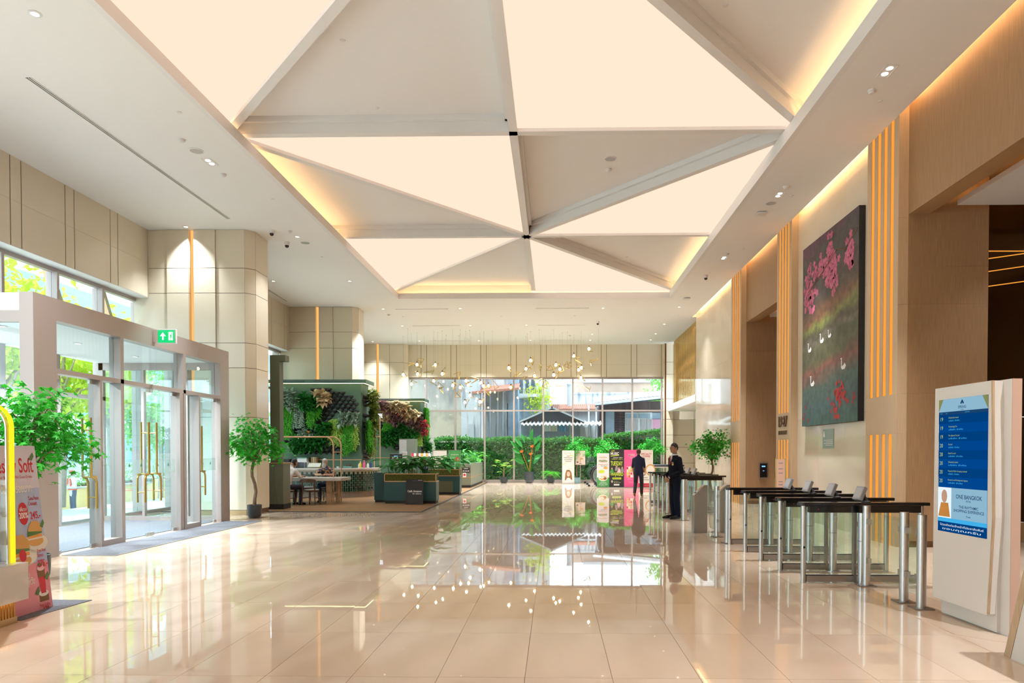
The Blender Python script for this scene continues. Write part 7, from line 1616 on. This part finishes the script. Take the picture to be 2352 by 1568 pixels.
class Body:
    def __init__(s): s.mb = MB(); s.segs = []      # segs: (p0, p1, r0, r1, material slot)
    def cap(s, p0, p1, r0, r1, m, n=12):
        p0, p1 = V3(p0), V3(p1); s.mb.cyl(p0, p1, r0, r1, n); s.mb.sphere(p0, r0, n, 8); s.mb.sphere(p1, r1, n, 8); s.segs.append((p0, p1, r0, r1, m))
    def loft(s, rings, m, n=20):
        vs, k0 = [], len(rings)
        for (cx, cy_, cz, rx, ry) in rings:
            for k in range(n): a = 2 * PI * k / n; vs.append((cx + rx * math.cos(a), cy_ + ry * math.sin(a), cz))
        fs = [(i*n+k, i*n+(k+1)%n, (i+1)*n+(k+1)%n, (i+1)*n+k) for i in range(k0 - 1) for k in range(n)] + [tuple(range(n))[::-1], tuple(range((k0-1)*n, k0*n))]
        s.mb.add(vs, fs)
        for a, b in zip(rings[:-1], rings[1:]): s.segs.append((V3(a[:3]), V3(b[:3]), (a[3] + a[4]) / 2, (b[3] + b[4]) / 2, m))
    def ell(s, c, r, sc, m): s.mb.sphere(c, r, 16, 12, sc); s.segs.append((V3(c), V3(c) + Vector((0, 0, 1e-4)), r * min(sc), r * min(sc), m))
    def hand(s, wr, d, nrm, side, m, curl=0.6, r=0.009):
        """palm from the wrist along d, back of the hand along nrm, thumb on the given side"""
        wr, d, nrm = V3(wr), V3(d).normalized(), V3(nrm).normalized(); sd = d.cross(nrm).normalized() * side
        kn = wr + d * 0.085
        for q in (-1, 0, 1): s.cap(wr + sd * q * 0.016, kn + sd * q * 0.024, 0.016, 0.014, m, 8)
        for q, L_ in ((-1.5, 0.058), (-0.5, 0.072), (0.5, 0.078), (1.5, 0.07)):
            b = kn + sd * q * 0.0205; e1 = b + (d * math.cos(curl * 0.6) - nrm * math.sin(curl * 0.6)) * L_ * 0.5; e2 = e1 + (d * math.cos(curl * 1.6) - nrm * math.sin(curl * 1.6)) * L_ * 0.5
            s.cap(b, e1, r, r * 0.95, m, 8); s.cap(e1, e2, r * 0.95, r * 0.85, m, 8)
        tb = wr + d * 0.03 + sd * 0.03; t1 = tb + (d * 0.6 + sd * 0.7 - nrm * 0.3).normalized() * 0.04; t2 = t1 + (d * 0.9 + sd * 0.25 - nrm * 0.3).normalized() * 0.03
        s.cap(tb, t1, 0.012, 0.011, m, 8); s.cap(t1, t2, 0.011, 0.009, m, 8)
    def head(s, c, m, f=1.0):
        c = V3(c); s.ell(c, 0.1, (0.76, 0.94, 1.12), m); s.ell(c + Vector((0, -0.025, -0.062)), 0.062, (0.92, 0.95, 0.9), m); s.ell(c + Vector((0, -0.065, -0.09)), 0.026, (1.1, 0.9, 0.8), m)
        s.cap(c + Vector((0, -0.09, 0.02)), c + Vector((0, -0.106, -0.022)), 0.009, 0.014, m, 8); s.cap(c + Vector((0, -0.08, -0.058)), c + Vector((0, -0.086, -0.058)), 0.018, 0.012, m, 8)
        for sx_ in (-1, 1): s.ell(c + Vector((sx_ * 0.077, 0.008, -0.01)), 0.026, (0.4, 0.7, 1.15), m); s.ell(c + Vector((sx_ * 0.035, -0.07, -0.028)), 0.022, (1, 0.7, 0.8), m)
    def build(s, name, mats, parent, voxel):
        o = bpy.data.objects.new('tmp', s.mb.mesh('tmp', None)); COL.objects.link(o)
        r = o.modifiers.new('r', 'REMESH'); r.mode = 'VOXEL'; r.voxel_size = voxel; r.use_smooth_shade = True
        sm = o.modifiers.new('s', 'SMOOTH'); sm.factor = 0.5; sm.iterations = 3
        dg = bpy.context.evaluated_depsgraph_get(); me = bpy.data.meshes.new_from_object(o.evaluated_get(dg)); bpy.data.objects.remove(o)
        me.name = name; me.materials.clear()
        for m in mats: me.materials.append(m)
        n = len(me.polygons); c = np.empty(n * 3); me.polygons.foreach_get('center', c); c = c.reshape(-1, 3); best = np.full(n, 1e9); idx = np.zeros(n, dtype=np.int32)
        for p0, p1, r0, r1, mi in s.segs:
            a, b = np.array(p0), np.array(p1); ab = b - a; t_ = np.clip(((c - a) @ ab) / max(ab @ ab, 1e-9), 0, 1); d = np.linalg.norm(c - (a + t_[:, None] * ab), axis=1) - (r0 + (r1 - r0) * t_); w_ = d < best; best[w_] = d[w_]; idx[w_] = mi
        me.polygons.foreach_set('material_index', idx); me.polygons.foreach_set('use_smooth', np.ones(n, dtype=bool)); me.update()
        b = bpy.data.objects.new(name, me); COL.objects.link(b); b.parent = parent
        return b
def hair(parent, c, m, hl=0.035, back=-0.06, sc=1.05, name='hair', vol=0.0):
    """skull cap with a hairline; hl = hairline height over the head centre"""
    c = V3(c); mb = MB(); n, k = 24, 16; vs = []; fs = []
    for i in range(k + 1):
        for j in range(n):
            a, b = PI * i / k, 2 * PI * j / n; vs.append(c + Vector((0.076 * sc * math.sin(a) * math.cos(b), (0.094 * sc) * math.sin(a) * math.sin(b) + 0.004, (0.112 * sc + vol) * math.cos(a) + 0.004)))
    for i in range(k):
        for j in range(n):
            q = (i*n+j, i*n+(j+1)%n, (i+1)*n+(j+1)%n, (i+1)*n+j); ce = sum((vs[x] for x in q), Vector()) / 4 - c
            lim = hl if ce.y < -0.045 else (hl - (ce.y + 0.045) / 0.06 * (hl - back) if ce.y < 0.015 else back)
            if ce.z > lim: fs.append(q)
    mb.add(vs, fs); o = mb.obj(name, m, parent, smooth=180); sd = o.modifiers.new('solid', 'SOLIDIFY'); sd.thickness = 0.012; sd.offset = 1
    return o
def face_bits(parent, c, brow=None):
    c = V3(c)
    for sx_ in (-1, 1):
        MB().sphere(c + Vector((sx_ * 0.031, -0.0885, 0.006)), 0.0085, 10, 8, (1.3, 0.7, 0.75)).obj('eye', M['black_gloss'], parent, smooth=180); MB().sphere(c + Vector((sx_ * 0.032, -0.092, 0.025)), 0.016, 10, 6, (1.2, 0.4, 0.28)).obj('eyebrow', brow or M['hair_black'], parent, smooth=180)
    MB().sphere(c + Vector((0, -0.0985, -0.056)), 0.02, 12, 6, (1.2, 0.4, 0.22)).obj('lips', M['ink_brown'], parent, smooth=180)
def torso_std(b, m, z0=0.0, k=1.0, low=0.82):
    b.loft([(0, 0.01, low + z0, 0.175 * k, 0.12 * k), (0, 0.01, 0.95 + z0, 0.178 * k, 0.125 * k), (0, 0.0, 1.1 + z0, 0.165 * k, 0.118 * k), (0, -0.005, 1.25 + z0, 0.182 * k, 0.122 * k), (0, 0.0, 1.36 + z0, 0.19 * k, 0.105 * k), (0, 0.005, 1.43 + z0, 0.14 * k, 0.085 * k), (0, 0.005, 1.475 + z0, 0.075 * k, 0.07 * k)], m)
# --- security guard in a dark suit
def person(name, label, loc, rz, cat='person'): return thing('person', label, cat, loc, rz)
g = person('', 'security guard in dark suit and red tie, hands clasped', (2.80, 16.55, 0), -1.22); b = Body()
torso_std(b, 0)
for sx_ in (-1, 1):
    b.cap((sx_ * 0.085, 0.01, 0.9), (sx_ * 0.09, -0.005, 0.5), 0.098, 0.078, 1); b.cap((sx_ * 0.09, -0.005, 0.5), (sx_ * 0.095, 0.03, 0.1), 0.078, 0.066, 1); dy = -0.06 if sx_ < 0 else 0.0
    b.cap((sx_ * 0.1, 0.06 + dy, 0.05), (sx_ * 0.11, -0.08 + dy, 0.045), 0.045, 0.045, 2); b.cap((sx_ * 0.11, -0.08 + dy, 0.045), (sx_ * 0.118, -0.17 + dy, 0.034), 0.044, 0.03, 2)
    b.cap((sx_ * 0.185, 0.005, 1.385), (sx_ * 0.245, 0.03, 1.10), 0.068, 0.056, 0); b.cap((sx_ * 0.245, 0.03, 1.10), (sx_ * 0.085, -0.20, 0.985), 0.056, 0.044, 0)
b.hand((0.07, -0.215, 0.965), (-0.65, -0.2, -0.75), (0.3, -0.95, 0.0), -1, 3, 0.5); b.hand((-0.075, -0.21, 0.985), (0.7, -0.12, -0.6), (-0.3, -0.9, 0.2), 1, 3, 0.45)
b.cap((0, 0.0, 1.46), (0, -0.008, 1.55), 0.056, 0.054, 3); HC_ = (0, -0.02, 1.645); b.head(HC_, 3)
b.build('body', [M['suit_navy'], M['trouser_navy'], M['shoe_black'], M['skin_tan']], g, 0.0085)
hair(g, HC_, M['hair_black'], 0.05, -0.045); face_bits(g, HC_)
MB().prism([(-0.048, 1.475), (0.048, 1.475), (0.0, 1.24)], 'y', -0.121, -0.085).obj('shirt_front', M['shirt_white'], g)
MB().lathe([(0.062, 0.0), (0.066, 0.02), (0.062, 0.045), (0.058, 0.045)], 20, (0, -0.005, 1.465)).obj('collar', M['shirt_white'], g, smooth=40); MB().prism([(-0.016, 1.46), (0.016, 1.46), (0.024, 1.29), (0.0, 1.25), (-0.024, 1.29)], 'y', -0.129, -0.115).obj('tie', M['tie_red'], g)
MB().cyl((0.105, -0.112, 1.27), (0.107, -0.118, 1.27), 0.028, n=16).obj('badge', I('gold'), g); MB().obox((0.10, -0.117, 1.315), (0.03, 0.008, 0), (0, 0.002, 0), (0, 0, 0.005)).obj('name_bar', M['steel'], g)
MB().lathe([(0.038, -0.012), (0.042, -0.012), (0.042, 0.012), (0.038, 0.012)], 16).xf(Matrix.Translation((0.09, -0.195, 0.985)) @ Vector((-0.7, -0.6, -0.4)).to_track_quat('Z', 'Y').to_matrix().to_4x4()).obj('wristwatch', M['plastic_white'], g)
# --- walking person seen from behind
g = person('', 'walking person in navy top and dark jeans near posters', (2.95, 24.9, 0), PI - 0.25); b = Body(); torso_std(b, 0, -0.06, 0.95)
b.cap((-0.085, 0, 0.84), (-0.09, -0.16, 0.48), 0.092, 0.07, 1); b.cap((-0.09, -0.16, 0.48), (-0.09, -0.16, 0.1), 0.07, 0.055, 1); b.cap((-0.09, -0.12, 0.045), (-0.1, -0.33, 0.035), 0.042, 0.032, 2)
b.cap((0.085, 0, 0.84), (0.09, 0.08, 0.47), 0.092, 0.07, 1); b.cap((0.09, 0.08, 0.47), (0.09, 0.34, 0.16), 0.07, 0.055, 1); b.cap((0.09, 0.38, 0.11), (0.095, 0.22, 0.035), 0.042, 0.03, 2)
for sx_, sw in ((-1, 0.12), (1, -0.14)):
    b.cap((sx_ * 0.165, 0, 1.305), (sx_ * 0.215, sw * 0.5, 1.04), 0.056, 0.047, 0); b.cap((sx_ * 0.215, sw * 0.5, 1.04), (sx_ * 0.21, sw * 0.6 - 0.14, 0.86), 0.043, 0.032, 3); b.hand((sx_ * 0.22, sw * 0.6 - 0.15, 0.85), (0, -0.5, -0.8), (sx_, 0, 0), 1, 3, 0.8)
b.cap((0, 0, 1.4), (0, -0.01, 1.48), 0.052, 0.05, 3); c_ = (0, -0.02, 1.565); b.head(c_, 3); b.build('body', [M['top_navy'], M['jeans_dark'], M['shoe_brown'], M['skin_mid']], g, 0.011); hair(g, c_, M['hair_brown'], 0.05, -0.075); face_bits(g, c_)
# --- seated figures
def seated(label, loc, rz, mats, hairm, hands, lean=0.08, hr=(0.05, -0.06), sleeve=True, vox=0.011, seat=0.47, head_dn=0.0, feet=True, knee=0.45):
    g = person('', label, loc, rz); b = Body(); z0 = seat - 0.47
    rings = [(0, 0.05, 0.48 + z0, 0.18, 0.14), (0, 0.05, 0.60 + z0, 0.178, 0.135), (0, 0.035, 0.75 + z0, 0.17, 0.12), (0, 0.02 - lean * 0.5, 0.90 + z0, 0.186, 0.122), (0, 0.02 - lean, 1.00 + z0, 0.19, 0.105), (0, 0.02 - lean, 1.065 + z0, 0.14, 0.085), (0, 0.02 - lean * 1.1, 1.11 + z0, 0.07, 0.065)]
    b.loft(rings, 0)
    for sx_ in (-1, 1):
        b.cap((sx_ * 0.09, 0.02, 0.54 + z0), (sx_ * 0.13, -0.40, 0.53 + z0), 0.09, 0.07, 1); b.cap((sx_ * 0.13, -0.40, 0.53 + z0), (sx_ * 0.12, -0.36, 0.10), 0.068, 0.052, 1)
        if feet: b.cap((sx_ * 0.12, -0.33, 0.047), (sx_ * 0.13, -0.52, 0.036), 0.043, 0.032, 2)
        el, wr = hands[0 if sx_ < 0 else 1]; b.cap((sx_ * 0.185, 0.02 - lean, 1.0 + z0), el, 0.063, 0.05, 0 if sleeve else 3)
        mid = V3(el).lerp(V3(wr), 0.02); b.cap(mid, wr, 0.042, 0.031, 3 if sleeve != 'long' else 0); d = (V3(wr) - V3(el)).normalized(); b.hand(V3(wr) + d * 0.01, d, (0, 0, 1) if abs(d.z) < 0.8 else (0, -1, 0), -sx_, 3, 0.7)
    hc = (0, 0.0 - lean * 1.5 - head_dn * 0.5, 1.275 + z0 - head_dn * 0.3); b.cap((0, 0.02 - lean * 1.1, 1.10 + z0), (0, 0.01 - lean * 1.3, 1.19 + z0), 0.052, 0.05, 3); b.head(hc, 3); b.build('body', mats, g, vox); hair(g, hc, hairm, *hr); face_bits(g, hc, hairm)
    return g, hc
seated('seated man in white T-shirt seen from behind at the table', (-7.70, 20.38, 0), PI - 0.5, [M['tee_white'], M['jeans_dark'], M['shoe_black'], M['skin_tan']], M['hair_black'], (((-0.26, -0.24, 0.83), (-0.12, -0.46, 0.845)), ((0.26, -0.24, 0.83), (0.10, -0.44, 0.845))), 0.14, (0.05, -0.075), head_dn=0.1)
gb, hb_ = seated('bearded grey-haired man in patterned shirt looking at a phone', (-7.1, 22.12, 0), 0.0, [M['shirt_floral'], M['jeans_blue'], M['shoe_black'], M['skin_mid']], M['hair_grey'], (((-0.29, -0.22, 0.84), (-0.07, -0.37, 0.86)), ((0.29, -0.22, 0.84), (0.07, -0.37, 0.86))), 0.12, (0.045, -0.05), head_dn=0.12)
MB().sphere(V3(hb_) + Vector((0, -0.07, -0.10)), 0.06, 14, 10, (1.05, 0.75, 1.5)).obj('beard', M['hair_grey'], gb, smooth=180)
p_ = gb.location; t = thing('mobile_phone', 'black mobile phone held by the bearded man', 'phone', (-7.1, 21.66, 0.93)); MB().obox((0, 0, 0), (0.036, 0, 0), (0, 0.03, 0.06), (0, 0.004, -0.002)).obj('phone_body', M['black_gloss'], t); MB().obox((0, 0.0045, -0.001), (0.033, 0, 0), (0, 0.027, 0.055), (0, 0.001, -0.0005)).obj('phone_screen', M['screen_grey'], t)
rest_h = (((-0.25, -0.05, 0.75), (-0.15, -0.3, 0.62)), ((0.25, -0.05, 0.75), (0.15, -0.3, 0.62)))
seated('brown-haired cafe guest half hidden by the nearest planter', (onY(942, 1066, 22.9).x, 22.9, 0), 1.2, [M['shirt_grey'], M['jeans_dark'], M['shoe_black'], M['skin_mid']], M['hair_brown'], rest_h, 0.05, (0.05, -0.09), vox=0.016, seat=0.43)
seated('dark-haired cafe guest half hidden by the second planter', (onY(979, 1066, 23.9).x, 23.9, 0), -1.2, [M['top_navy'], M['jeans_dark'], M['shoe_black'], M['skin_tan']], M['hair_black'], rest_h, 0.05, (0.05, -0.09), vox=0.016, seat=0.43)
for k, (px, yy, lb) in enumerate(((942, 22.9, 'low round stool under the brown-haired guest'), (979, 23.9, 'low round stool under the dark-haired guest'))):
    t = thing('stool', lb, 'stool', (onY(px, 1066, yy).x, yy + 0.03, 0)); MB().lathe([(0.001, 0.37), (0.19, 0.37), (0.2, 0.40), (0.19, 0.42), (0.001, 0.425)], 18).obj('seat', M['seat_grey'], t, smooth=40)
    for q in range(4): a = PI / 4 + q * PI / 2; MB().cyl((0.19 * math.cos(a), 0.19 * math.sin(a), 0), (0.13 * math.cos(a), 0.13 * math.sin(a), 0.37), 0.014, n=8).obj('leg', M['walnut'], t)
# --- barista
def standing(label, loc, rz, mats, hairm, arms, dz=0.0, vox=0.014, hr=(0.05, -0.07), k=1.0, sleeve=True):
    g = person('', label, loc, rz); b = Body(); torso_std(b, 0, dz, k)
    for sx_ in (-1, 1):
        b.cap((sx_ * 0.085, 0.01, 0.9 + dz), (sx_ * 0.1, 0.0, 0.5 + dz * 0.5), 0.095, 0.072, 1); b.cap((sx_ * 0.1, 0, 0.5 + dz * 0.5), (sx_ * 0.11, 0.02, 0.1), 0.072, 0.058, 1); b.cap((sx_ * 0.11, 0.05, 0.045), (sx_ * 0.13, -0.15, 0.036), 0.043, 0.032, 2)
        el, wr = arms[0 if sx_ < 0 else 1]; b.cap((sx_ * 0.185, 0.0, 1.375 + dz), el, 0.064, 0.052, 0 if sleeve else 3); b.cap(el, wr, 0.046, 0.032, 0 if sleeve == 'long' else 3); d = (V3(wr) - V3(el)).normalized(); b.hand(V3(wr) + d * 0.01, d, (0, -0.4, 0.9), -sx_, 3, 0.6)
    b.cap((0, 0, 1.45 + dz), (0, -0.01, 1.54 + dz), 0.053, 0.051, 3); hc = (0, -0.02, 1.635 + dz); b.head(hc, 3); b.build('body', mats, g, vox); hair(g, hc, hairm, *hr); face_bits(g, hc)
    return g, hc
standing('barista in grey shirt working behind the order counter', (onY(986, 1045, 31.9).x, 31.9, 0), -1.0, [M['shirt_grey'], M['jeans_dark'], M['shoe_black'], M['skin_tan']], M['hair_black'], (((-0.26, -0.08, 0.98), (-0.12, -0.32, 1.02)), ((0.26, -0.08, 0.98), (0.12, -0.32, 1.02))), -0.16)
go, hc = standing('outdoor guard with red beret and crossed arms beyond doors', (-19.5, 28.4, -0.93), -0.55, [M['shirt_pale'], M['jeans_blue'], M['shoe_black'], M['skin_tan']], M['hair_black'], (((-0.27, -0.02, 1.1), (0.06, -0.21, 1.16)), ((0.27, -0.02, 1.1), (-0.06, -0.21, 1.10))), 0.0, sleeve='long')
MB().sphere(V3(hc) + Vector((0.01, 0.0, 0.075)), 0.11, 16, 8, (1, 1.05, 0.4)).obj('beret', M['beret_red'], go, smooth=180); MB().lathe([(0.20, 0.95), (0.20, 1.0), (0.203, 1.0), (0.203, 0.95)], 20, sy=0.72).obj('red_belt_band', M['vest_red'], go); MB().prism([(-0.17, 1.1), (-0.09, 1.1), (-0.06, 1.42), (-0.12, 1.42)], 'y', -0.15, -0.12).prism([(0.17, 1.1), (0.09, 1.1), (0.06, 1.42), (0.12, 1.42)], 'y', -0.15, -0.12).obj('red_vest_straps', M['vest_red'], go); MB().sphere(V3(hc) + Vector((0, -0.075, -0.05)), 0.05, 12, 8, (1, 0.7, 0.8)).obj('face_mask', M['shirt_white'], go, smooth=180)
# ================================================================ LABELS THAT SINGLE OUT THE SMALL REPEATED FITTINGS
ORD = ['nearest', 'second', 'third', 'fourth', 'fifth', 'sixth', 'seventh', 'eighth', 'ninth', 'tenth', 'eleventh', 'twelfth', 'thirteenth', 'fourteenth', 'fifteenth', 'sixteenth', 'seventeenth', 'eighteenth', 'nineteenth', 'twentieth']
ORD += ['twenty-' + s for s in ('first', 'second', 'third', 'fourth', 'fifth', 'sixth', 'seventh', 'eighth', 'ninth')] + ['thirtieth', 'thirty-first']
def zone(o):
    x, y = o.location.x, o.location.y
    if SX0 < x < SX1 and SY0 < y < SY1: return 'inside the star ceiling recess'
    if y >= SY1: return 'in the far ceiling beyond the star'
    return 'in the left ceiling' if x < SX0 else 'in the right ceiling strip'
for gname, what in (('round recessed downlights', 'small round glowing downlight'), ('sprinkler covers', 'flat round white sprinkler cover')):
    zs_ = {}
    for o in list(COL.objects):
        if o.get('group') == gname and o.location.y > 5 and not (gname[0] == 'r' and o.location.y < 6.5): zs_.setdefault(zone(o), []).append(o)
    for z_, lst in zs_.items():
        far = 'far ceiling' in z_
        lst.sort(key=(lambda o: o.location.x) if far else (lambda o: o.location.y))
        for k, o in enumerate(lst): o['label'] = '%s %s, %s from the %s' % (what, z_, ('first' if k == 0 else ORD[k]), 'left' if far else 'camera')
for gname, what in (('bulb pendants of the hanging cluster', 'glowing bulb pendant'), ('wire pyramid pendants of the hanging cluster', 'unlit wire pyramid pendant')):
    lst = sorted([o for o in COL.objects if o.get('group') == gname], key=lambda o: o.location.x / o.location.y)
    for k, o in enumerate(lst): o['label'] = '%s %s from the left in the hanging cluster' % ('first' if k == 0 else ORD[k], what)
